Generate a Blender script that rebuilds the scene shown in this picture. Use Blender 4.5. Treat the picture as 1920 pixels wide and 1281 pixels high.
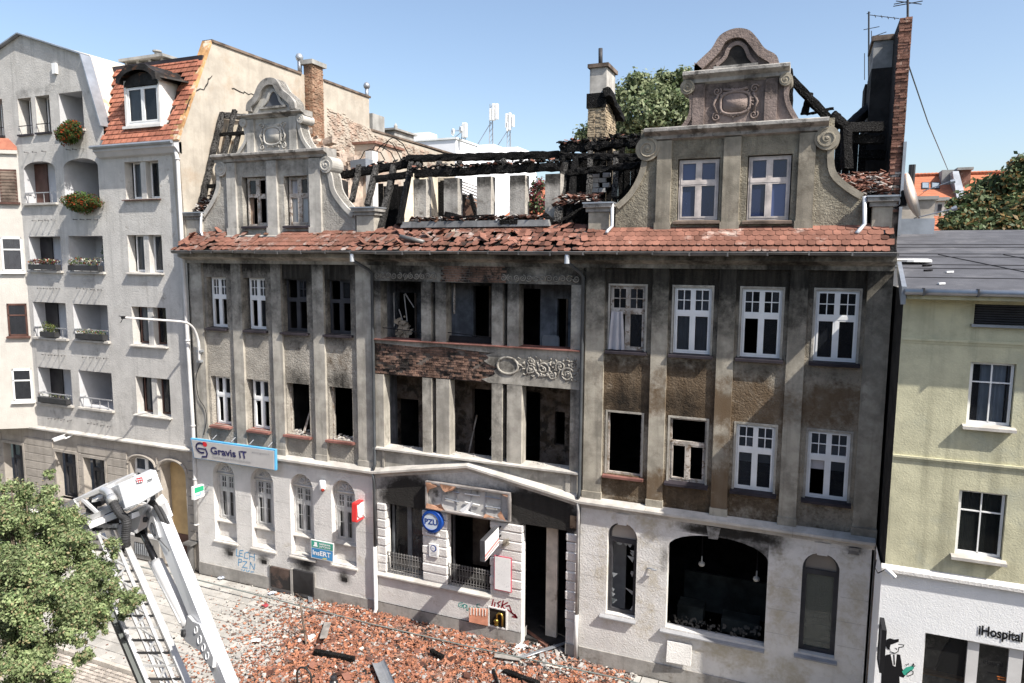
import bpy, math, random
import numpy as np
from mathutils import Vector, Matrix, Quaternion, noise as mnoise
random.seed(7); RNG=np.random.default_rng(7)
for o in list(bpy.data.objects): bpy.data.objects.remove(o)
SC=bpy.context.scene; COL=SC.collection
R=math.radians
# ---------------------------------------------------------------- camera, world, sun
F=1331.78
CAM=Vector((6.934,-21.0,12.882))
yaw,pit,rol=.393221535,.117449130,.00629731138
_right=Vector((math.cos(yaw),math.sin(yaw),0)); _fw=Vector((-math.sin(yaw),math.cos(yaw),0))
_f=_fw*math.cos(pit)+Vector((0,0,-math.sin(pit))); _u=_fw*math.sin(pit)+Vector((0,0,math.cos(pit)))
_r2=_right*math.cos(rol)+_u*math.sin(rol); _u2=-_right*math.sin(rol)+_u*math.cos(rol)
cd=bpy.data.cameras.new('camera'); cam=bpy.data.objects.new('camera',cd); COL.objects.link(cam)
cam.matrix_world=Matrix(((_r2.x,_u2.x,-_f.x,CAM.x),(_r2.y,_u2.y,-_f.y,CAM.y),(_r2.z,_u2.z,-_f.z,CAM.z),(0,0,0,1)))
cd.sensor_width=36; cd.lens=36*F/1920; cd.clip_end=3000; cd.clip_start=.1
SC.camera=cam
AZ,EL=R(70),R(48.5)       # sun: 70 deg to the right of the facade normal, 48.5 deg up
SUNTO=Vector((math.sin(AZ)*math.cos(EL),-math.cos(AZ)*math.cos(EL),math.sin(EL)))  # towards the sun
W=bpy.data.worlds.new('World'); SC.world=W; W.use_nodes=True
nt=W.node_tree; nt.nodes.clear()
sk=nt.nodes.new('ShaderNodeTexSky'); sk.sky_type='NISHITA'; sk.sun_disc=False
sk.sun_elevation=EL; sk.sun_rotation=math.atan2(SUNTO.x,SUNTO.y)
sk.altitude=100; sk.air_density=1.0; sk.dust_density=2.2; sk.ozone_density=.5
bg=nt.nodes.new('ShaderNodeBackground'); bg.inputs[1].default_value=.13
wo=nt.nodes.new('ShaderNodeOutputWorld')
nt.links.new(sk.outputs[0],bg.inputs[0]); nt.links.new(bg.outputs[0],wo.inputs[0])
sd=bpy.data.lights.new('sun','SUN'); sd.energy=5.0; sd.angle=R(.55); sd.color=(1,.955,.88)
so=bpy.data.objects.new('sun',sd); COL.objects.link(so)
so.rotation_euler=SUNTO.to_track_quat('Z','Y').to_euler(); so.location=(20,-20,40)
SC.view_settings.view_transform='Standard'; SC.view_settings.look='None'
SC.view_settings.exposure=.74; SC.view_settings.gamma=1; SC.view_settings.use_curve_mapping=False
SC.render.engine='CYCLES'
SC.cycles.max_bounces=6; SC.cycles.diffuse_bounces=3; SC.cycles.transparent_max_bounces=8
# ---------------------------------------------------------------- pixel helpers (survey of the photograph)
def ray(px,py): return _f+_r2*((px-960)/F)-_u2*((py-640.5)/F)
def atY(px,py,Y): d=ray(px,py); return CAM+d*((Y-CAM.y)/d.y)
def atZ(px,py,Z): d=ray(px,py); return CAM+d*((Z-CAM.z)/d.z)
def atX(px,py,X): d=ray(px,py); return CAM+d*((X-CAM.x)/d.x)
def atD(px,py,D): return CAM+ray(px,py)*D
def XZ(px,py,Y): p=atY(px,py,Y); return (p.x,p.z)
def zoomer(x0,y0,s): return lambda x,y:(x0+x/s,y0+y/s)
# ---------------------------------------------------------------- materials
MATS={}
def _n(nt,t,**k):
    n=nt.nodes.new(t)
    for a,b in k.items():
        if a.startswith('i_'): n.inputs[int(a[2:])].default_value=b
        else: setattr(n,a,b)
    return n
class NT:
    def __init__(s,m): s.t=m.node_tree
    def n(s,t,**k): return _n(s.t,t,**k)
    def l(s,a,b): s.t.links.new(a,b)
    def math(s,op,a,b=None,c=None,clamp=False):
        n=s.n('ShaderNodeMath',operation=op,use_clamp=clamp)
        for i,v in enumerate((a,b,c)):
            if v is None: continue
            if isinstance(v,(int,float)): n.inputs[i].default_value=v
            else: s.l(v,n.inputs[i])
        return n.outputs[0]
    def mix(s,f,a,b,blend='MIX'):
        n=s.n('ShaderNodeMix',data_type='RGBA',blend_type=blend)
        for sock,v in ((n.inputs[0],f),(n.inputs[6],a),(n.inputs[7],b)):
            if isinstance(v,(int,float)): sock.default_value=v
            elif isinstance(v,tuple): sock.default_value=(*v,1) if len(v)==3 else v
            else: s.l(v,sock)
        return n.outputs[2]
    def noise(s,vec,scale,detail=4,rough=.6,dist=0):
        n=s.n('ShaderNodeTexNoise'); n.inputs['Scale'].default_value=scale; n.inputs['Detail'].default_value=detail
        n.inputs['Roughness'].default_value=rough; n.inputs['Distortion'].default_value=dist
        if vec is not None: s.l(vec,n.inputs['Vector'])
        return n.outputs['Fac']
    def ramp(s,f,a,b,lo=0.,hi=1.):
        n=s.n('ShaderNodeMapRange',interpolation_type='SMOOTHSTEP'); n.inputs[1].default_value=a; n.inputs[2].default_value=b
        n.inputs[3].default_value=lo; n.inputs[4].default_value=hi; s.l(f,n.inputs[0]); return n.outputs[0]
    def scale(s,vec,v):
        n=s.n('ShaderNodeVectorMath',operation='MULTIPLY'); s.l(vec,n.inputs[0]); n.inputs[1].default_value=v; return n.outputs[0]
    def bump(s,h,strength,dist,nrm=None):
        n=s.n('ShaderNodeBump'); n.inputs['Strength'].default_value=strength; n.inputs['Distance'].default_value=dist
        s.l(h,n.inputs['Height'])
        if nrm is not None: s.l(nrm,n.inputs['Normal'])
        return n.outputs[0]
def mat(name,col,rough=.85,var=.18,vs=1.6,speck=.10,ss=60,bump=0.,bs=45,bd=.01,metal=0.,streak=0.,rnd=0.,
        soot=(.011,.010,.009),brown=(.125,.083,.048),pale=(.50,.48,.45),col2=None,c2scale=3.,c2=(.5,.62),spec=.14,obj=False,bump2=0,bs2=7,vor=0,local_dirt=True,samp=1.15):
    if name in MATS: return MATS[name]
    m=bpy.data.materials.new(name); m.use_nodes=True; MATS[name]=m
    t=NT(m); bs_=m.node_tree.nodes['Principled BSDF']
    if obj: P=t.n('ShaderNodeTexCoord').outputs['Object']
    else: P=t.n('ShaderNodeNewGeometry').outputs['Position']
    c=tuple(col)
    f=t.noise(P,vs,5,.62)
    lo=tuple(x*(1-var) for x in c); hi=tuple(min(1,x*(1+var)) for x in c)
    C=t.mix(t.ramp(f,.32,.68),lo,hi)
    if col2 is not None: C=t.mix(t.ramp(t.noise(P,c2scale,6,.65,.3),c2[0],c2[1]),C,tuple(col2))
    if streak:
        sf=t.noise(t.scale(P,(4.,4.,.22)),1.0,4,.6)
        C=t.mix(t.math('MULTIPLY',t.ramp(sf,.48,.72),streak),C,tuple(x*.42 for x in c))
    if rnd:
        oi=t.n('ShaderNodeObjectInfo').outputs['Random']
        k=t.math('MULTIPLY_ADD',oi,2*rnd,1-rnd)
        mm=t.n('ShaderNodeMix',data_type='RGBA',blend_type='MULTIPLY'); mm.inputs[0].default_value=1
        t.l(C,mm.inputs[6]); cc=t.n('ShaderNodeCombineColor'); 
        for i in range(3): t.l(k,cc.inputs[i])
        t.l(cc.outputs[0],mm.inputs[7]); C=mm.outputs[2]
    if speck:
        sp=t.noise(P,ss,2,.7)
        C=t.mix(t.math('MULTIPLY',t.ramp(sp,.55,.75),speck*2.2),C,tuple(x*.45 for x in c))
    if local_dirt:
        a=t.n('ShaderNodeAttribute',attribute_name='dirt'); sep=t.n('ShaderNodeSeparateColor'); t.l(a.outputs['Color'],sep.inputs[0])
        nb=t.noise(P,2.3,6,.62,.4); nf=t.noise(P,11.,5,.65)
        def msk(ch,amp,a0,b0):
            v=t.math('MULTIPLY_ADD',t.math('SUBTRACT',nb,.5),amp,sep.outputs[ch]); v=t.math('MULTIPLY_ADD',t.math('SUBTRACT',nf,.5),amp*.5,v)
            return t.ramp(v,a0,b0)
        gate=lambda ch: t.ramp(sep.outputs[ch],.0,.12)
        ns=t.noise(t.scale(P,(5.,5.,.5)),1.,4,.6); vary=t.ramp(ns,.3,.7,.99 if samp<1 else .86,1.)
        C=t.mix(t.math('MULTIPLY',t.math('MULTIPLY',msk(2,.9,.3,.62),gate(2)),.85),C,tuple(pale))
        C=t.mix(t.math('MULTIPLY',t.math('MULTIPLY',msk(1,1.5,.15,.85),gate(1)),t.math('MULTIPLY',vary,.95)),C,tuple(brown))
        C=t.mix(t.math('MULTIPLY',t.math('MULTIPLY',msk(0,samp,.02,1.05),gate(0)),t.math('MULTIPLY',vary,.98)),C,tuple(soot))
    t.l(C,bs_.inputs['Base Color'])
    bs_.inputs['Roughness'].default_value=rough; bs_.inputs['Metallic'].default_value=metal
    bs_.inputs['Specular IOR Level'].default_value=spec
    nrm=None
    if vor:
        v=t.n('ShaderNodeTexVoronoi',feature='DISTANCE_TO_EDGE'); v.inputs['Scale'].default_value=vor; t.l(P,v.inputs['Vector'])
        nrm=t.bump(t.ramp(v.outputs['Distance'],0,.25),1.,.02)
    if bump2: nrm=t.bump(t.noise(P,bs2,4,.6),bump2,.03,nrm)
    if bump: nrm=t.bump(t.noise(P,bs,3,.65),bump,bd,nrm)
    if nrm is not None: t.l(nrm,bs_.inputs['Normal'])
    return m
def glass(name,tint=(.02,.022,.025),alpha=.55,rough=.03,spec=.5):
    "pane: see-through glass with real reflection"
    if name in MATS: return MATS[name]
    m=bpy.data.materials.new(name); m.use_nodes=True; MATS[name]=m; t=NT(m); nt=m.node_tree
    out=nt.nodes['Material Output']; bs_=nt.nodes['Principled BSDF']
    oi=t.n('ShaderNodeObjectInfo').outputs['Random']; t.l(t.mix(t.math('POWER',oi,2.2),tuple(tint),tuple(min(1,x*3.2+.035) for x in tint)),bs_.inputs['Base Color']); bs_.inputs['Roughness'].default_value=rough; bs_.inputs['Specular IOR Level'].default_value=spec
    tr=t.n('ShaderNodeBsdfTransparent'); tr.inputs[0].default_value=(.85,.9,.92,1)
    mx=t.n('ShaderNodeMixShader'); fr=t.n('ShaderNodeFresnel'); fr.inputs[0].default_value=1.5
    t.l(t.math('MAXIMUM',fr.outputs[0],alpha),mx.inputs[0]); t.l(tr.outputs[0],mx.inputs[1]); t.l(bs_.outputs[0],mx.inputs[2]); t.l(mx.outputs[0],out.inputs[0])
    return m
# ---------------------------------------------------------------- objects
def link(o,parent=None):
    COL.objects.link(o)
    if parent is not None: o.parent=parent
    return o
def tag(o,label=None,cat=None,group=None,kind=None):
    if label: o['label']=label
    if cat: o['category']=cat
    if group: o['group']=group
    if kind: o['kind']=kind
    return o
def thing(name,label,cat,loc=(0,0,0),group=None):
    o=bpy.data.objects.new(name,None); o.location=loc; o.empty_display_size=.3; COL.objects.link(o)
    return tag(o,label,cat,group)
def wloc(o):
    v=Vector((0,0,0))
    while o is not None: v=v+Vector(o.location); o=o.parent
    return v
def curl(name): return name
class MB:
    "mesh builder in world coordinates"
    def __init__(s): s.v=[]; s.f=[]; s.mi=[]; s.d={}; s.cur=0
    def vert(s,p,d=None):
        s.v.append(tuple(p)); i=len(s.v)-1
        if d is not None: s.d[i]=d
        return i
    def face(s,*ps,d=None):
        s.f.append([s.vert(p,d) for p in ps]); s.mi.append(s.cur); return s
    def box(s,x0,x1,y0,y1,z0,z1,skip=''):
        P=[(x0,y0,z0),(x1,y0,z0),(x1,y1,z0),(x0,y1,z0),(x0,y0,z1),(x1,y0,z1),(x1,y1,z1),(x0,y1,z1)]
        b=len(s.v); s.v+=P
        for k,f in (('b',(3,2,1,0)),('t',(4,5,6,7)),('f',(0,1,5,4)),('r',(1,2,6,5)),('k',(2,3,7,6)),('l',(3,0,4,7))):
            if k not in skip: s.f.append([b+i for i in f]); s.mi.append(s.cur)
        return s
    def hexa(s,P):
        b=len(s.v); s.v+=[tuple(p) for p in P]
        for f in ((3,2,1,0),(4,5,6,7),(0,1,5,4),(1,2,6,5),(2,3,7,6),(3,0,4,7)): s.f.append([b+i for i in f]); s.mi.append(s.cur)
        return s
    def obox(s,c,ax,ay,az):
        c=Vector(c); ax,ay,az=Vector(ax)/2,Vector(ay)/2,Vector(az)/2
        return s.hexa([c-ax-ay-az,c+ax-ay-az,c+ax+ay-az,c-ax+ay-az,c-ax-ay+az,c+ax-ay+az,c+ax+ay+az,c-ax+ay+az])
    def beam(s,p0,p1,w,h=None,up=(0,0,1),n=1,jit=0.,taper=1.):
        "square bar from p0 to p1; jit roughens it"
        h=h or w; p0,p1=Vector(p0),Vector(p1); d=(p1-p0); L=d.length; d=d/L
        u=Vector(up); sd=d.cross(u)
        if sd.length<1e-4: sd=d.cross(Vector((1,0,0)))
        sd.normalize(); u=sd.cross(d)
        b=len(s.v); k=4 if not jit else 8
        for i in range(n+1):
            t=i/n; tp=1+(taper-1)*t; c=p0+d*L*t
            for j in range(k):
                if k==4: a,bb=((-1,-1),(1,-1),(1,1),(-1,1))[j]
                else: a,bb=((-1,-.9),(0,-1.05),(1,-.9),(1.05,0),(1,.9),(0,1.05),(-1,.9),(-1.05,0))[j]
                q=c+sd*(a*w/2*tp)+u*(bb*h/2*tp)
                if jit: q=q+Vector((random.uniform(-1,1),random.uniform(-1,1),random.uniform(-1,1)))*jit
                s.v.append(tuple(q))
        for i in range(n):
            for j in range(k):
                a=b+i*k+j; c_=b+i*k+(j+1)%k; s.f.append([a,c_,c_+k,a+k]); s.mi.append(s.cur)
        s.f.append([b+j for j in range(k)][::-1]); s.f.append([b+n*k+j for j in range(k)]); s.mi+=[s.cur]*2
        return s
    def tube(s,path,r,k=8,cap=True,rs=None,closed=False):
        path=[Vector(p) for p in path]; n=len(path); b=len(s.v); prev=None
        for i,p in enumerate(path):
            if closed: d=path[(i+1)%n]-path[i-1]
            else: d=path[min(i+1,n-1)]-path[max(i-1,0)]
            d.normalize()
            if prev is None:
                a=d.cross(Vector((0,0,1)))
                if a.length<1e-3: a=d.cross(Vector((0,1,0)))
            else: a=prev-d*prev.dot(d)
            a.normalize(); prev=a; bb=d.cross(a); rr=rs[i] if rs else r
            for j in range(k):
                t=2*math.pi*j/k; s.v.append(tuple(p+a*(rr*math.cos(t))+bb*(rr*math.sin(t))))
        m=n if closed else n-1
        for i in range(m):
            for j in range(k):
                i2=(i+1)%n
                s.f.append([b+i*k+j,b+i*k+(j+1)%k,b+i2*k+(j+1)%k,b+i2*k+j]); s.mi.append(s.cur)
        if cap and not closed: s.f.append([b+j for j in range(k)][::-1]); s.f.append([b+(n-1)*k+j for j in range(k)]); s.mi+=[s.cur]*2
        return s
    def lathe(s,prof,c,k=16,axis=(0,0,1),cap=True):
        "prof: (r,h) along axis from c"
        c=Vector(c); ax=Vector(axis).normalized(); a=ax.cross(Vector((1,0,0)))
        if a.length<.2: a=ax.cross(Vector((0,1,0)))
        a.normalize(); bb=ax.cross(a); b=len(s.v)
        for r,h in prof:
            for j in range(k):
                t=2*math.pi*j/k; s.v.append(tuple(c+ax*h+a*(r*math.cos(t))+bb*(r*math.sin(t))))
        for i in range(len(prof)-1):
            for j in range(k): s.f.append([b+i*k+j,b+i*k+(j+1)%k,b+(i+1)*k+(j+1)%k,b+(i+1)*k+j]); s.mi.append(s.cur)
        if cap: s.f.append([b+j for j in range(k)][::-1]); s.f.append([b+(len(prof)-1)*k+j for j in range(k)]); s.mi+=[s.cur]*2
        return s
    def prism(s,outl,y0,y1,d=None,caps='fb'):
        "XZ outline (counter-clockwise seen from -Y) pulled from y0 (front) to y1 (back)"
        n=len(outl); A=[(x,y0,z) for x,z in outl]; B=[(x,y1,z) for x,z in outl]
        if 'f' in caps: s.f.append([s.vert(p,d) for p in A]); s.mi.append(s.cur)
        if 'b' in caps: s.f.append([s.vert(p,d) for p in B][::-1]); s.mi.append(s.cur)
        for i in range(n):
            j=(i+1)%n; s.face(A[j],A[i],B[i],B[j],d=d)
        return s
    def xprism(s,prof,x0,x1):
        "YZ profile pulled along X"
        A=[(x0,y,z) for y,z in prof]; B=[(x1,y,z) for y,z in prof]; n=len(prof)
        s.face(*A); s.face(*B[::-1])
        for i in range(n):
            j=(i+1)%n; s.face(A[j],A[i],B[i],B[j])
        return s
    def sheet(s,outl,y):
        s.face(*[(x,y,z) for x,z in outl]); return s
    def build(s,name,m,parent=None,smooth=False,label=None,cat=None,group=None,kind=None,recalc=True,bevel=0):
        me=bpy.data.meshes.new(name); off=wloc(parent) if parent is not None else Vector((0,0,0))
        V=np.array(s.v,dtype=np.float32).reshape(-1,3)-np.array(off,dtype=np.float32)
        me.from_pydata(V.tolist(),[],s.f)
        for mm in (m if isinstance(m,(list,tuple)) else [m]): me.materials.append(mm)
        if any(s.mi): me.polygons.foreach_set('material_index',s.mi)
        if s.d:
            a=me.color_attributes.new('dirt','FLOAT_COLOR','POINT'); arr=np.zeros((len(s.v),4),np.float32); arr[:,3]=1
            for i,dv in s.d.items(): arr[i,:3]=dv
            a.data.foreach_set('color',arr.ravel())
        if recalc:
            import bmesh
            bm=bmesh.new(); bm.from_mesh(me)
            if not s.d or len(s.v)<60000: bmesh.ops.remove_doubles(bm,verts=bm.verts,dist=1e-5)
            bmesh.ops.recalc_face_normals(bm,faces=bm.faces)
            if bevel: bmesh.ops.bevel(bm,geom=[e for e in bm.edges if e.is_manifold and e.calc_face_angle(0)>.5],offset=bevel,segments=1,affect='EDGES',clamp_overlap=True)
            bm.to_mesh(me); bm.free()
        if smooth: me.polygons.foreach_set('use_smooth',[True]*len(me.polygons))
        me.update()
        o=bpy.data.objects.new(name,me); link(o,parent)
        return tag(o,label,cat,group,kind)
def put(name,me,parent,loc,rot=(0,0,0),scale=None):
    "another object on a shared mesh"
    o=bpy.data.objects.new(name,me); o.location=Vector(loc)-(wloc(parent) if parent is not None else Vector()); o.rotation_euler=rot
    if scale: o.scale=scale
    return link(o,parent)
def dup(root,loc,label=None,group=None):
    def cp(o,par):
        c=o.copy(); COL.objects.link(c); 
        if par is not None: c.parent=par
        for ch in list(o.children): cp(ch,c)
        return c
    r=cp(root,None); r.location=loc
    return tag(r,label,None,group)
def textmesh(txt,size=1,bold=0.,ext=0.,align='LEFT',spacing=1.):
    cu=bpy.data.curves.new('lettering','FONT'); cu.body=txt; cu.size=size; cu.extrude=ext; cu.offset=bold; cu.align_x=align; cu.space_character=spacing; cu.resolution_u=3
    o=bpy.data.objects.new('lettering',cu); COL.objects.link(o)
    bpy.context.view_layer.update()
    me=bpy.data.meshes.new_from_object(o.evaluated_get(bpy.context.evaluated_depsgraph_get()))
    bpy.data.objects.remove(o); return me
def lettering(txt,m,parent,o3,ux,uz,height,width=None,ext=.003,bold=0.,name='lettering'):
    "flat letters on a plane: o3 = lower-left corner, ux along the line, uz up"
    me=textmesh(txt,1.0,bold,0); V=np.empty(len(me.vertices)*3,np.float32); me.vertices.foreach_get('co',V); V=V.reshape(-1,3)
    x0,y0=V[:,0].min(),V[:,1].min(); w=V[:,0].max()-x0; h=V[:,1].max()-y0
    sx=(width/w) if width else height/h; sy=height/h
    ux=np.array(Vector(ux).normalized()); uz=np.array(Vector(uz).normalized()); nn=np.cross(ux,uz)
    off=np.array(wloc(parent)) if parent is not None else 0
    Q=np.array(o3)+np.outer((V[:,0]-x0)*sx,ux)+np.outer((V[:,1]-y0)*sy,uz)+nn*ext-off
    me.vertices.foreach_set('co',Q.astype(np.float32).ravel()); me.materials.clear(); me.materials.append(m); me.update(); me.name=name
    o=bpy.data.objects.new(name,me); return link(o,parent)
def strokes(lines,m,parent,r=.012,name='graffiti',flat=True,off=.006,nrm=(0,-1,0)):
    "painted strokes: each line a list of 3d points; thin flat ribbon"
    mb=MB(); n=Vector(nrm)
    for L in lines:
        L=[Vector(p)+n*off for p in L]
        for a,b in zip(L,L[1:]):
            d=(b-a)
            if d.length<1e-5: continue
            d.normalize(); s=d.cross(n)*r; e=d*r*.6
            mb.face(a-s-e,b-s+e,b+s+e,a+s-e)
    return mb.build(name,m,parent,recalc=False)
# ---------------------------------------------------------------- walls on a grid
def clip(poly,x0,x1,z0,z1):
    for ax,lim,sg in ((0,x0,1),(0,x1,-1),(1,z0,1),(1,z1,-1)):
        out=[]; n=len(poly)
        for i in range(n):
            a,b=poly[i],poly[(i+1)%n]; fa=(a[ax]-lim)*sg; fb=(b[ax]-lim)*sg
            if fa>=-1e-9: out.append(a)
            if (fa>1e-9 and fb<-1e-9) or (fa<-1e-9 and fb>1e-9):
                t=fa/(fa-fb); out.append((a[0]+(b[0]-a[0])*t,a[1]+(b[1]-a[1])*t))
        poly=out
        if len(poly)<3: return []
    return poly
def inside(x,z,poly):
    c=False; n=len(poly); j=n-1
    for i in range(n):
        xi,zi=poly[i]; xj,zj=poly[j]
        if (zi>z)!=(zj>z) and x<(xj-xi)*(z-zi)/(zj-zi)+xi: c=not c
        j=i
    return c
def arch_pts(xa,xb,zs,zt,n=12):
    "points of the arch from right springing over the crown to the left springing"
    cx=(xa+xb)/2; rx=(xb-xa)/2; rz=zt-zs
    return [(cx+rx*math.cos(math.pi*i/n),zs+rz*math.sin(math.pi*i/n)) for i in range(n+1)]
def wall(mb,x0,x1,z0,z1,y,ops=(),step=.14,rd=.25,dirt=None,outline=None,thick=None,jit=0.):
    """front face of a wall (normal -Y) as a grid with openings; ops: (xa,xb,za,zb[,spring z[,depth]])"""
    def lin(a,b,cuts):
        L=sorted({round(a,4),round(b,4),*[round(c,4) for c in cuts if a<c<b]}); out=[]
        for p,q in zip(L,L[1:]):
            n=max(1,int(math.ceil((q-p)/step))); out+=[p+(q-p)*i/n for i in range(n)]
        return out+[L[-1]]
    xs=lin(x0,x1,[c for o in ops for c in o[:2]]); zs=lin(z0,z1,[c for o in ops for c in o[2:4]])
    D=(lambda x,z: tuple(dirt(x,z))) if dirt else (lambda x,z: None)
    idx={}
    def V(x,z):
        k=(round(x,4),round(z,4))
        if k not in idx: idx[k]=mb.vert((x,y,z),D(x,z))
        return idx[k]
    def hole(x,z): return any(o[0]<x<o[1] and o[2]<z<o[3] for o in ops)
    for i in range(len(xs)-1):
        for j in range(len(zs)-1):
            a,b,c,d=xs[i],xs[i+1],zs[j],zs[j+1]
            if hole((a+b)/2,(c+d)/2): continue
            cell=[(a,c),(b,c),(b,d),(a,d)]
            if outline is not None:
                ins=[inside(p[0],p[1],outline) for p in cell]
                near=not (all(ins) or not any(ins)) or any(a<=q[0]<=b and c<=q[1]<=d for q in outline)
                if near or (not any(ins)):
                    cell=clip(outline,a,b,c,d)
                    if len(cell)<3: continue
                    ar=sum(cell[k][0]*cell[(k+1)%len(cell)][1]-cell[(k+1)%len(cell)][0]*cell[k][1] for k in range(len(cell)))
                    if abs(ar)<1e-7: continue
            f=[V(*p) for p in cell]; g=[]
            for q in f:
                if q not in g: g.append(q)
            if len(g)>2: mb.f.append(g); mb.mi.append(mb.cur)
    for o in ops:
        xa,xb,za,zb=o[:4]; sp=o[4] if len(o)>4 and o[4] else None; dp=o[5] if len(o)>5 else rd
        if sp is None: loop=[(xa,za),(xb,za),(xb,zb),(xa,zb)]
        else:
            A=arch_pts(xa,xb,sp,zb); loop=[(xa,za),(xb,za)]+A
            m=len(A)//2
            for corner,seg in (((xb,zb),A[:m+1]),((xa,zb),A[m:])):
                for p,q in zip(seg,seg[1:]): mb.face((corner[0],y,corner[1]),(q[0],y,q[1]),(p[0],y,p[1]),d=D(*corner))
        n=len(loop)
        if dp:
            for i in range(n):
                p,q=loop[i],loop[(i+1)%n]
                m_=max(1,int(math.hypot(p[0]-q[0],p[1]-q[1])/.3))
                for k in range(m_):
                    u=(p[0]+(q[0]-p[0])*k/m_,p[1]+(q[1]-p[1])*k/m_); w=(p[0]+(q[0]-p[0])*(k+1)/m_,p[1]+(q[1]-p[1])*(k+1)/m_)
                    du,dw=D(*u),D(*w)
                    mb.f.append([mb.vert((u[0],y,u[1]),du),mb.vert((w[0],y,w[1]),dw),mb.vert((w[0],y+dp,w[1]),dw),mb.vert((u[0],y+dp,u[1]),du)]); mb.mi.append(mb.cur)
    if outline is not None and thick:
        n=len(outline)
        for i in range(n):
            p,q=outline[i],outline[(i+1)%n]; mb.face((p[0],y,p[1]),(p[0],y+thick,p[1]),(q[0],y+thick,q[1]),(q[0],y,q[1]),d=D(*p))
        mb.f.append([mb.vert((p[0],y+thick,p[1]),D(*p)) for p in outline][::-1]); mb.mi.append(mb.cur)
    return mb
# ================================================================ burnt tenement
ZC=zoomer(680,440,2.784);ZG=zoomer(680,840,2.905);ZR=zoomer(1060,900,3.2);ZL=zoomer(340,820,3.2025);ZB=zoomer(320,460,3.05);ZW=zoomer(1080,420,2.171)
ZLg=zoomer(320,60,3.05);ZRg=zoomer(1070,30,2.978);ZRr=zoomer(1440,0,2.785);ZM=zoomer(660,160,3.31)
rough_r=mat('roughcast_right',(.31,.275,.22),bump=1.,bs=16,bd=.05,bump2=.5,bs2=30,streak=.25,speck=.14)
rough_l=mat('roughcast_left',(.37,.34,.295),bump=1.,bs=15,bd=.05,bump2=.5,bs2=30,streak=.25,speck=.12)
smooth_r=mat('render_right',(.335,.305,.25),bump=.5,bs=40,bd=.02,streak=.5,var=.3,col2=(.22,.195,.16),c2scale=1.3,c2=(.54,.7))
smooth_l=mat('render_left',(.375,.35,.305),bump=.5,bs=40,bd=.02,streak=.5,var=.26,col2=(.26,.24,.21),c2scale=1.3,c2=(.54,.7))
white_w=mat('white_painted_render',(.63,.61,.585),samp=.8,bump=.7,bs=22,bd=.03,streak=.12,var=.07,speck=.05,brown=(.44,.39,.30))
plinth_m=mat('plinth_render',(.30,.285,.265),bump=.4,bs=30,bd=.02,streak=.3)
stone_top=mat('ledge_top',(.45,.425,.39),bump=.4,bs=30,var=.2,streak=.2)
zinc=mat('zinc_sheet',(.36,.38,.41),rough=.42,metal=.6,var=.15,speck=.05)
gutter_m=mat('gutter_zinc',(.17,.165,.16),rough=.5,metal=.4,var=.25,streak=.3)
charred=mat('charred_timber',(.009,.0085,.0085),rough=.8,var=.5,vor=16,bump=1.,bs=22,bd=.04,col2=(.07,.068,.066),c2scale=22.,c2=(.57,.68),spec=.12)
soot_shade=mat('soot_shade_wall',(.03,.028,.027),var=.45,bump=.4,bs=12,bd=.03)
soot_grey=mat('sooty_loggia_wall',(.20,.205,.22),var=.4,streak=.8,bump=.5,bs=25,bd=.02,speck=.2)
frame_w=mat('white_window_paint',(.78,.78,.77),rough=.45,var=.06,speck=.02,spec=.4)
frame_d=mat('scorched_window_wood',(.13,.10,.08),rough=.7,var=.5,bump=.5,bs=40)
frame_g=mat('sooted_white_paint',(.42,.38,.34),rough=.6,var=.4,c2scale=9.,col2=(.2,.15,.11))
frame_k=mat('dark_window_frame',(.05,.05,.055),rough=.5,var=.2)
sill_m=mat('dark_sill',(.035,.03,.035),rough=.5,var=.3)
sill_r=mat('red_sill',(.19,.09,.075),rough=.6,var=.4)
pane_g=glass('pane_glass',(.012,.014,.018),.55)
pane_b=glass('blue_pane',(.018,.028,.075),.8,.05,.6)  # glass colour itself tinted blue
curt=mat('net_curtain',(.72,.72,.75),var=.1,speck=0)
curt_g=mat('grey_curtain',(.45,.44,.46),var=.12,speck=0)
brick_m=mat('old_brick',(.19,.10,.075),var=.35,rnd=.35,bump=.8,bs=40,bd=.015,col2=(.33,.25,.2),c2scale=6.,c2=(.56,.7))
brick_s=mat('sooted_brick',(.19,.118,.088),var=.45,bump=.9,bs=30,bd=.02,col2=(.035,.03,.028),c2scale=2.6,c2=(.48,.62))
mortar=mat('mortar',(.30,.27,.24),var=.25,bump=.8,bs=30,bd=.02)
mortar_s=mat('sooted_mortar',(.17,.14,.12),var=.4,bump=.8,bs=30,bd=.02,col2=(.04,.035,.03),c2scale=2.6,c2=(.46,.6))
tile_m=mat('clay_tile',(.195,.092,.067),rough=.75,var=.22,rnd=.26,bump=.4,bs=60,bd=.005,col2=(.40,.32,.28),c2scale=1.1,c2=(.57,.72))
tile_b=mat('burnt_clay_tile',(.155,.072,.053),rough=.8,var=.35,rnd=.5,bump=.4,bs=50,bd=.006,col2=(.06,.045,.04),c2scale=5.,c2=(.5,.62))
ornament=mat('stucco_ornament',(.30,.28,.245),bump=.5,bs=40,streak=.3,col2=(.10,.09,.08),c2scale=5.,c2=(.5,.65))
ash_t=mat('ashy_charred_timber',(.075,.072,.069),rough=.85,var=.4,vor=14,bump=1.,bs=22,bd=.04,col2=(.008,.008,.008),c2scale=18.,c2=(.5,.56),spec=.08)
iron_d=mat('dusty_iron',(.17,.165,.16),rough=.6,metal=.2,var=.3)
frame_iron=mat('black_iron',(.022,.022,.024),rough=.5,metal=.3,var=.2)

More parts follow.
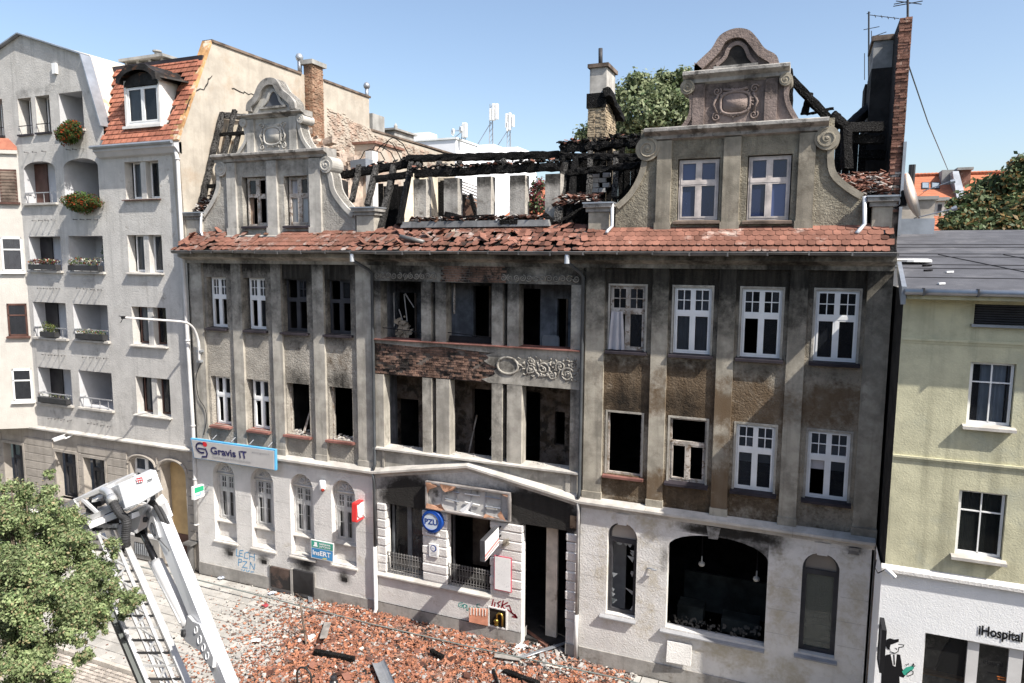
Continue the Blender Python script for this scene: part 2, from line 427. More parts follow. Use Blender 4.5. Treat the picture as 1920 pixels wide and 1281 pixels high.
TEN=thing('burnt_tenement','long grey tenement gutted by fire with two scrolled gables and a burnt-away roof between them','building',(-3.2,0,0))
YP=-.12; YPil=-.22
RW=[(1.47,2.53),(3.37,4.43),(5.25,6.31),(7.16,8.22)]
LW=[(-14.52,-13.55),(-12.72,-11.67),(-10.81,-9.78),(-8.89,-7.89)]
Z2=(6.28,8.21); Z3=(10.13,12.07)
def gb(x,z,cx,cz,rx,rz,p=4): return math.exp(-(abs((x-cx)/rx)**p+abs((z-cz)/rz)**p))
def dirt_r(x,z):
    s=.95*gb(x,z,4.8,13.1,6.,1.05)+.0; b=0.;pl=0.
    for k,(a,c) in enumerate(RW):
        m=(a+c)/2
        s+=(.95,.95,.9,.85)[k]*gb(x,z,m,12.4,.95,.66)
        s+=(.62,.62,.52,.42)[k]*gb(x,z,m,11.2,1.0,1.35)
        s+=(.34,.42,.42,.30)[k]*gb(x,z,m,5.55,.85,.8)
        b+=(.95,.95,.7,.75)[k]*gb(x,z,m,(9.05,9.0,8.85,8.95)[k],1.0,(.95,.95,.85,.7)[k])
        s+=(.8,.7,.12,.08)[k]*gb(x,z,m,8.5,.9,.9,2)
        b+=(.6,.8,.55,.15)[k]*gb(x,z,m,5.7,1.1,.75)
        b+=.35*gb(x,z,m,7.2,1.1,1.4)*(1 if k<3 else .3)
        s+=.30*gb(x,z,m,9.72,.75,.22)
    return s,b,pl
def dirt_rp(x,z):
    s=.95*gb(x,z,4.8,13.1,6.,1.0)+.38*gb(x,z,4.4,11.6,5,1.0); b=.62*gb(x,z,3.8,8.9,2.6,.75)+.3*gb(x,z,7,8.8,1.,.5); b+=.8*gb(x,z,3.6,5.9,2.2,.75)+.5*gb(x,z,4.9,7.3,.6,1.6); s+=.28*gb(x,z,4.2,11.7,4.2,.9)
    return s,b,0
def dirt_l(x,z):
    s=.8*gb(x,z,-11,13.0,5.2,.62)+.5*gb(x,z,-11.5,11.6,4.6,1.7); b=0
    for k,(a,c) in enumerate(LW):
        m=(a+c)/2
        s+=(.0,.05,.8,.8)[k]*gb(x,z,m,12.35,.8,.6,2)+(.12,.15,.3,.3)[k]*gb(x,z,m,9.75,.7,.35)
        s+=(0.05,.1,.75,.85)[k]*gb(x,z,m,8.35,.7,.6,2)+(.0,.0,.12,.3)[k]*gb(x,z,m,11,.8,1.2)
        b+=(.0,.0,.2,.45)[k]*gb(x,z,m,9.2,.7,.5)
    return s,b,0
def dirt_lp(x,z): return .7*gb(x,z,-11,13.0,5.2,.6)+.42*gb(x,z,-11.6,11.5,3.6,1.4),.0,0
def dwall(name,m,ops,x0,x1,z0,z1,y,dirt,rd=.25,step=.15,**k):
    mb=MB(); wall(mb,x0,x1,z0,z1,y,ops,step,rd,dirt); return mb.build(name,m,TEN,recalc=False,**k)
# --- upper wings
dwall('wall',rough_r,[(a,b,*Z2) for a,b in RW]+[(a,b,*Z3) for a,b in RW],.64,8.98,5.3,12.75,YP,dirt_r,.3)
dwall('wall',rough_l,[(a,b,*Z2) for a,b in LW]+[(a,b,*Z3) for a,b in LW],-15.42,-6.95,5.3,12.75,YP,dirt_l,.36)
def pil(x0,x1,dirt,m):
    mb=MB(); wall(mb,x0,x1,5.62,12.6,YPil,(),.15,0,dirt)
    for x,sg in ((x0,1),(x1,-1)):
        for k in range(20):
            a=5.62+6.98*k/20;b=5.62+6.98*(k+1)/20; da,db=dirt(x,a),dirt(x,b)
            mb.f.append([mb.vert((x,YPil,a),da),mb.vert((x,YP+.01,a),da),mb.vert((x,YP+.01,b),db),mb.vert((x,YPil,b),db)][::sg]); mb.mi.append(0)
    mb.box(x0-.02,x1+.02,-.26,YP,5.3,5.66,skip='k')
    return mb.build('pilaster',m,TEN,recalc=False)
for x0,x1 in ((.74,1.32),(2.75,3.22),(4.63,5.09),(6.49,6.95),(8.38,8.97)): pil(x0,x1,dirt_rp,smooth_r)
for x0,x1 in ((-15.25,-14.66),(-13.2,-12.73),(-11.31,-10.86),(-9.45,-8.97),(-7.6,-6.97)): pil(x0,x1,dirt_lp,smooth_l)
# --- eaves: frieze, cornice, gutter
fri=lambda x,z:(.5+.3*math.sin(x*1.7)*math.sin(x*.63)+(.2 if -7<x<9 else -.1),0,.25 if math.sin(x*2.9+.5)>.8 else 0)
mb=MB(); wall(mb,-15.42,8.98,12.6,12.98,-.25,(),.16,0,fri); wall(mb,-15.42,8.98,12.84,12.98,-.62,(),.2,0,fri)
def strip(mb,x0,x1,ya,za,yb,zb,dirt,n=60):
    for k in range(n):
        a=x0+(x1-x0)*k/n;b=x0+(x1-x0)*(k+1)/n
        mb.f.append([mb.vert((a,ya,za),dirt(a,za)),mb.vert((b,ya,za),dirt(b,za)),mb.vert((b,yb,zb),dirt(b,zb)),mb.vert((a,yb,zb),dirt(a,zb))]); mb.mi.append(0)
strip(mb,-15.42,8.98,-.25,12.72,-.62,12.84,fri); strip(mb,-15.42,8.98,-.12,12.6,-.25,12.6,fri)
mb.face((8.98,-.25,12.6),(8.98,0,12.6),(8.98,0,12.98),(8.98,-.25,12.98)); mb.face((8.98,-.62,12.84),(8.98,-.2,12.72),(8.98,-.2,12.98),(8.98,-.62,12.98)); mb.face((-15.42,-.62,12.84),(-15.42,-.62,12.98),(-15.42,-.2,12.98),(-15.42,-.2,12.72))
mb.build('cornice',smooth_l,TEN,recalc=False)
mb=MB(); mb.box(-15.35,8.98,-.98,.0,12.985,13.03); mb.build('eaves_board',charred,TEN)
mb=MB(); prof=[(-.93+.085*math.cos(t),13.06+.085*math.sin(t)) for t in [math.pi*(1+k/7) for k in range(8)]]
for k in range(24):
    a=-15.2+24.15*k/24; b=a+24.15/24-.004; dz=.02*math.sin(a*1.3)
    for p,q in zip(prof,prof[1:]): mb.face((a,p[0]-.1,p[1]+dz),(b,p[0]-.1,p[1]+dz),(b,q[0]-.1,q[1]+dz),(a,q[0]-.1,q[1]+dz))
    mb.box(b-.03,b+.01,-1.13,-.93,12.97+dz,13.075+dz,skip='t')
mb.tube([(-15.2,-1.115,13.06),(8.95,-1.115,13.06)],.018,6)
mb.build('gutter',gutter_m,TEN,recalc=False)
# --- ledge above the ground floor, with the low pediment over the middle bay
lp=[(-.22,5.10),(-.30,5.14),(-.30,5.22),(-.47,5.30),(-.47,5.37),(-.2,5.46),(-.15,5.46),(-.15,5.1)]
for x0,x1,m in ((-15.4,-6.86,stone_top),(.70,8.96,stone_top)):
    mb=MB(); n=int((x1-x0)/1.02)
    for k in range(n):
        a=x0+(x1-x0)*k/n; mb.xprism(lp,a+.004,x0+(x1-x0)*(k+1)/n)
    mb.build('ledge',m,TEN)
mb=MB()
for (xa,za),(xb,zb) in (((-6.86,5.37),(-3.19,6.04)),((-3.19,6.04),(.70,5.37))):
    pr=[(y,z-5.37) for y,z in lp]
    A=[(xa,y,za+z) for y,z in pr];B=[(xb,y,zb+z) for y,z in pr]
    mb.face(*A);mb.face(*B[::-1])
    for i in range(len(pr)):
        j=(i+1)%len(pr); mb.face(A[j],A[i],B[i],B[j])
mb.build('pediment_ledge',stone_top,TEN)
# --- windows
def window(parent,xa,xb,za,zb,y,fm=frame_w,pm=pane_g,style='cross',miss=(),tr=.615,fw=.055,depth=.07,name='window',sill=sill_m,curtain=None,shade=None,label=None,bars=True):
    w=xb-xa;h=zb-za; mb=MB(); cx=(xa+xb)/2; zt=za+h*tr; B=lambda a,b,c,d,y0=0,y1=depth: mb.box(a,b,y+y0,y+y1,c,d)
    B(xa,xa+fw,za,zb);B(xb-fw,xb,za,zb);B(xa+fw,xb-fw,za,za+fw*1.3);B(xa+fw,xb-fw,zb-fw,zb)
    panes=[]
    def sash(a,b,c,d,s=.045,dy=.012):
        B(a,a+s,c,d,-dy,depth-.01);B(b-s,b,c,d,-dy,depth-.01);B(a+s,b-s,c,c+s,-dy,depth-.01);B(a+s,b-s,d-s,d,-dy,depth-.01)
        return a+s,b-s,c+s,d-s
    if style=='cross':
        B(xa+fw,xb-fw,zt-.05,zt+.05,-.02,depth-.005); B(cx-.035,cx+.035,za+fw*1.3,zt-.05,-.015,depth-.005); 
        if not('u0' in miss and 'u1' in miss): B(cx-.035,cx+.035,zt+.05,zb-fw,-.015,depth-.005)
        for k,(a,b) in enumerate(((xa+fw,cx-.035),(cx+.035,xb-fw))):
            if ('s%d'%k) not in miss:
                q=sash(a,b,za+fw*1.3,zt-.05); panes.append(('b%d'%k,q))
            if ('u%d'%k) not in miss:
                q=sash(a,b,zt+.05,zb-fw,.035)
                if bars:
                    mx=(q[0]+q[1])/2;mz=(q[2]+q[3])/2; B(mx-.013,mx+.013,q[2],q[3],-.005,.04); B(q[0],mx-.013,mz-.013,mz+.013,-.005,.04); B(mx+.013,q[1],mz-.013,mz+.013,-.005,.04)
                    for i,(p0,p1) in enumerate(((q[0],mx),(mx,q[1]))):
                        for j,(r0,r1) in enumerate(((q[2],mz),(mz,q[3]))): panes.append(('p%d%d%d'%(k,i,j),(p0,p1,r0,r1)))
                else: panes.append(('p%d'%k,q))
    elif style=='four':     # two over two plain
        B(xa+fw,xb-fw,zt-.04,zt+.04,-.02,depth-.005); B(cx-.04,cx+.04,za+fw*1.3,zt-.04,-.015,depth-.005);B(cx-.04,cx+.04,zt+.04,zb-fw,-.015,depth-.005)
        for k,(a,b) in enumerate(((xa+fw,cx-.04),(cx+.04,xb-fw))):
            if ('s%d'%k) not in miss: panes.append(('b%d'%k,sash(a,b,za+fw*1.3,zt-.04)))
            if ('u%d'%k) not in miss: panes.append(('p%d'%k,sash(a,b,zt+.04,zb-fw)))
    elif style=='single': panes.append(('b0',(xa+fw,xb-fw,za+fw,zb-fw)))
    elif style=='double':
        B(cx-.04,cx+.04,za+fw*1.3,zb-fw,-.01,depth-.005)
        for k,(a,b) in enumerate(((xa+fw,cx-.04),(cx+.04,xb-fw))): panes.append(('b%d'%k,sash(a,b,za+fw*1.3,zb-fw)))
    elif style=='bars':     # glazing bars: one upright, one crossbar
        zq=za+h*.68; B(cx-.015,cx+.015,za+fw,zb-fw,0,.04); B(xa+fw,cx-.015,zq-.015,zq+.015,0,.04);B(cx+.015,xb-fw,zq-.015,zq+.015,0,.04)
        for i,(a,b) in enumerate(((xa+fw,cx-.015),(cx+.015,xb-fw))):
            for j,(c,d) in enumerate(((za+fw*1.3,zq-.015),(zq+.015,zb-fw))): panes.append(('b%d%d'%(i,j),(a,b,c,d)))
    wn=mb.build(name,fm,parent,label=label)
    for n,(a,b,c,d) in panes:
        if n in miss: continue
        p=MB().sheet([(a,c),(b,c),(b,d),(a,d)],y+.03+random.uniform(0,.004)); t=random.uniform(-.012,.012)
        p.v=[(v[0],v[1]+(v[2]-c)*t,v[2]) for v in p.v]
        p.build('pane',pm,wn,recalc=False)
    if sill is not None:
        mb=MB(); mb.hexa([(xa-.1,-.30 if sill_y is None else sill_y,za-.10),(xb+.1,-.30 if sill_y is None else sill_y,za-.10),(xb+.1,y+.02,za-.06),(xa-.1,y+.02,za-.06),(xa-.1,-.30 if sill_y is None else sill_y,za-.03),(xb+.1,-.30 if sill_y is None else sill_y,za-.03),(xb+.1,y+.02,za+.02),(xa-.1,y+.02,za+.02)])
        mb.build('sill',sill,wn)
    if curtain:
        for (u0,u1,z0_,z1_,m) in curtain: drape(wn,xa+u0*w,xa+u1*w,za+z0_*h,za+z1_*h,y+.12,m)
    if shade:
        mb=MB(); mb.box(xa+.05,xb-.05,y+.10,y+.105,za+h*shade,zb-.05); mb.build('roller_blind',curt_g,wn)
    return wn
sill_y=None
def drape(parent,xa,xb,za,zb,y,m,amp=.03,folds=None,name='curtain',bottom=1.):
    n=max(12,int((xb-xa)/.025)); mb=MB(); c=(xa+xb)/2; L=[]
    for j in range(5):
        t=j/4; z=zb+(za-zb)*t; sc=1+(bottom-1)*t
        for i in range(n+1):
            x=xa+(xb-xa)*i/n; L.append((c+(x-c)*sc,y+amp*math.sin(x*55+math.sin(x*17)*2+t*.6),z))
    mb.v=L
    for j in range(4):
        for i in range(n): mb.f.append([j*(n+1)+i,j*(n+1)+i+1,(j+1)*(n+1)+i+1,(j+1)*(n+1)+i]); mb.mi.append(0)
    return mb.build(name,m,parent,smooth=True,recalc=False)
yr=-.05
window(TEN,*RW[0],*Z3,yr,frame_g,miss=('b0',),label='sooted brown window with a grey curtain hanging out of it',curtain=None)
w=window(TEN,*RW[1],*Z3,yr,curtain=[(.05,.95,0.03,.98,curt_g)]); window(TEN,*RW[2],*Z3,yr,miss=('b0',)); window(TEN,*RW[3],*Z3,yr)
w=window(TEN,*RW[1],*Z2,yr,frame_g,miss=('u0','u1','b0','b1'),label='window with its upper half burnt out'); w0=window(TEN,*RW[2],*Z2,yr,shade=.42); window(TEN,*RW[3],*Z2,yr,miss=('b0',),shade=.42)
drape(TEN,1.50,1.86,10.15,11.3,yr-.1,curt_g,.05,name='loose_curtain',bottom=1.45)
mb=MB()   # empty opening, only the rim of the frame left
a,b=RW[0]; z0,z1=Z2
for q in ((a,a+.05,z0,z1),(b-.04,b,z0,z1),(a+.05,b-.04,z0,z0+.06)): mb.box(q[0],q[1],yr,yr+.06,q[2],q[3])
wr=mb.build('window',frame_g,TEN,label='burnt-out window with only its rim left')
mb=MB(); mb.box(a-.1,b+.1,-.3,-.03,z0-.1,z0-.03); mb.build('sill',sill_r,wr)
yl=.06
window(TEN,-14.43,-13.6,*Z3,yl,miss=('b0','b1')); window(TEN,-12.56,-11.69,*Z3,yl,miss=('b0',)); 
window(TEN,*LW[2],*Z3,yl,frame_k,miss=('u0','b1','b0'),label='black burnt window frame'); window(TEN,*LW[3],*Z3,yl,frame_k,style='four',miss=('b0','b1','u0'),label='black burnt window frame')
window(TEN,-14.43,-13.6,*Z2,yl,miss=('b0','b1','p0'),bars=False,sill=sill_r); window(TEN,-12.56,-11.69,*Z2,yl,miss=('b0','b1'),bars=False,sill=sill_r)
for k,(a,b) in ((2,LW[2]),(3,LW[3])):
    mb=MB(); z0,z1=Z2
    for q in ((a,a+.04,z0,z1),(b-.05,b,z0,z1),(a+.04,b-.05,z0,z0+.06),(a+.04,b-.05,z1-.04,z1)): mb.box(q[0],q[1],yl,yl+.05,q[2],q[3])
    if k==2: mb.beam((b-.42,yl-.05,z0+.06),(b-.08,yl+.1,z1-.75),.05); mb.beam((b-.34,yl-.08,z0+.06),(b-.06,yl+.03,z1-.8),.035)
    wr=mb.build('window',frame_g,TEN,label='window frame with a broken sash leaning in it' if k==2 else 'empty burnt window frame')
    mb=MB(); mb.box(a-.1,b+.1,-.3,yl,z0-.1,z0-.02); mb.build('sill',sill_r,wr)
    mb=MB()
    for _ in range(26):
        c=Vector((random.uniform(a+.1,b-.1),random.uniform(-.15,.3),z0+random.uniform(0,.1))); q=random.uniform(.04,.11)
        mb.obox(c,(q,random.uniform(-.05,.05),.02),(0,q*.7,random.uniform(-.03,.03)),(0,.02,q*.5))
    mb.build('rubble',stone_top,wr,kind='stuff')
# thin pale render rim round the right-hand windows
for (a,b) in RW:
    for z0,z1 in (Z2,Z3):
        mb=MB()
        for q in ((a-.06,a,z0,z1+.06),(b,b+.06,z0,z1+.06),(a,b,z1,z1+.06)): mb.box(q[0],q[1],YP-.015,YP+.05,q[2],q[3])
        mb.build('window_surround',smooth_l,TEN,kind='stuff')
# --- interior: floors, cross walls and back wall, all sooted
for nm,q in (('floor',(-15.2,8.8,.4,5.,5.25,5.4)),('floor',(-15.2,8.8,.4,5.,9.15,9.35)),('attic_floor',(-15.2,8.8,.05,12.,13.0,13.12)),('floor',(-15.2,8.8,.1,5.,.02,.16))):
    mb=MB(); mb.box(*q); mb.build(nm,soot_shade,TEN)
mb=MB(); mb.box(-15.3,8.85,4.9,5.2,0,13.0)
for x in (-11.2,-7.0,.62,4.75): mb.box(x-.09,x+.09,1.3 if x in(-7.0,.62) else .45,4.9,5.4 if x==4.75 else .16,13.0)
mb.build('inner_wall',soot_shade,TEN)
mb=MB(); mb.box(-15.42,-15.05,-.1,14,0,13.0,skip='') ; mb.box(8.6,8.97,-.1,14,0,13.0); mb.box(-15.4,8.97,11.9,12.3,0,13.6); mb.build('outer_wall',smooth_l,TEN)
# --- middle bay: two loggias
XL0,XR0=-6.94,.64
dC=lambda s0,b0=0:(lambda x,z:(s0*(1.15 if z>11.3 else .75)+.12*math.sin(x*3.1),b0,.0))
def pier(x0,x1,z0,z1,y0,y1,m,dirt):
    mb=MB(); wall(mb,x0,x1,z0,z1,y0,(),.16,0,dirt)
    n=8
    for x,sg in ((x0,-1),(x1,1)):
        for k in range(n):
            a=z0+(z1-z0)*k/n;b=z0+(z1-z0)*(k+1)/n
            mb.f.append([mb.vert((x,y0,a),dirt(x,a)),mb.vert((x,y1,a),dirt(x,a)),mb.vert((x,y1,b),dirt(x,b)),mb.vert((x,y0,b),dirt(x,b))][::sg]); mb.mi.append(0)
    mb.face((x0,y1,z0),(x0,y1,z1),(x1,y1,z1),(x1,y1,z0),d=dirt(x0,z0))
    return mb.build('pier',m,TEN,recalc=False)
d3=lambda x,z:(.30+.6*max(0,(z-11.)/.9)*(.4 if x>0 else 1)+.15*math.sin(z*5+x),0,0)
d2=lambda x,z:(.16+.22*math.sin(x*2.3+1)+.3*max(0,(z-8.2)/.6),0,.0)
for x0,x1 in ((XL0,-6.58),(-4.99,-4.61),(-4.45,-4.05),(-2.40,-2.01),(-1.85,-1.46),(.27,XR0)): pier(x0,x1,10.08,12.07,-.22,.18,smooth_l,d3)
for x0,x1 in ((XL0,-6.52),(-4.97,-4.62),(-4.44,-3.94),(-2.39,-2.02),(-1.85,-1.34),(.29,XR0)): pier(x0,x1,6.23,8.83,-.22,.18,smooth_l,d2)
# parapet band between the loggias: bare brick with render at its right end
mb=MB(); wall(mb,XL0,XR0,8.83,10.04,-.17,(),.14,.0,lambda x,z:(.25+.35*(z<9.1),.2,0)); mb.face((XL0,-.17,8.83),(XL0,.18,8.83),(XR0,.18,8.83),(XR0,-.17,8.83)); mb.build('parapet',mortar_s,TEN,recalc=False)
mb=MB(); wall(mb,XL0,XR0,8.83,10.04,.18,(),.3,0,None); mb.build('parapet_back',soot_grey,TEN)
edge=lambda z:-2.42+.22*math.sin(z*9)+.13*math.sin(z*23)
ol=[(edge(8.84+i*.1)+0,8.84+i*.1) for i in range(12)]
ol=[(XR0,8.835),(XR0,10.03),(-6.9,10.03),(-6.9,9.92),(-6.2,9.90),(-5.0,9.86),(-4.2,9.93),(-3.3,9.86),(-2.5,9.82)]+ol[::-1][1:]
mb=MB(); wall(mb,-6.95,XR0,8.82,10.04,-.225,(),.13,0,lambda x,z:(.10+.62*gb(x,z,-.5,9.42,1.05,.37)+.45*gb(x,z,-1.83,9.44,.42,.34)+.5*gb(x,z,-2.3,9.3,.25,.8)+.35*gb(x,z,-5,10.,2.5,.15),0,0),outline=ol,thick=.05); mb.build('parapet_render',smooth_l,TEN,recalc=False)  # tone under the scrolls darkened: recess shade painted in for a carved look
mb=MB()
for r in range(13):
    z=8.86+r*.081; x=-6.92+(r%2)*.13
    while x<-2.45+.2*math.sin(r*2.1):
        if random.random()<.86:
            d=random.uniform(.005,.05); mb.box(x,x+.24,-.17-d,-.14,z,z+.066,skip='k')
        x+=.262
mb.build('brickwork',brick_s,TEN,recalc=False,kind='stuff')
mb=MB(); mb.xprism([(-.33,10.04),(-.33,10.07),(.2,10.10),(.2,10.04)],XL0+.02,XR0-.01); mb.build('parapet_sill',sill_r,TEN)
# carved scroll band
def spiral(mb,c,r0,turns,hand,y,r=.022,a0=0.,n=26):
    P=[]
    for i in range(n+1):
        t=i/n; a=a0+hand*turns*2*math.pi*t; rr=r0*(1-.88*t); P.append((c[0]+rr*math.cos(a),y,c[1]+rr*math.sin(a)))
    mb.tube(P,r,5,rs=[r*(1-.3*i/n) for i in range(n+1)])
mb=MB(); yo=-.219
for cx,cz,r0,h in ((-.62,9.42,.27,1),(-.05,9.52,.17,-1),(.18,9.28,.23,1),(-.32,9.22,.13,-1),(-1.02,9.36,.16,-1),(.36,9.6,.12,-1),(-1.0,9.64,.12,1)): spiral(mb,(cx,cz),r0,1.8,h,yo,.038,random.uniform(0,6)); mb.lathe([(.05,0),(.03,.05)],(cx,yo+.02,cz),8,(0,-1,0))
for k in range(5): a=-1.2+k*.34; mb.tube([(a,yo,9.2+.1*math.sin(k)),(a+.12,yo,9.4),(a+.05,yo,9.62)],.03,5)
mb.tube([(-1.83+.36*math.cos(t),yo,9.44+.27*math.sin(t)) for t in [2*math.pi*i/20 for i in range(20)]],.045,6,closed=True)
for _ in range(46):
    cx,cz=random.uniform(-1.4,.5),9.42+random.uniform(-.33,.33); a=random.uniform(0,6.28); mb.tube([(cx,yo,cz),(cx+.08*math.cos(a),yo-.015,cz+.08*math.sin(a)),(cx+.14*math.cos(a+.6),yo+.01,cz+.14*math.sin(a+.6))],.03,5,rs=[.015,.036,.012])
mb.build('scroll_relief',ornament,TEN,smooth=True,kind='stuff')
# frieze above the upper loggia
mb=MB(); wall(mb,XL0,XR0,12.07,12.66,-.20,(),.14,0,lambda x,z:(.72+.18*math.sin(x*2)+.5*max(0,z-12.35),.1,0)); mb.face((XL0,-.2,12.07),(XL0,.18,12.07),(XR0,.18,12.07),(XR0,-.2,12.07),d=(.8,0,0)); mb.build('frieze',smooth_l,TEN,recalc=False)
mb=MB()
for x0_,x1_ in ((-6.7,-4.3),(-2.0,.55)):
    x=x0_
    while x<x1_: spiral(mb,(x,12.25),.11,1.6,random.choice((-1,1)),-.215,.022,random.uniform(0,6),16); x+=.22
mb.build('frieze_relief',ornament,TEN,smooth=True,kind='stuff')
mb=MB()
for r in range(7):
    z=12.09+r*.08; x=-4.25+(r%2)*.13+random.uniform(-.05,.05)
    while x<-2.1:
        mb.box(x,x+.24,-.20-random.uniform(.005,.03),-.18,z,z+.064,skip='k'); x+=.262
mb.build('brickwork',brick_s,TEN,recalc=False,kind='stuff')
# lower parapet and sill
mb=MB(); wall(mb,XL0,XR0,5.35,6.16,-.20,(),.16,0,lambda x,z:(.08,0,0)); mb.build('parapet',smooth_l,TEN,recalc=False)
mb=MB(); mb.xprism([(-.34,6.16),(-.34,6.22),(-.2,6.25),(.25,6.25),(.25,6.16)],XL0+.02,XR0-.01); mb.build('parapet_sill',stone_top,TEN)
for a,b in ((-6.6,-6.52),(.18,.34)): mb=MB(); mb.box(a,b,-.24,-.2,5.46,6.14); mb.build('parapet_post',smooth_l,TEN)
# loggia rooms: back walls with door openings, side walls, ceilings
mb=MB(); wall(mb,XL0,XR0,9.34,12.66,1.25,[(-6.85,-6.02,9.4,11.6),(-3.76,-3.08,9.4,11.9),(-2.02,-1.28,9.4,11.85),(-.68,-.3,9.4,11.55)],.2,.2,lambda x,z:(.30+.42*math.sin(x*1.9+.6)+.5*max(0,z-11.3),0,0)); mb.build('loggia_wall',soot_grey,TEN,recalc=False)
mb=MB(); wall(mb,XL0,XR0,5.4,8.83,1.25,[(-6.85,-5.98,5.6,7.7),(-3.8,-3.05,5.6,8.3),(-1.9,-1.24,5.6,8.35),(-.72,-.36,6.6,7.75)],.2,.2,lambda x,z:(.35+.25*math.sin(x*2.2)+.2*max(0,z-7.5),.35,0)); mb.build('loggia_wall',mortar_s,TEN,recalc=False)
for x in (XL0-.02,XR0-.06): mb=MB(); mb.box(x,x+.08,.18,1.25,5.4,12.66); mb.build('loggia_side_wall',soot_grey,TEN)
mb=MB(); mb.box(XL0,XR0,.18,1.25,12.45,12.6); mb.box(XL0,XR0,-.12,1.25,8.86,9.0,skip=''); mb.box(XL0,XR0,.18,1.25,9.3,9.38); mb.box(XL0,XR0,.18,1.25,5.3,5.42); mb.build('loggia_ceiling',soot_shade,TEN)
for x0,x1,z0,z1 in ((-3.14,-3.08,9.4,11.9),(-.36,-.3,9.4,11.55),(-6.08,-6.02,9.4,11.6)): mb=MB(); mb.box(x0,x1,1.2,1.27,z0,z1); mb.build('door_frame',frame_d,TEN)
mb=MB()
for (p0,p1) in (((163,305),(166,480)),((216,310),(232,452)),((222,308),(268,380)),((190,390),(215,470))): mb.beam(atY(*ZC(*p0),.7),atY(*ZC(*p1),.75),.035,n=4,jit=.006)
mb.build('pale_lath',stone_top,TEN,kind='stuff')
mb=MB(); c0=atY(*ZC(212,490),.75)
for _ in range(70): c=c0+Vector((random.gauss(0,.14),random.gauss(0,.06),random.gauss(-.05,.2))); q=random.uniform(.05,.16); mb.obox(c,(q,.02,random.uniform(-.08,.08)),(0,q*.5,.02),(.02,0,q*.7))
mb.build('hanging_insulation',mat('scorched_insulation',(.42,.34,.25),var=.5),TEN,kind='stuff')
# things left standing in the loggias
mb=MB()
for _ in range(70):
    c=Vector((random.uniform(-1.25,-.35),random.uniform(.3,.9),5.45+abs(random.gauss(0,.28)))); q=random.uniform(.05,.2); mb.obox(c,(q,0,random.uniform(-.1,.1)),(0,q*.6,random.uniform(-.06,.06)),(0,.02,q*.35))
for _ in range(60):
    c=Vector((random.uniform(-6.3,.2),random.uniform(-.1,.2),6.26)); q=random.uniform(.03,.09); mb.obox(c,(q,0,.02),(0,q*.6,.01),(0,.0,q*.5))
mb.build('loggia_rubble',stone_top,TEN,kind='stuff')
mb=MB()
for a,b in (((-5.6,.9,9.4),(-5.2,1.1,11.3)),((-5.5,.8,10.9),(-5.0,1.0,10.1)),((-5.35,.7,11.4),(-5.15,.9,10.0)),((-3.9,.9,5.5),(-3.55,1.1,7.4)),((-3.0,1.0,6.6),(-2.2,1.5,8.0)),((-4.0,.3,12.0),(-4.02,.3,11.0)),((-2.9,1.5,11.8),(-2.5,1.9,9.8))): mb.beam(a,b,.045,n=4,jit=.008)
mb.build('broken_lath',frame_g,TEN)
mb=MB(); mb.beam((-6.6,-.1,10.45),(-4.95,-.1,10.35),.025); mb.beam((-4.05,-.1,10.4),(-2.4,-.1,10.3),.025); mb.box(-4.0,-2.45,-.08,-.05,10.1,10.3); mb.build('balcony_rail',frame_iron,TEN)
mb=MB(); mb.prism([(-.95,9.6),(-.35,9.6),(-.35,10.32),(-.4,10.4),(-.9,10.4),(-.95,10.32)],.5,.58); mb.build('chair_back',mat('grey_plastic_chair',(.2,.21,.22),rough=.5),TEN,bevel=.02)
# ---------------------------------------------------------------- ground floor of the tenement
YG=-.25
NI=[(-14.5,-13.38),(-12.6,-11.48),(-10.71,-9.62),(-8.82,-7.76)]
WI=[(-14.42,-13.66),(-12.56,-11.78),(-10.68,-9.9),(-8.78,-8.02)]
def dirt_gl(x,z):
    s=0
    for cx,cz,r in ((-13.84,1.2,.38),(-12.12,1.15,.30),(-8.36,1.12,.30)): s+=.92*math.exp(-((x-cx)**2+(z-cz)**2*1.2)/(r*r))
    s+=1.0*gb(x,z,-10.1,1.32,.75,.4,2)+.1*gb(x,z,-11,5.0,5,.15)
    return s,.18*max(0,1-(z-.5)/.5)+.2*gb(x,z,-11,1.9,5,.2),0
mb=MB(); wall(mb,-15.42,-6.86,.5,5.12,YG,[(a,b,1.62,4.82,4.2) for a,b in NI],.13,.24,dirt_gl); mb.build('wall',white_w,TEN,recalc=False)
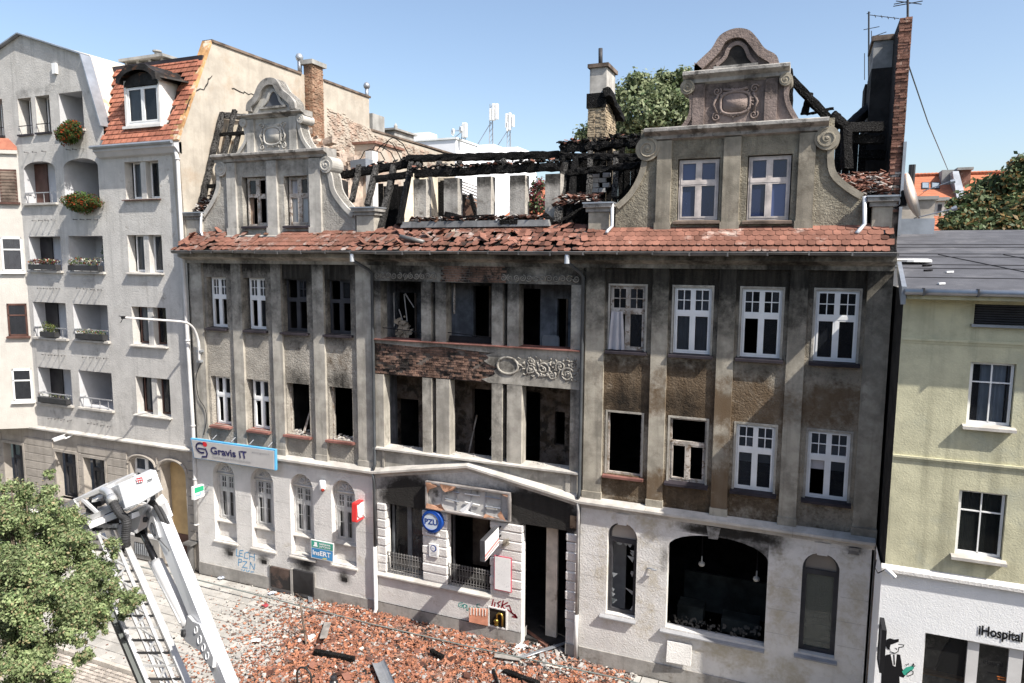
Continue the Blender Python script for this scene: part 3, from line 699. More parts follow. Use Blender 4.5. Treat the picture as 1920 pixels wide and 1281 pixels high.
for (a,b),(wa,wb) in zip(NI,WI):
    mb=MB(); wall(mb,a-.02,b+.02,1.6,4.84,-.01,[(wa,wb,2.42,4.24)],.3,.25,lambda x,z:(.02,.25*gb(x,z,(a+b)/2,1.9,.6,.3),0)); nb=mb.build('niche',white_w,TEN,recalc=False)
    mb=MB(); c=(a+b)/2
    mb.tube([(c+.36*math.cos(t),-.03,4.36+.3*math.sin(t)) for t in [math.pi*i/12 for i in range(13)]],.022,5)
    for k in range(5): t=math.pi*(k+.5)/5; mb.tube([(c,-.02,4.36),(c+.3*math.cos(t),-.04,4.36+.25*math.sin(t))],.028,5,rs=[.01,.045])
    mb.box(a,b,-.06,.0,4.27,4.32); mb.build('tympanum_relief',white_w,nb,smooth=True)
    mb=MB(); mb.hexa([(a,-.14,2.3),(b,-.14,2.3),(b,.04,2.36),(a,.04,2.36),(a,-.14,2.34),(b,-.14,2.34),(b,.04,2.43),(a,.04,2.43)]); mb.build('sill',stone_top,nb)
    mb=MB(); mb.hexa([(a-.06,-.32,1.50),(b+.06,-.32,1.50),(b+.06,-.02,1.58),(a-.06,-.02,1.58),(a-.06,-.32,1.55),(b+.06,-.32,1.55),(b+.06,-.02,1.68),(a-.06,-.02,1.68)]); mb.build('sill',stone_top,nb)
    sill_y=None
    w=window(TEN,wa,wb,2.42,4.24,.05,sill=None,tr=.66,curtain=[(.14,.36,.02,.62,curt),(.66,.8,.02,.62,curt_g)],fm=mat('dull_white_frame',(.55,.55,.54),rough=.5),label=None)
    mb=MB()
    for k in range(6): x=wa+.06+(wb-wa-.12)*k/5; mb.tube([(x,-.035,2.44),(x,-.035,4.2)],.007,4)
    for z in (2.55,3.15,3.75,4.12): mb.tube([(wa-.04,-.035,z),(wb+.04,-.035,z)],.007,4)
    mb.build('grille',mat('grille_paint',(.42,.42,.42),rough=.5),w)
# plinths
for q in ((-15.42,-11.82),(-9.62,-6.9)): mb=MB(); wall(mb,q[0],q[1],0,.5,-.29,(),.2,0,lambda x,z:(.1,.2*(z<.2),0)); mb.face((q[0],-.29,.5),(q[1],-.29,.5),(q[1],-.24,.5),(q[0],-.24,.5)); mb.face((q[1],-.29,0),(q[1],-.24,0),(q[1],-.24,.5),(q[1],-.29,.5)); mb.build('plinth',plinth_m,TEN,recalc=False)
mb=MB(); wall(mb,-6.84,-1.29,0,.5,-.29,(),.2,0,lambda x,z:(.12,.1,0)); mb.face((-1.29,-.29,0),(-1.29,.3,0),(-1.29,.3,.5),(-1.29,-.29,.5)); mb.build('plinth',plinth_m,TEN,recalc=False)
mb=MB(); mb.box(.27,.68,-.30,.2,0,.5); mb.build('plinth',plinth_m,TEN)
mb=MB(); wall(mb,.72,8.96,0,.5,-.29,(),.2,0,lambda x,z:(.1,.2,0)); mb.face((.72,-.29,.5),(8.96,-.29,.5),(8.96,-.24,.5),(.72,-.24,.5)); mb.face((.72,-.29,0),(.72,-.2,0),(.72,-.2,.5),(.72,-.29,.5)); mb.build('plinth',plinth_m,TEN,recalc=False)
# boarded cellar openings and burnt vent holes
board_k=mat('black_board',(.028,.027,.028),rough=.5,var=.3); board_b=mat('brown_board',(.085,.06,.05),rough=.5,var=.35,col2=(.03,.028,.028),c2scale=1.1,c2=(.45,.55))
mb=MB(); mb.box(-11.72,-10.72,-.33,-.24,.16,.98); mb.build('cellar_shutter',board_b,TEN,label='brown scorched cellar shutter',bevel=.01)
mb=MB(); mb.box(-10.62,-9.68,-.34,-.24,.17,1.06); mb.build('cellar_shutter',board_k,TEN,label='plain black cellar shutter',bevel=.01)
mb=MB(); mb.box(-11.8,-11.72,-.30,-.2,.0,1.02);mb.box(-10.72,-10.62,-.36,-.2,.0,1.06); mb.box(-9.68,-9.62,-.29,-.2,.0,1.06); mb.box(-11.8,-9.62,-.27,-.2,0,.17); mb.build('shutter_frame',plinth_m,TEN)
for cx,cz in ((-13.74,1.12),(-12.05,1.06),(-8.3,1.04)):
    mb=MB(); mb.box(cx-.12,cx+.12,-.262,-.24,cz-.07,cz+.07); mb.build('vent_hole',soot_shade,TEN)
# middle bay
def dirt_gc(x,z):
    s=1.3*gb(x,z,-5.6,4.6,1.15,.8,2)+1.45*gb(x,z,-.3,4.6,1.3,.8,2)+.34*gb(x,z,-3.1,5.2,2.6,.6,2)+.2*gb(x,z,-3,4.5,4,1.2)+.4*gb(x,z,-1.5,4.9,.8,.5,2)
    s+=.12*gb(x,z,-6.6,3.,.4,1.8)+.1*gb(x,z,-3,.7,4,.3)
    return s,.12*gb(x,z,-3,1.,4,.6),0
ol=[(-6.88,.5),(.7,.5),(.7,5.36),(-3.19,6.02),(-6.88,5.36)]
OP=[(-6.5,-4.97,1.62,4.22),(-4.05,-2.39,1.60,4.21),(-1.28,.27,.06,4.27)]
mb=MB(); wall(mb,-6.9,.72,.06,6.05,YG,OP,.13,.34,dirt_gc,outline=ol); mb.build('wall',white_w,TEN,recalc=False)
blk=[]
for x0,x1,jl,jr,zb in ((-6.84,-6.5,0,1,1.66),(-4.97,-4.05,1,1,1.66),(-2.39,-1.28,1,1,1.66),(.27,.66,1,0,1.0)):
    z=zb; k=0
    while z<4.1:
        h=.325
        if not (x0==-2.39 and 1.7<z<3.0 and False):
            mb=MB(); e=.035 if k%2 else .022
            mb.box(x0-(e if jl else 0),x1+(e if jr else 0),YG-e,YG+.26,z+.012,min(z+h-.012,4.2)); mb.v=[(p[0]+random.uniform(-.006,.006),p[1]+random.uniform(-.006,.006),p[2]) for p in mb.v]
            mb.build('rustic_block',white_w,TEN,bevel=.03)
        z+=h; k+=1
mb=MB(); mb.xprism([(-.37,1.52),(-.37,1.57),(-.24,1.64),(-.2,1.64),(-.2,1.52)],-6.84,-2.36); mb.build('sill',stone_top,TEN)
# shop window behind the first opening, sooted; window two is burnt out
win_grey=mat('grey_shop_frame',(.13,.14,.15),rough=.5,var=.3)
sill_y=.0
window(TEN,-6.45,-5.0,1.64,4.2,.12,win_grey,pane_g,style='double',sill=None,label='grey shop window frame with sooted panes')
mb=MB()
for q in ((-4.0,-3.93),(-2.5,-2.43)): mb.box(q[0],q[1],.1,.18,1.64,4.2)
mb.build('burnt_frame',frame_k,TEN)
mb=MB(); mb.box(-4.0,-3.4,1.7,1.8,1.6,4.2); mb.build('inner_door',frame_d,TEN)
def rail(x0,x1,z0,name='window_railing'):
    mb=MB(); y=-.19; n=int((x1-x0)/.105)
    for z in (z0+.08,z0+.16,z0+.62): mb.beam((x0,y,z),(x1,y,z),.02,.02)
    for k in range(n+1):
        x=x0+(x1-x0)*k/n; mb.tube([(x,y,z0),(x,y,z0+.7)],.013,5); mb.lathe([(.0,0),(.03,.03),(0,.09)],(x,y,z0+.7),5,cap=False)
        if k<n:
            xm=x+(x1-x0)/n/2; mb.tube([(x,y,z0+.62),(xm,y,z0+.76),(x+(x1-x0)/n,y,z0+.62)],.009,4); mb.tube([(x,y,z0+.2),(xm,y,z0+.3),(xm,y,z0+.55)],.008,4); mb.lathe([(.0,0),(.028,.03),(0,.06)],(xm,y,z0+.36),5,cap=False)
    return mb.build(name,iron_d,TEN)
rail(-6.45,-5.0,1.66); rail(-4.02,-2.42,1.66)
# passage behind the door: side wall, floor rubble
pa,pb=atY(1024,1060,.5),atY(1045,1060,.5); mb=MB(); mb.box(pa.x,pb.x,.5,.62,.1,4.1); mb.build('passage_wall',mat('passage_plaster',(.62,.57,.5),var=.2,col2=(.25,.2,.14),c2scale=.7,c2=(.52,.62)),TEN)
mb=MB(); mb.box(-1.28,.27,-.25,.5,0,.06); mb.build('doorstep',plinth_m,TEN)
# meter box with its torn door
mb=MB(); x0,x1,z0,z1=-2.43,-1.82,.55,1.17; mb.box(x0,x1,-.30,-.255,z0-.05,z0); mb.box(x0,x1,-.30,-.255,z1,z1+.04);mb.box(x0-.04,x0,-.30,-.255,z0-.05,z1+.04);mb.box(x1,x1+.04,-.30,-.255,z0-.05,z1+.04)
mx=mb.build('meter_box',white_w,TEN)
mb=MB(); mb.box(x0,x1,-.262,-.254,z0,z1); mb.build('recess',mat('dark_recess',(.03,.025,.02),var=.3),mx)
brass=mat('brass',(.42,.28,.07),rough=.35,metal=.9,var=.3)
mb=MB(); mb.lathe([(.05,0),(.08,.03),(.05,.07),(.07,.1),(.09,.16),(.06,.22),(.03,.24)],(-2.15,-.31,.6),12); mb.tube([(-2.13,-.31,.8),(-2.13,-.31,.98),(-2.07,-.31,1.05),(-1.97,-.31,1.04),(-1.93,-.31,.95),(-1.93,-.31,.62)],.035,8); mb.build('gas_regulator',brass,mx,smooth=True)
orange=mat('faded_orange_plastic',(.52,.235,.155),rough=.6,var=.25,col2=(.62,.5,.44),c2scale=4,c2=(.58,.68))
mb=MB(); mb.hexa([(-3.1,-.46,.60),(-2.47,-.33,.53),(-2.47,-.31,.53),(-3.1,-.44,.60),(-3.1,-.46,1.10),(-2.47,-.33,1.13),(-2.47,-.31,1.13),(-3.1,-.44,1.10)]); 
fl=mb.build('meter_door',orange,mx)
mb=MB()
for k in range(6): a=-3.05+k*.1; y=-.455+.0206*k*1.0; mb.box(a,a+.022,y-.012,y+.02,.86+.02*(k%2),1.12)
mb.build('slot',white_w,fl)
# right wing ground floor
def dirt_gr(x,z):
    s=.55*gb(x,z,6.15,4.75,.75,.5,2)+.62*gb(x,z,5.3,5.0,1.5,.22)+.5*gb(x,z,4.6,4.95,1.,.2)+.5*gb(x,z,3.35,3.9,.14,.6)+.75*gb(x,z,8.46,5.05,.3,.18,2)+.10*gb(x,z,4,.6,4,.3)
    b=.42*gb(x,z,6.75,3.3,.42,1.3)+.38*gb(x,z,2.85,4.6,.35,.5)+.3*gb(x,z,1.4,3.2,.25,1.2)+.3*gb(x,z,2.9,2.4,.3,1.2)+.42*gb(x,z,5.3,1.2,1.,.35)+.4*gb(x,z,6.9,1.0,.7,.5)+.3*gb(x,z,8.5,3.4,.3,1.4)+.3*gb(x,z,4,5.0,3,.12)+.25
    return s,b*.9-.05,.0
mb=MB(); wall(mb,.68,8.96,.5,5.12,YG,[(1.58,2.51,1.79,4.80,4.33),(3.45,6.29,1.72,4.81,4.28),(7.2,8.15,1.79,4.79,4.32)],.13,.26,dirt_gr); mb.build('wall',white_w,TEN,recalc=False)
mb=MB(); mb.xprism([(YG,0),(YG,5.1),(.4,5.1),(.4,0)],8.9,8.965); mb.build('wall_return',white_w,TEN)
sillstone=mat('granite_sill',(.3,.3,.31),var=.15,speck=.25,ss=90)
for a,b,z in ((1.4,2.55,1.79),(3.3,6.31,1.72),(7.1,8.22,1.79)):
    mb=MB(); mb.hexa([(a,-.38,z-.13),(b,-.38,z-.13),(b,-.2,z-.06),(a,-.2,z-.06),(a,-.38,z-.09),(b,-.38,z-.09),(b,.02,z+.015),(a,.02,z+.015)]); mb.build('sill',sillstone,TEN)
for cx in (2.04,4.75,7.68):   # keystones
    mb=MB(); mb.prism([(cx-.13,4.74),(cx+.13,4.74),(cx+.2,5.1),(cx-.2,5.1)],-.285,-.2,d=((.62 if cx==4.75 else .0),.2,0)); mb.build('keystone',white_w,TEN)
def archwin(xa,xb,za,zs,zt,lab,broken):
    mb=MB(); y0,y1=-.06,.03; A=arch_pts(xa,xb,zs,zt,14); fw=.075
    B=[((xa+xb)/2+((p[0]-(xa+xb)/2))*(1-2*fw/(xb-xa)),zs+(p[1]-zs)*(1-fw/(zt-zs))) for p in A]
    for i in range(len(A)-1):
        p,q,r,s_=A[i],A[i+1],B[i+1],B[i]
        for y in (y0,y1): mb.face((p[0],y,p[1]),(q[0],y,q[1]),(r[0],y,r[1]),(s_[0],y,s_[1]))
        mb.face((s_[0],y0,s_[1]),(r[0],y0,r[1]),(r[0],y1,r[1]),(s_[0],y1,s_[1]))
    mb.box(xa,xa+fw,y0,y1,za,zs);mb.box(xb-fw,xb,y0,y1,za,zs);mb.box(xa+fw,xb-fw,y0,y1,za,za+.12);mb.box(xa+fw,xb-fw,y0-.01,y1-.001,zs-.24,zs-.1)
    for q in ((xa+fw,xa+fw+.05),(xb-fw-.05,xb-fw)): mb.box(q[0],q[1],y0-.008,y1-.002,za+.12,zs-.24)
    w=mb.build('arched_window',frame_k,TEN,label=lab)
    if broken:
        mb=MB(); a,b,c,d=xa+fw+.05,xb-fw-.05,za+.12,zs-.24
        for k in range(16):
            t=random.random(); s_=random.randrange(4); L=random.uniform(.08,.3); wd=random.uniform(.06,.16)
            p=[(a,c+(d-c)*t),(b,c+(d-c)*t),(a+(b-a)*t,d),(a+(b-a)*t,c)][s_]; nx,nz=[(1,.4),(-1,.5),(.2,-1),(.3,1)][s_]
            q=(-nz,nx); mb.face((p[0]-q[0]*wd*.6,-.02,p[1]-q[1]*wd*.6),(p[0]+q[0]*wd*.6,-.02,p[1]+q[1]*wd*.6),(p[0]+nx*L,-.02,p[1]+nz*L))
        mb.v=[(min(max(v[0],a),b),v[1],min(max(v[2],c),d)) for v in mb.v]
        mb.build('broken_glass',glass('shard_glass',(.25,.27,.28),.7,.08),w,recalc=False,kind='stuff')
    else:
        p=MB().sheet([(xa+fw,za+.12),(xb-fw,za+.12),(xb-fw,zs-.24),(xa+fw,zs-.24)],-.015); p.build('pane',glass('reflection_tint_pane',(.15,.165,.145),.55,.03),w,recalc=False)  # grey-green tint painted in for reflected greenery
    p=MB().sheet([(xa+fw,zs-.1)]+[(xb-fw,zs-.1)]+[q for q in B],-.015); p.build('pane',glass('dusty_pane',(.16,.145,.13),.8,.25),w,recalc=False)
    return w
mb=MB(); mb.box(1.42,1.86,1.1,1.2,.2,4.6); mb.build('inner_partition',mat('grey_partition',(.30,.31,.33),var=.15),TEN)
archwin(1.58,2.51,1.79,4.33,4.80,'arched window of dark frame with smashed glass',True); archwin(7.2,8.15,1.79,4.32,4.79,'arched window of dark frame with its pane still whole',False)
# restaurant room behind the big arch
mb=MB(); mb.box(3.6,6.2,2.3,2.4,1.2,2.5); mb.box(3.6,4.4,1.0,1.6,1.4,1.9); mb.box(5.0,6.1,.6,1.2,1.5,1.92); mb.build('shop_counter',mat('burnt_furniture',(.03,.035,.034),rough=.5,var=.5),TEN)
lampw=mat('lamp_glass',(.55,.53,.48),rough=.3)
for x,y,z in ((4.3,1.0,3.35),(5.95,.8,3.25)):
    mb=MB(); mb.lathe([(.02,.28),(.025,.1),(.09,.07),(.10,.0),(.07,-.04)],(x,y,z),14); pl_=mb.build('pendant_lamp',lampw,TEN,smooth=True); mb=MB(); mb.tube([(x,y,z+.28),(x,y,5.2)],.006,4); mb.build('lamp_cord',frame_k,pl_)
mb=MB()
for _ in range(90):
    x=random.uniform(3.5,6.25); c=Vector((x,random.uniform(.0,.5),1.74+abs(random.gauss(0,.05))+.12*(x>5.7))); q=random.uniform(.02,.1); mb.obox(c,(q,0,random.uniform(-.05,.05)),(0,q*.6,.01),(0,.02,q*.5))
mb.build('sill_rubble',mat('ash_rubble',(.07,.065,.058),var=.6),TEN,kind='stuff')
mb=MB(); mb.tube([(2.85,YG,3.5),(3.08,YG-.12,3.55)],.018,5); mb.box(3.0,3.16,-.42,-.34,3.52,3.55); mb.build('bent_bracket',zinc,TEN)
mb=MB(); mb.box(8.34,8.58,-.30,-.24,5.02-.0,5.09);
for k in range(4): mb.box(8.34,8.58,-.295,-.24,4.92+k*.027,4.935+k*.027)
mb.box(8.32,8.6,-.285,-.24,4.9,4.91); mb.build('vent_grille',plinth_m,TEN)
mb=MB(); mb.hexa([(3.53,-.46,.72),(4.27,-.40,.72),(4.27,-.36,.72),(3.53,-.42,.72),(3.53,-.33,1.33),(4.27,-.3,1.35),(4.27,-.26,1.35),(3.53,-.28,1.33)]); mb.build('loose_hatch',white_w,TEN,bevel=.01)
mb=MB()   # raised darker strips: groove shade of the render joints put into colour
for z in (3.62,2.92,2.2):
    for a,b in ((.74,1.5),(2.56,3.4),(6.34,7.12),(8.2,8.9)): mb.box(a,b,YG-.003,YG+.01,z,z+.012)
for z in (3.6,3.0,2.4):
    for a,b in ((-15.3,-14.56),(-13.3,-12.66),(-11.4,-10.78),(-9.55,-8.9),(-7.68,-6.95)): mb.box(a,b,YG-.003,YG+.01,z,z+.010)
mb.build('render_joint',mat('joint_shadow',(.42,.40,.38)),TEN,kind='stuff')
# ---------------------------------------------------------------- tiled pent roof, gables, burnt attic
def tile_mesh(w=.196,L=.36,t=.016,cracked=False):
    mb=MB(); o=[(w/2,L),(-w/2,L),(-w/2,.07)]+[(-w/2*math.cos(a),.07-.07*math.sin(a)) for a in (math.pi*.25,math.pi*.5,math.pi*.75)]+[(w/2,.07)]
    if cracked: o=[(w/2,L*.55),(w*.1,L*.7),(-w/2,L*.62),(-w/2,.07),(-w*.2,.0),(w*.3,.01),(w/2,.08)]
    A=[(x,y,t) for x,y in o]; B=[(x,y,0) for x,y in o]; n=len(o)
    mb.f.append(list(range(n))); mb.mi.append(0); mb.v=A+B
    for i in range(n): j=(i+1)%n; mb.f.append([j,i,n+i,n+j]); mb.mi.append(0)
    return mb
def mesh_only(mb,name,m):
    o=mb.build(name,m); me=o.data; bpy.data.objects.remove(o); return me
ANG=math.atan2(.66,1.03); up=Vector((0,math.cos(ANG),math.sin(ANG))); nn=Vector((0,-math.sin(ANG),math.cos(ANG)))
mb=MB(); mb.hexa([(-15.25,-1.04,13.0),(8.93,-1.04,13.0),(8.93,.3,13.0),(-15.25,.3,13.0),(-15.25,-1.04,13.04),(8.93,-1.04,13.04),(8.93,.05,13.71),(-15.25,.05,13.71)]); mb.build('roof_deck',charred,TEN)
tiles=[]
for r in range(6):
    s=.0+.25*r; k=0; x=-15.15+(r%2)*.1
    while x<8.85:
        mess=0.
        if -7.2<x<1.0: mess=.75
        if x<-13.6: mess=.8
        if -13.6<x<-11.2: mess=.5
        if -9.3<x<-7.2: mess=.45
        if x>8.3: mess=.3
        if r==5 and not(-7<x<.8): x+=.202; continue
        if -13.4<x<-10.9 and r>=3 and random.random()<.75: x+=.202; continue
        if mess and random.random()<mess*.08: x+=.202; continue
        p=Vector((x+random.uniform(-.006,.006)+mess*random.uniform(-.06,.06),-1.06,13.075))+up*(s+mess*random.uniform(-.09,.06))+nn*(.012+.03*(r>0)+mess*random.uniform(0,.03))
        rz=random.uniform(-.015,.015)+mess*random.uniform(-.25,.25)*random.random(); rx=ANG-.055+random.uniform(-.012,.012)+mess*random.uniform(-.09,.05); ry=mess*random.uniform(-.07,.07)
        tiles.append((p,(rx,ry,rz),mess)); x+=.202
for _ in range(40):   # loose tiles slid down over the middle of the roof
    x=random.choice((random.uniform(-7.2,.9),random.uniform(-7.2,.9),random.uniform(-15,-13.2)))
    p=Vector((x,-1.02,13.12))+up*random.uniform(0.05,1.25)+nn*random.uniform(.02,.07)
    tiles.append((p,(ANG+random.uniform(-.2,.15),random.uniform(-.2,.2),random.uniform(-1.6,1.6)),1.))
tiles.sort(key=lambda t:(t[0]-CAM).length)
tm=[mesh_only(tile_mesh(),'roof_tile',tile_m),mesh_only(tile_mesh(),'roof_tile',tile_b),mesh_only(tile_mesh(cracked=True),'roof_tile',tile_b)]
def place_tiles(tiles,parent,limit=300,name='roof_tile',mats=None):
    for p,e,m in tiles[:limit]:
        me=tm[0] if random.random()>m*.6 else tm[random.choice((1,1,2))]; put(name,me,parent,p,e,(1,1-.25*m,1))
    if len(tiles)>limit:
        from mathutils import Euler
        mb=MB()
        for p,e,m in tiles[limit:]:
            t=tile_mesh(cracked=random.random()<m*.3); M_=Euler(e).to_matrix(); b=len(mb.v); d=(random.uniform(0,.28)+.35*m*random.random(),random.uniform(0,.3),random.choice((0,0,0,.35)))
            for v in t.v: mb.vert(p+M_@Vector(v),d)
            for f in t.f: mb.f.append([i+b for i in f]); mb.mi.append(0)
        mb.build('roof_tiles',tile_m,parent,recalc=False,kind='stuff')
place_tiles(tiles,TEN)
mb=MB(); mb.tube([atY(*ZM(300,950),-.7)+Vector((0,0,.06)),atY(*ZM(445,985),-.75)+Vector((0,0,.06))],.075,9); mb.build('fallen_pipe',gutter_m,TEN,smooth=True)

# -- gables -------------------------------------------------------------------------------------
gab_l=mat('gable_render_left',(.37,.35,.315),bump=1.,bs=15,bd=.045,bump2=.5,bs2=30,streak=.35,var=.2)
gab_ls=mat('gable_smooth_left',(.42,.40,.365),bump=.5,bs=40,bd=.02,streak=.4,var=.2)
gab_r=mat('gable_render_right',(.25,.225,.175),bump=1.,bs=15,bd=.045,bump2=.5,bs2=30,streak=.35,var=.25)
gab_rs=mat('gable_smooth_right',(.28,.25,.20),bump=.5,bs=40,bd=.02,streak=.45,var=.25)
gab_t=mat('gable_crown_right',(.235,.185,.165),bump=.8,bs=18,bd=.03,streak=.4,var=.25)
cop=mat('gable_cornice',(.30,.285,.265),bump=.6,bs=30,bd=.02,streak=.5,var=.35,col2=(.09,.085,.08),c2scale=2.2,c2=(.5,.65))
def curve_pts(pts,n=5):
    "Catmull-Rom through points"
    P=[pts[0]]+list(pts)+[pts[-1]]; out=[]
    for i in range(1,len(P)-2):
        a,b,c,d=[Vector((*p,0)) for p in P[i-1:i+3]]
        for k in range(n):
            t=k/n; q=.5*((2*b)+(c-a)*t+(2*a-5*b+4*c-d)*t*t+(3*b-a-3*c+d)*t**3); out.append((q.x,q.y))
    return out+[pts[-1]]
def band(pts,wid,y0,y1,m,parent,name='coping'):
    "moulding that follows a curve on its inner side"
    mb=MB(); n=len(pts); off=[]
    for i in range(n):
        a=Vector(pts[max(i-1,0)]);b=Vector(pts[min(i+1,n-1)]); t=(b-a).normalized(); off.append((pts[i][0]-t.y*wid,pts[i][1]+t.x*wid))
    for i in range(n-1):
        mb.hexa([(pts[i][0],y0,pts[i][1]),(pts[i+1][0],y0,pts[i+1][1]),(pts[i+1][0],y1,pts[i+1][1]),(pts[i][0],y1,pts[i][1]),
                 (off[i][0],y0,off[i][1]),(off[i+1][0],y0,off[i+1][1]),(off[i+1][0],y1,off[i+1][1]),(off[i][0],y1,off[i][1])])
    return mb.build(name,m,parent)
def volute(c,r,y0,y1,m,parent,hand=1):
    mb=MB(); mb.lathe([(r,0),(r,y1-y0)],(c[0],y0,c[1]),22,(0,1,0)); spiral(mb,c,r*.86,1.9,hand,y0,r*.10,math.pi*.5); mb.lathe([(r*.2,0),(r*.1,.04)],(c[0],y0+.01,c[1]),10,(0,-1,0))
    return mb.build('volute',m,parent,bevel=0)
def cornice(x0,x1,z0,z1,m,parent,over=.3,y=-.02,back=.4,ends=.12):
    h=z1-z0; mb=MB(); pr=[(y,z0),(y-over*.35,z0+h*.12),(y-over*.4,z0+h*.38),(y-over*.95,z0+h*.62),(y-over,z0+h*.66),(y-over,z0+h*.88),(y-over*.6,z1),(back,z1+.01),(back,z0)]
    mb.xprism(pr,x0-ends,x1+ends); return mb.build('cornice',m,parent)
def cartouche(x0,x1,z0,z1,y,m,parent):
    cx,cz=(x0+x1)/2,(z0+z1)/2; w,h=(x1-x0)/2,(z1-z0)/2; mb=MB()
    mb.prism([(cx+w*.55*math.cos(t)*(1-.07*math.cos(4*t)),cz+h*.6*math.sin(t)*(1-.05*math.cos(4*t))) for t in [2*math.pi*i/28 for i in range(28)]],y-.045,y+.01,caps='f')
    mb.tube([(cx+w*.66*math.cos(t)*(1-.07*math.cos(4*t)),y-.02,cz+h*.7*math.sin(t)*(1-.05*math.cos(4*t))) for t in [2*math.pi*i/28 for i in range(28)]],.045,6,closed=True)
    for sx in (-1,1):
        for sz in (-1,1): spiral(mb,(cx+sx*w*.78,cz+sz*h*.78),w*.19,1.5,sx*sz,y-.02,.028,random.uniform(0,3),16)
        mb.tube([(cx+sx*w*.75,y-.02,cz-h*.55),(cx+sx*w*.92,y-.03,cz),(cx+sx*w*.72,y-.02,cz+h*.55)],.04,5)
    for _ in range(34):
        t=random.uniform(0,6.28); rr=random.uniform(.78,1.02); a=t+random.choice((-1,1))*1.3; q=(cx+w*.82*rr*math.cos(t),cz+h*.84*rr*math.sin(t)); mb.tube([(q[0],y,q[1]),(q[0]+.06*math.cos(a),y-.03,q[1]+.06*math.sin(a)),(q[0]+.12*math.cos(a+.7),y,q[1]+.12*math.sin(a+.7))],.03,5,rs=[.012,.032,.01])
    for k in range(7): t=-math.pi*.5+(k-3)*.22; mb.lathe([(.055,0),(.03,.05)],(cx+w*.6*math.cos(t),y,cz+h*.74*math.sin(t)),7,(0,-1,0))
    mb.tube([(cx-w*.5,y-.02,cz+h*.85),(cx,y-.04,cz+h*.72),(cx+w*.5,y-.02,cz+h*.85)],.04,5)
    return mb.build('cartouche',m,parent,smooth=True,kind='stuff')
def gable(side,f,low_l,low_r,z0,zc0,zc1,cor_x,pils,wins,up_l,up_r,uc,upils,top,niche,cart,vols,mr,ms,mt,dirt,dt,ped):
    Y=-.02; G=lambda p: XZ(*f(*p),Y)
    low_l=curve_pts([G(p) for p in low_l]); low_r=curve_pts([G(p) for p in low_r])
    ol=[(low_l[0][0],z0),(low_r[0][0],z0)]+low_r+[(low_r[-1][0],zc1),(low_l[-1][0],zc1)]+low_l[::-1]
    xs=[p[0] for p in ol]; mb=MB(); wall(mb,min(xs)-.05,max(xs)+.05,z0-.02,zc1+.05,Y,[(*w[:4],None,.24) for w in wins],.14,.24,dirt,outline=ol,thick=.0)
    n=len(ol)
    for i in range(n):
        p,q=ol[i],ol[(i+1)%n]; mb.face((p[0],Y,p[1]),(p[0],.4,p[1]),(q[0],.4,q[1]),(q[0],Y,q[1]),d=dirt(*p))
    g=mb.build('gable',mr,TEN,recalc=False)
    # back face with the same openings
    mb=MB(); wall(mb,min(xs)-.05,max(xs)+.05,z0-.02,zc1+.05,.4,[(*w[:4],None,0) for w in wins],.4,0,None,outline=ol); mb.build('gable_back',soot_shade,g,recalc=False)
    band(low_r,.17,Y-.07,.46,ms,g); band(low_l[::-1],.17,Y-.07,.46,ms,g)
    for c,r,h in vols: volute(c,r,-.14,.5,ms,g,h)
    for a,b in pils:
        mb=MB(); wall(mb,a,b,z0+.02,zc0,Y-.09,(),.16,0,dirt); 
        for x in (a,b): mb.face((x,Y-.09,z0),(x,Y,z0),(x,Y,zc0),(x,Y-.09,zc0),d=dirt(x,15))
        mb.box(a-.03,b+.03,Y-.13,Y,z0,z0+.3); mb.build('pilaster',ms,g,recalc=False)
    cornice(cor_x[0],cor_x[1],zc0,zc1,cop,g,.32)
    # upper storey
    ul=curve_pts([G(p) for p in up_l]); ur=curve_pts([G(p) for p in up_r])
    ol=[(ul[0][0],zc1-.02),(ur[0][0],zc1-.02)]+ur+[(ur[-1][0],uc[2]+.05),(ul[-1][0],uc[2]+.05)]+ul[::-1]
    xs=[p[0] for p in ol]; mb=MB(); wall(mb,min(xs)-.05,max(xs)+.05,zc1-.05,uc[2]+.1,Y+.02,(),.14,0,dt,outline=ol,thick=.36); ug=mb.build('gable_storey',mt,g,recalc=False)
    band(ur,.12,Y-.05,.42,mt,ug); band(ul[::-1],.12,Y-.05,.42,mt,ug)
    for a,b in upils:
        mb=MB(); wall(mb,a,b,zc1,uc[2],Y-.06,(),.2,0,dt)
        for x in (a,b): mb.face((x,Y-.06,zc1),(x,Y+.02,zc1),(x,Y+.02,uc[2]),(x,Y-.06,uc[2]),d=dt(x,17))
        mb.build('pilaster',mt,ug,recalc=False)
    cartouche(*cart,Y+.02,mt,ug)
    cornice(uc[0],uc[1],uc[2],uc[3],cop,g,.26,Y+.02)
    # crown
    tp=curve_pts([G(p) for p in top],4); ni=curve_pts([G(p) for p in niche],4)
    z0_=uc[3]; tp=[(max(min(x,uc[1]-.02),uc[0]+.02),max(z,z0_)) for x,z in tp]
    ol=[(tp[0][0],z0_-.02)]+[(tp[-1][0],z0_-.02)]+tp[::-1]
    mb=MB(); wall(mb,uc[0]-.1,uc[1]+.1,z0_-.05,max(z for x,z in tp)+.05,Y+.03,(),.14,0,dt,outline=ol,thick=.34); cr=mb.build('gable_crown',mt,g,recalc=False)
    band(tp[::-1],.24,Y-.10,.40,cop if side=='l' else mt,cr,'coping')
    band([(x,z) for x,z in ni][::-1],-.10,Y-.03,Y+.04,mt,cr,'niche_moulding')
    mb=MB(); mb.prism([(ni[0][0],ni[0][1])]+[ni[-1]]+ni[::-1][1:-1],Y+.02,Y+.03,caps='f'); mb.v=[(v[0],Y+.022,v[2]) for v in mb.v]; mb.build('niche',soot_shade if side=='r' else mat('niche_grey',(.10,.105,.12)),cr,recalc=False)
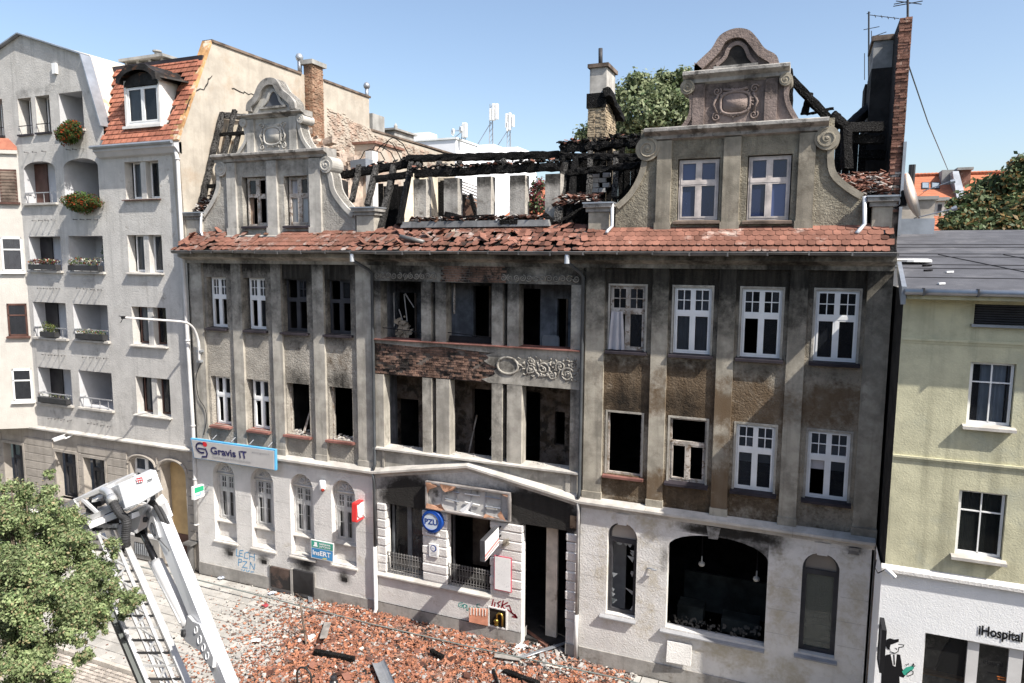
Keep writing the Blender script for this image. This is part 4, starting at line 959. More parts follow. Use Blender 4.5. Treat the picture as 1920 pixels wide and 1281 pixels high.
    mb=MB(); mb.box(ni[0][0]-.1,ni[-1][0]+.1,Y-.08,Y+.03,ni[0][1]-.07,ni[0][1]); mb.build('niche_sill',cop,cr)
    return g
xz=lambda f,p,Y=-.02: XZ(*f(*p),Y)
def px_rect(f,a,b,Y=-.02):
    p,q=XZ(*f(*a),Y),XZ(*f(*b),Y); return (p[0],q[0],q[1],p[1])
# left gable
zc=xz(ZLg,(560,735))[1]
sill_y=-.16
wl=[px_rect(ZLg,(405,832),(550,1108)),(*px_rect(ZLg,(645,826),(788,1105)),)]
GL=gable('l',ZLg,[(185,1045),(240,960),(268,880),(266,800),(285,745)],[(1055,1040),(1000,985),(945,905),(928,825),(905,760)],13.62,
  zc-.02,zc+.30,(xz(ZLg,(275,725))[0],xz(ZLg,(890,700))[0]),
  [(xz(ZLg,(330,900))[0],xz(ZLg,(380,900))[0]),(xz(ZLg,(558,900))[0],xz(ZLg,(615,900))[0]),(xz(ZLg,(800,900))[0],xz(ZLg,(865,900))[0])],wl,
  [(375,700),(428,610),(408,510),(425,490)],[(815,680),(765,610),(742,530),(740,480)],
  (xz(ZLg,(420,480))[0],xz(ZLg,(752,460))[0],xz(ZLg,(580,492))[1],xz(ZLg,(580,462))[1]),
  [(xz(ZLg,(440,600))[0],xz(ZLg,(482,600))[0]),(xz(ZLg,(683,600))[0],xz(ZLg,(725,600))[0])],
  [(440,455),(446,410),(482,370),(508,310),(540,275),(575,264),(612,275),(645,330),(690,368),(715,402),(722,440)],
  [(522,432),(552,405),(572,360),(590,343),(608,360),(622,400),(648,428)],
  (xz(ZLg,(505,600))[0],xz(ZLg,(662,600))[0],xz(ZLg,(585,670))[1],xz(ZLg,(585,518))[1]),
  [(xz(ZLg,(297,785)),.27,-1),(xz(ZLg,(898,760)),.29,1),(xz(ZLg,(424,522)),.15,-1),(xz(ZLg,(750,498)),.16,1)],
  gab_l,gab_ls,gab_ls,lambda x,z:(.32*gb(x,z,-13.6,13.7,1.2,.4)+.12+.2*gb(x,z,-11,16.2,3,.35)+.1*max(0,(14-z)),0,0),lambda x,z:(.2+.12*math.sin(z*4+x),0,0),None)
sg='l'
w=window(TEN,wl[0][0]+.12,wl[0][1],wl[0][2],wl[0][3]-.02,.14,frame_g,style='four',miss=('b0','b1','p1','s0'),label='scorched gable window without glass',curtain=[(.0,.2,.0,.75,mat('scorched_drape',(.28,.2,.15),var=.4))])
w=window(TEN,wl[1][0]+.1,wl[1][1],wl[1][2],wl[1][3]-.02,.14,frame_g,style='four',label='gable window with net curtain behind broken panes',miss=('p0',),curtain=[(.05,.95,.0,.6,curt),(.05,.5,.6,.97,curt_g)],pm=glass('hazy_pane',(.2,.19,.18),.3))
# right gable
zc=xz(ZRg,(900,640))[1]
wr_=[(*px_rect(ZRg,(600,800),(822,1140)),),(*px_rect(ZRg,(990,780),(1221,1140)),)]
def Zmix(x,y): return ZRg(x,y) if x<2000 else ZRr(x-2000,y)
gv=XZ(1551,260,-.02)
zr0,zr1=XZ(1400,256,-.02)[1],XZ(1400,231,-.02)[1]
GR=gable('r',Zmix,[(252,1055),(325,985),(378,890),(400,800),(392,740)],[(2500,1012),(2425,965),(2358,900),(2345,815),(2352,745),(2345,700)],13.62,
  zr0,zr1,(XZ(1219,250,-.02)[0],XZ(1545,235,-.02)[0]),
  [(XZ(1232,330,-.02)[0],XZ(1259,330,-.02)[0]),(XZ(1356,330,-.02)[0],XZ(1388,330,-.02)[0]),(XZ(1496,330,-.02)[0],XZ(1527,330,-.02)[0])],wr_,
  [(600,640),(655,560),(665,480),(640,400),(650,365)],[(2160,620),(2118,540),(2108,470),(2120,420),(2110,385)],
  (XZ(1290,150,-.02)[0],XZ(1472,140,-.02)[0],XZ(1380,153,-.02)[1],XZ(1380,128,-.02)[1]),
  [(XZ(1299,190,-.02)[0],XZ(1321,190,-.02)[0]),(XZ(1434,190,-.02)[0],XZ(1457,190,-.02)[0])],
  [(692,322),(697,278),(742,232),(790,185),(830,120),(882,86),(940,73),(1000,86),(1045,132),(1085,185),(1150,225),(1168,285)],
  [(820,285),(868,240),(893,185),(930,163),(965,182),(988,235),(1025,275)],
  (XZ(1334,190,-.02)[0],XZ(1424,190,-.02)[0],XZ(1380,224,-.02)[1],XZ(1380,162,-.02)[1]),
  [(xz(ZRg,(432,745)),.34,-1),(gv,.31,1),(xz(ZRg,(655,402)),.2,-1),(XZ(1474,150,-.02),.17,1)],
  gab_r,gab_rs,gab_t,lambda x,z:(.30*gb(x,z,4.5,17.0,4.5,.5)+.12+.14*math.sin(x*2.1)*math.sin(z*1.3)+.22*gb(x,z,1.3,14.,1.5,1.),.1,0),lambda x,z:(.18+.4*gb(x,z,4.9,17.6,2,.3)+.22*gb(x,z,4.0,18.6,.8,.6)+.55*gb(x,z,5.6,19.0,.9,.6),.0,0),None)
wood_pale=mat('weathered_window_wood',(.50,.45,.42),rough=.7,var=.3,bump=.3,bs=50)
window(TEN,wr_[0][0]+.03,wr_[0][1]-.03,wr_[0][2],wr_[0][3]-.03,.07,wood_pale,pane_b,style='four',label='gable window with all four blue-tinted panes',tr=.62,sill=frame_d)
window(TEN,wr_[1][0]+.03,wr_[1][1]-.03,wr_[1][2],wr_[1][3]-.03,.07,wood_pale,pane_b,style='four',label='gable window with a torn blind behind its panes',tr=.62,sill=frame_d)
# pedestals at the gable feet
def pedestal(xa,xb,zb,zt,m,metal_top=True,y=-.12,capm=None):
    mb=MB(); mb.box(xa+.05,xb-.05,y,.35,zb,zt-.28); p=mb.build('pedestal',m,TEN,bevel=.01)
    mb=MB(); mb.box(xa-.02,xb+.02,y-.05,.38,zt-.28,zt-.16); mb.box(xa-.08,xb+.08,y-.14,.42,zt-.155,zt-.05); mb.build('pedestal_cap',capm or cop,p)
    mb=MB(); mb.box(xa-.10,xb+.10,y-.17,.45,zt-.045,zt-.0); mb.build('cover_sheet',zinc,p)
    return p
A=XZ(*ZLg(85,1160),-.1);B_=XZ(*ZLg(180,1030),-.1); pedestal(A[0],B_[0],13.55,B_[1],smooth_l)
A=XZ(*ZLg(1058,1140),-.1);B_=XZ(*ZLg(1170,1000),-.1); pedestal(A[0],B_[0],13.55,B_[1],smooth_l)
A=XZ(1100,432,-.1);B_=XZ(1146,379,-.1); pedestal(A[0],B_[0],13.55,B_[1],smooth_r)
A=XZ(1629,432,-.1);B_=XZ(1684,366,-.1); pedestal(A[0],B_[0]-.05,13.55,B_[1],smooth_r)
# lead flashing strips at the gable feet
mb=MB(); mb.hexa([(.55,-.2,13.56),(8.9,-.2,13.56),(8.9,.0,13.6),(.55,.0,13.6),(.55,-.2,13.64),(8.9,-.2,13.64),(8.9,-.0,13.70),(.55,-.0,13.70)]); mb.build('flashing',zinc,TEN)
mb=MB(); mb.hexa([(-15.2,-.2,13.58),(-7,-.2,13.58),(-7,.0,13.6),(-15.2,.0,13.6),(-15.2,-.2,13.62),(-7,-.2,13.62),(-7,-.0,13.68),(-15.2,-.0,13.68)]); mb.build('flashing',stone_top,TEN)
# small rain pipes running over the roof
def pipe(path,r,m,name='rain_pipe',par=TEN): mb=MB(); mb.tube(path,r,9); return mb.build(name,m,par,smooth=True)
pale_pipe=mat('pale_zinc_pipe',(.55,.57,.6),rough=.4,metal=.4,var=.1)
pipe([atY(1148,382,-.2),atY(1148,424,-.2),atY(1140,432,-.3),atY(1137,437,-.4)],.05,pale_pipe); pipe([atY(1621,368,-.2),atY(1621,420,-.2),atY(1611,432,-.3),atY(1606,438,-.4)],.055,pale_pipe)
pipe([atY(*ZLg(175,1030),-.2),atY(*ZLg(172,1140),-.2),atY(*ZLg(182,1165),-.35)],.045,pale_pipe)
# -- burnt timbers of the mansard ------------------------------------------------------------------
def bm(f,a,Ya,b,Yb,w,h=None,name='charred_beam',m=charred,seg=10,jit=.012):
    p,q=atY(*f(*a),Ya),atY(*f(*b),Yb); mb=MB(); mb.beam(p,q,w,h,n=seg,jit=jit); return mb.build(name,m,TEN,recalc=False)
I=lambda x,y:(x,y)
for a,Ya,b,Yb,w in (((0,720),.5,(45,500),1.35,.17),((95,745),.4,(152,505),1.35,.19),((172,925),.05,(262,495),1.45,.2),((292,870),.2,(372,480),1.3,.17),((1275,855),.2,(1330,440),1.5,.24),((360,560),.9,(415,485),1.3,.16),((530,520),1.1,(545,480),1.35,.17),((650,525),1.1,(672,478),1.35,.17),((925,510),1.1,(945,465),1.35,.16)): bm(ZM,a,Ya,b,Yb,w,name='charred_rafter',m=ash_t)
bm(ZM,(345,455),1.4,(1290,432),1.6,.27,.24,'charred_purlin',seg=30,jit=.022); bm(ZM,(-60,560),1.4,(430,475),1.55,.3,.26,'charred_purlin',seg=20,jit=.02); bm(ZM,(140,585),1.1,(420,545),1.15,.24,name='charred_purlin',seg=14)
bm(ZM,(370,550),.65,(1300,505),.7,.30,.26,'charred_purlin',seg=30,jit=.028)
bm(ZM,(300,865),.0,(375,565),.75,.22,name='charred_post'); bm(ZM,(1280,850),-.0,(1480,730),.5,.07); bm(ZM,(1345,880),.3,(1390,440),1.3,.2,name='charred_post')
for x in (1480,1640): bm(ZM,(x-10,700),.6,(x,415),1.4,.17,name='charred_rafter',m=ash_t)
bm(ZM,(1290,400),1.5,(1800,352),1.5,.3,.26,'charred_purlin',seg=24,jit=.05); bm(ZM,(1340,545),1.0,(1790,495),1.0,.22,.18,'charred_purlin',seg=20,jit=.03); bm(ZM,(1300,440),1.3,(1800,450),1.3,.22,.2,'charred_purlin',seg=20,jit=.03)
# charred boarding behind them
ZBT=atY(*ZM(1500,420),1.9).z; mb=MB(); p,q=atY(*ZM(1300,880),1.9),atY(*ZM(1810,400),1.9)
x=p.x-.1
while x<q.x+1.2: mb.box(x,x+.19,1.9+random.uniform(0,.04),1.96,13.1,ZBT+.1*math.sin(x*2.3)+random.uniform(-.12,.08)); x+=.2
mb.build('charred_boarding',charred,TEN,kind='stuff',recalc=False)
mb=MB(); p=atY(*ZM(1490,545),1.5); q=atY(*ZM(1578,665),1.5)
bw=(q.x-p.x)/2
for r in range(4):
    for k in range(2):
        x=p.x+k*bw+(bw*.5 if r%2 and k else 0); z=q.z+(p.z-q.z)*r/4; mb=MB(); mb.box(x,x+bw*.94,1.45,1.6,z,z+(p.z-q.z)/4*.92); mb.build('block',mat('pale_block',(.42,.41,.40),var=.2,rnd=.15),TEN,bevel=.01)
mb=MB(); x=-8.2
while x<-5.3: mb.box(x,x+.21,2.2+random.uniform(0,.05),2.26,13.1,15.55+random.uniform(-.15,.1)); x+=.22
mb.build('charred_boarding',charred,TEN,kind='stuff',recalc=False)
mb=MB()
for _ in range(420):   # charred scraps and tile bits caught on the purlins
    t=random.random(); r_=random.random()
    A_,B_,Ya_=((370,548),(1300,500),.68) if r_<.55 else (((-40,558),(430,478),1.5) if r_<.7 else ((1290,395),(1800,345),1.5)); px,py=ZM(A_[0]+(B_[0]-A_[0])*t,A_[1]+(B_[1]-A_[1])*t); c=atY(px,py,Ya_)+Vector((random.gauss(0,.1),random.gauss(0,.1),.13+abs(random.gauss(0,.05)))); q=random.uniform(.05,.2); a_=random.uniform(0,6)
    mb.cur=random.choices((0,1,2),(60,22,18))[0]; mb.obox(c,(q*math.cos(a_),q*math.sin(a_),random.uniform(-.06,.06)),(-q*.6*math.sin(a_),q*.6*math.cos(a_),random.uniform(-.04,.04)),(0,.01,q*.25))
mb.build('charred_scraps',[charred,ash_t,tile_b],TEN,recalc=False,kind='stuff')
# dormer band over the middle bay: five rendered posts on a zinc-covered sill, timber head gone
dorm=mat('dormer_render',(.40,.375,.34),bump=.9,bs=20,bd=.03,streak=.5,col2=(.18,.16,.14),c2scale=2.,c2=(.52,.68)); dorm_c=mat('dormer_cheek',(.60,.53,.42),bump=.4,bs=30,col2=(.25,.18,.12),c2scale=2.2,c2=(.56,.66))
for x0,x1 in ((383,460),(570,656),(775,862),(978,1074),(1198,1292)):
    a=atY(*ZM(x0,700),.45);b=atY(*ZM(x1,700),.45); mb=MB(); ZP=atY(*ZM(700,572),.45).z; wall(mb,a.x,b.x,14.1,ZP,.45,(),.15,0,lambda x,z:(.75*gb(x,z,x,ZP,1,.4)+.15,0,0))
    for x in (a.x,b.x): mb.face((x,.45,14.1),(x,.8,14.1),(x,.8,ZP),(x,.45,ZP))
    mb.face((a.x,.8,14.1),(a.x,.8,ZP),(b.x,.8,ZP),(b.x,.8,14.1)); mb.face((a.x,.45,ZP),(b.x,.45,ZP),(b.x,.8,ZP),(a.x,.8,ZP)); mb.build('dormer_post',dorm,TEN,recalc=False)
a=atY(*ZM(310,870),-.05);b=atY(*ZM(383,570),.45); mb=MB(); mb.face((a.x,-.02,a.z),(b.x,.42,a.z+.1),(b.x,.42,b.z),(b.x-.05,.40,b.z)); mb.face((b.x-.02,.45,14.1),(b.x-.02,2.2,14.1),(b.x-.02,2.2,15.9),(b.x-.02,.45,15.7)); mb.build('dormer_cheek',dorm_c,TEN,recalc=False)
a=atY(*ZM(465,700),2.4);b=atY(*ZM(566,700),2.4); mb=MB(); mb.box(a.x-.2,b.x+.1,2.3,2.5,13.2,atY(*ZM(500,578),2.4).z); mb.build('attic_wall',dorm_c,TEN)
a=atY(*ZM(305,862),.0);b=atY(*ZM(1228,865),.0); mb=MB(); mb.hexa([(a.x,-.06,13.86),(b.x,-.06,13.86),(b.x,.9,13.86),(a.x,.9,13.86),(a.x+.05,-.04,14.06),(b.x-.05,-.04,14.06),(b.x,.9,14.12),(a.x,.9,14.12)]); mb.build('dormer_sill',mat('dull_zinc',(.21,.21,.21),rough=.6,metal=.3,var=.35,streak=.5),TEN)
def loose(x0,x1,y0,y1,z0,n,hgt,name='loose_tiles',m=tile_b,slope=0,sz=.17):
    from mathutils import Euler
    mb=MB()
    for _ in range(n):
        x=random.uniform(x0,x1);y=random.uniform(y0,y1); p=Vector((x,y,z0+slope*(y-y0)+random.uniform(0,hgt))); M_=Euler((random.uniform(-.5,.5),random.uniform(-.5,.5),random.uniform(0,6))).to_matrix(); k=random.uniform(.5,1.1); w,l=sz*k,sz*1.5*k*random.uniform(.5,1)
        d=(random.choice((0,0,.2,.5,.8)),random.uniform(0,.3),random.choice((0,0,0,.6)))
        P=[(-w/2,-l/2,0),(w/2,-l/2*random.uniform(.5,1),0),(w/2,l/2,0),(-w/2*random.uniform(.3,1),l/2,0)]; b=len(mb.v)
        for q in P: mb.vert(p+M_@Vector(q),d)
        for q in P: mb.vert(p+M_@(Vector(q)+Vector((0,0,.018))),d)
        for fc in ((3,2,1,0),(4,5,6,7),(0,1,5,4),(1,2,6,5),(2,3,7,6),(3,0,4,7)): mb.f.append([b+i for i in fc]); mb.mi.append(0)
    return mb.build(name,m,TEN,recalc=False,kind='stuff')
loose(a.x+.3,b.x-.3,.0,.45,14.08,420,.12)
bm(ZM,(580,800),.1,(690,828),.1,.18); bm(ZM,(640,825),.05,(880,815),.05,.13); bm(ZM,(920,850),.0,(1030,850),.0,.14); bm(ZM,(1190,800),.1,(1250,850),.2,.16)
# tile heap behind the foot of the right gable, against the party wall
loose(7.1,8.75,.25,1.5,14.55,800,.22,slope=.45,m=tile_m); loose(-.5,.9,.25,.9,14.5,160,.25,slope=.3); loose(-15.15,-14.1,.1,1.0,14.55,420,.25,slope=.75)
loose(6.9,8.7,.25,1.2,14.3,200,.3)
mb=MB(); mb.hexa([(7.0,.2,13.6),(8.7,.2,13.6),(8.7,2.0,13.6),(7.0,2.0,13.6),(7.0,.2,14.5),(8.7,.2,14.5),(8.7,2.0,15.2),(7.0,2.0,15.2)]); mb.hexa([(-15.1,.1,13.6),(-14.2,.1,13.6),(-14.2,1.2,13.6),(-15.1,1.2,13.6),(-15.1,.1,14.5),(-14.2,.1,14.5),(-14.2,1.2,15.2),(-15.1,1.2,15.2)]); mb.build('attic_rubble',charred,TEN,kind='stuff')
# right-hand party wall with its bare brick edge
PW0,PW1=atY(1676,200,3.).x,atY(1700,200,3.).x
mb=MB(); mb.box(-13.6,-9.7,2.2,2.3,13.1,15.75); mb.box(-13.7,-13.6,.45,2.3,13.1,15.75); mb.box(-9.7,-9.6,.45,2.3,13.1,15.75); mb.box(-13.6,-9.7,.45,2.3,15.75,15.8); mb.build('attic_room',soot_shade,TEN)
mb=MB(); mb.box(2.5,6.6,2.2,2.3,13.1,16.4); mb.box(2.4,2.5,.45,2.3,13.1,16.4); mb.box(6.6,6.7,.45,2.3,13.1,16.4); mb.box(2.5,6.6,.45,2.3,16.4,16.45); mb.build('attic_room',soot_shade,TEN)
mb=MB(); mb.box(PW0,PW1,3.1,13.,13.0,19.75); mb.build('party_wall',soot_shade,TEN)
zq=14.3; k=0
while zq<19.75:
    c=atY(1676,300,3.0)
    cuts=[PW0,PW0+.28,PW1] if k%2 else [PW0,PW0+.14,PW1]
    for xa,xb in zip(cuts,cuts[1:]):
        mb=MB(); d=random.uniform(-.03,.03); mb.box(xa+.004+random.uniform(-.02,.01)*(xa==PW0),xb-.006,2.97+d,3.12,zq,zq+.066); mb.build('brick',brick_m if zq>15.4 or random.random()<.4 else mat('white_flecked_brick',(.30,.27,.25),var=.4,col2=(.05,.045,.04),c2scale=8,c2=(.45,.6)),TEN)
    zq+=.0775; k+=1
mb=MB(); mb.box(PW0+.02,PW1-.01,3.0,3.2,13.2,19.7); mb.build('mortar_bed',mortar_s,TEN)
mb=MB(); mb.box(PW1-.02,PW1+.06,2.9,3.3,13.6,16.3); mb.build('flashing',zinc,TEN)
# chimneys of the party wall
stk=mat('sooted_chimney_render',(.25,.25,.245),var=.3,bump=.4,col2=(.03,.03,.03),c2scale=.8,c2=(.56,.64))
a=atY(1638,70,4.5); zk=atY(1650,128,4.5).z; mb=MB(); mb.box(a.x+.02,PW0,4.5,6.2,zk,a.z-.12); ck=mb.build('chimney',stk,TEN,label='sooted rendered chimney on the party wall'); mb=MB(); mb.box(a.x,PW0,4.48,6.22,13.,zk); mb.build('charred_stack',soot_shade,ck); mb=MB(); mb.box(a.x-.04,PW0,4.44,6.3,a.z-.12,a.z+.03); mb.build('chimney_cap',frame_d,ck)
a=atY(1622,158,7.); mb=MB(); mb.box(a.x,PW0,7.,8.2,13,a.z); mb.build('chimney',soot_shade,TEN)
# black back of the attic at the right
mb=MB(); x=6.6
while x<PW0: mb.box(x,x+.22,4.6,4.7,13.1,16.9+.2*math.sin(x*5)); x+=.23
mb.build('charred_boarding',charred,TEN,kind='stuff',recalc=False)
for a,Ya,b,Yb,w in (((1478,130),2.2,(1478,225),2.2,.26),((1483,148),2.3,(1572,243),2.6,.22),((1518,175),2.6,(1508,215),2.6,.2),((1512,215),2.8,(1563,203),2.8,.07),((1560,215),2.2,(1588,240),2.4,.24),((1588,240),2.6,(1652,238),3.2,.3),((1586,240),2.4,(1588,318),2.2,.26),((1592,262),3.,(1655,262),3.4,.26),((1590,240),4.,(1642,192),6.,.28),((1634,200),5,(1636,260),5,.2),((1610,290),4.0,(1660,290),4.0,.3)): bm(I,a,Ya,b,Yb,w,seg=8,jit=.016)
# chimney stack above the middle
stack_b=mat('smoked_yellow_brick',(.36,.29,.20),var=.3,bump=.8,bs=18,bd=.03,col2=(.10,.08,.06),c2scale=5,c2=(.5,.6)); stack_r=mat('stack_render',(.42,.40,.37),var=.25,streak=.6)
Yc=4.0; a=atY(1102,268,Yc);b=atY(1134,268,Yc); zt=atY(1103,128,Yc).z; zm_=atY(1103,190,Yc).z
ST=mb=MB(); mb.box(a.x,b.x,Yc,Yc+1.5,13,zm_-.2); st=mb.build('chimney',stack_b,TEN,label='brick chimney with rendered top and black flue pipe')
mb=MB(); nb_=int((zm_-16.3)/.085)
for r in range(nb_):
    z=16.3+r*.085
    for q in range(2):
        x=a.x+(b.x-a.x)*(q*.5+(.25 if r%2 else 0)*(q>0)); mb.box(x-.01,min(x+.24,b.x+.01),Yc-random.uniform(.01,.03),Yc,z,z+.068)
    for q in range(5):
        y=Yc+q*.27+(.13 if r%2 else 0); mb.box(b.x,b.x+random.uniform(.01,.03),y,y+.25,z,z+.068)
mb.build('brickwork',stack_b,st,kind='stuff',recalc=False)
mb=MB(); mb.box(a.x+.02,b.x-.0,Yc+.05,Yc+1.25,zm_-.2,zt); mb.build('chimney_head',stack_r,st)
mb=MB(); mb.box(a.x-.05,b.x+.08,Yc-.03,Yc+1.32,zt,zt+.13); mb.build('chimney_cap',frame_d,st)
mb=MB(); mb.box(a.x-.06,b.x+.02,Yc-.05,Yc+.2,zm_-.25,zm_+.25); mb.beam((b.x+.05,Yc-.1,zm_+.25),(b.x+.12,Yc+1.6,zm_-.35),.3,.3,n=8,jit=.05); mb.build('charred_collar',charred,st,recalc=False)
p=atY(1126,128,Yc+.6); q=atY(1126,91,Yc+.6); mb=MB(); mb.tube([p,q],.075,10); mb.build('flue_pipe',frame_k,st,smooth=True)
# ================================================================ pale grey apartment house on the left
Z1=zoomer(0,40,3.2025);Z2=zoomer(0,420,3.2025);Z3=zoomer(0,780,2.557)
YA=-.14
stucco=mat('grey_stucco',(.515,.495,.465),bump=.6,bs=16,bd=.03,bump2=.3,bs2=40,streak=.32,var=.09,speck=.06)
cream=mat('cream_stucco',(.50,.475,.435),bump=.6,bs=25,bd=.02,streak=.08,var=.06,speck=.03)
log_w=mat('loggia_paint',(.46,.46,.47),bump=.2,var=.08)
log_d=mat('loggia_door',(.035,.033,.035),rough=.4,var=.3)
fire_w=mat('fire_wall_render',(.40,.36,.305),bump=.5,bs=12,bd=.02,var=.12,streak=.18,col2=(.36,.29,.22),c2scale=.6,c2=(.52,.72))
beige_g=mat('beige_ground_floor',(.36,.325,.285),bump=.7,bs=25,bd=.02,streak=.3,var=.14)
rust_e=mat('rusty_edge',(.45,.26,.12),var=.4,col2=(.6,.5,.4),c2scale=2,c2=(.5,.65))
brownf=mat('brown_window_wood',(.10,.055,.045),rough=.5,var=.25)
APT=thing('apartment_house','pale grey apartment house with recessed balconies and a gambrel gable','building',(-20,0,0))
def rect(f,x0,y0,x1,y1,Y=YA):
    "opening from its four image edges (mid-lines)"
    a=XZ(*f(x0,(y0+y1)/2),Y)[0]; b=XZ(*f(x1,(y0+y1)/2),Y)[0]; c=XZ(*f((x0+x1)/2,y1),Y)[1]; d=XZ(*f((x0+x1)/2,y0),Y)[1]
    return (a,b,c,d)
LOG=[rect(Z1,358,425,500,650)]+[rect(Z2,*q) for q in ((178,75,368,278),(415,72,622,285),(204,472,400,680),(444,484,650,695),(233,868,430,1075),(478,888,675,1105))]
ARC=[rect(Z1,147,840,335,1090),rect(Z1,386,822,592,1085)]
SM=[rect(Z1,112,460,192,680),rect(Z1,218,445,302,668),rect(Z1,-60,470,20,692)]
WN=[rect(Z1,752,840,955,1065),rect(Z2,770,66,975,292),rect(Z2,795,500,1000,728),rect(Z2,820,925,1022,1148)]
ops=[(*q,None,.0) for q in LOG]+[(q[0],q[1],q[2],q[3],q[3]-.35,.0) for q in ARC]+[(*q,None,.45) for q in SM]+[(*q,None,.34) for q in WN]
ol=[(-29.,5.1),(-15.45,5.1),(-15.45,17.0),(-19.66,17.0),(-19.6,18.02),(-20.52,20.88),(-24.19,22.06),(-27.9,20.88),(-28.9,18.0),(-29.,17)]
def dirt_a(x,z):
    s=.22*gb(x,z,-22.6,19.6,2.6,.35)+.12*gb(x,z,-21,6.,3.5,1.6)
    for q in LOG+ARC: s+=.2*gb(x,z,(q[0]+q[1])/2,q[2]-.45,.75,.35)
    for q in SM: s+=.28*gb(x,z,(q[0]+q[1])/2,q[3]+.18,.45,.16)
    return s,.05+.1*gb(x,z,-17,14,2,4),0
mb=MB(); wall(mb,-29,-15.45,5.1,22.1,YA,ops,.2,.3,dirt_a,outline=ol); mb.build('wall',stucco,APT,recalc=False)
# loggias: box rooms with a dark door
def room(q,depth,arch=False,door=(.45,.9),dm=log_d):
    a,b,c,d=q; mb=MB(); y0,y1=YA,YA+depth
    mb.face((a,y0,c),(a,y0,d),(a,y1,d),(a,y1,c));mb.face((b,y0,c),(b,y1,c),(b,y1,d),(b,y0,d));mb.face((a,y0,c),(a,y1,c),(b,y1,c),(b,y0,c));mb.face((a,y0,d),(b,y0,d),(b,y1,d),(a,y1,d));mb.face((a,y1,c),(a,y1,d),(b,y1,d),(b,y1,c))
    r=mb.build('loggia',log_w,APT,recalc=False)
    if door:
        mb=MB(); mb.box(a+(b-a)*door[0],a+(b-a)*door[1],y1-.06,y1-.01,c,c+(d-c)*.97); mb.build('balcony_door',dm,r)
    mb=MB(); mb.box(a-.08,b+.08,YA-.13,YA+.02,c-.10,c-.02); mb.build('sill',stone_top,r)
    return r
rails=mat('grey_rail_paint',(.36,.36,.37),rough=.5,metal=.3)
def hrail(q,h=.42,y=YA-.04,n=4):
    mb=MB(); mb.beam((q[0]+.05,y,q[2]+h),(q[1]-.03,y,q[2]+h),.04); mb.beam((q[0]+.05,y,q[2]+h),(q[0]+.05,YA+.25,q[2]+h),.03)
    for k in range(n): x=q[0]+.25+(q[1]-q[0]-.5)*k/(n-1); mb.beam((x,y,q[2]),(x,y,q[2]+h),.02)
    return mb.build('balcony_railing',rails,APT,recalc=False)
room(LOG[0],1.7,door=(-.0,.12)); room(ARC[0],.5,door=(.02,.42),dm=brownf); room(ARC[1],1.7,door=(.0,.1),dm=brownf)
for k,q in enumerate(LOG[1:]): room(q,(.55,1.25,.6,1.25,.6,1.5)[k],door=(.0,.38) if k%2==0 else None)
for q in LOG[1:]+[ARC[0]]: hrail(q)
sill_y=-.30
for q in SM:
    window(APT,q[0]+.1,q[1],q[2]+.02,q[3],.28,frame_w,style='single',sill=None); mb=MB(); mb.beam((q[0],YA-.03,q[2]+.35),(q[1],YA-.03,q[2]+.35),.03); mb.box(q[0]-.05,q[1]+.05,YA-.1,YA+.4,q[2]-.07,q[2]); mb.build('sill',sill_m,APT)
for k,q in enumerate(WN):
    m=(q[0]+q[1])/2; fm=frame_w if k<2 else brownf
    for j,(a,b) in enumerate(((q[0]+.12,m-.12),(m+.16,q[1]))): window(APT,a,b,q[2]+.03,q[3],.16,fm,style='single',sill=None,curtain=[(.0,.55,0,1,curt)] if j==0 else [(.5,1,0,1,curt)],pm=pane_g)
    mb=MB(); mb.box(m-.12,m+.16,YA+.06,.3,q[2],q[3]); mb.build('window_post',stucco,APT)
    mb=MB(); mb.hexa([(q[0]-.1,YA-.14,q[2]-.08),(q[1]+.06,YA-.14,q[2]-.08),(q[1]+.06,.2,q[2]-.02),(q[0]-.1,.2,q[2]-.02),(q[0]-.1,YA-.14,q[2]-.04),(q[1]+.06,YA-.14,q[2]-.04),(q[1]+.06,.2,q[2]+.03),(q[0]-.1,.2,q[2]+.03)]); mb.build('sill',brownf if k==0 else stone_top,APT)
mb=MB(); mb.box(-29,-15.6,1.75,1.9,5,20); mb.build('inner_wall',soot_shade,APT)
# steel pegs under the balconies
peg=[(Z1,x,y) for x,y in ((146,786),(195,784),(252,780),(398,770),(436,768),(480,764),(194,1196),(232,1196),(270,1194),(308,1192),(440,1190),(482,1190),(523,1190),(566,1190))]+[(Z2,x,y) for x,y in ((225,386),(261,387),(300,389),(337,388),(461,386),(502,390),(546,393),(588,396),(253,784),(290,788),(328,790),(369,792),(496,802),(540,804),(581,806),(622,808),(290,1170),(330,1172),(366,1178),(407,1184),(527,1198),(565,1204),(605,1212),(646,1218))]
me=None
for f,x,y in peg:
    p=atY(*f(x,y),YA-.18); p=Vector((p.x,YA,p.z-.0))
    if me is None: mb=MB(); mb.tube([(0,0,0),(0,-.17,.0)],.016,6); mb.lathe([(.032,0),(.032,.02)],(0,-.17,0),8,(0,-1,0)); me=mesh_only(mb,'steel_peg',gutter_m)
    put('steel_peg',me,APT,p)
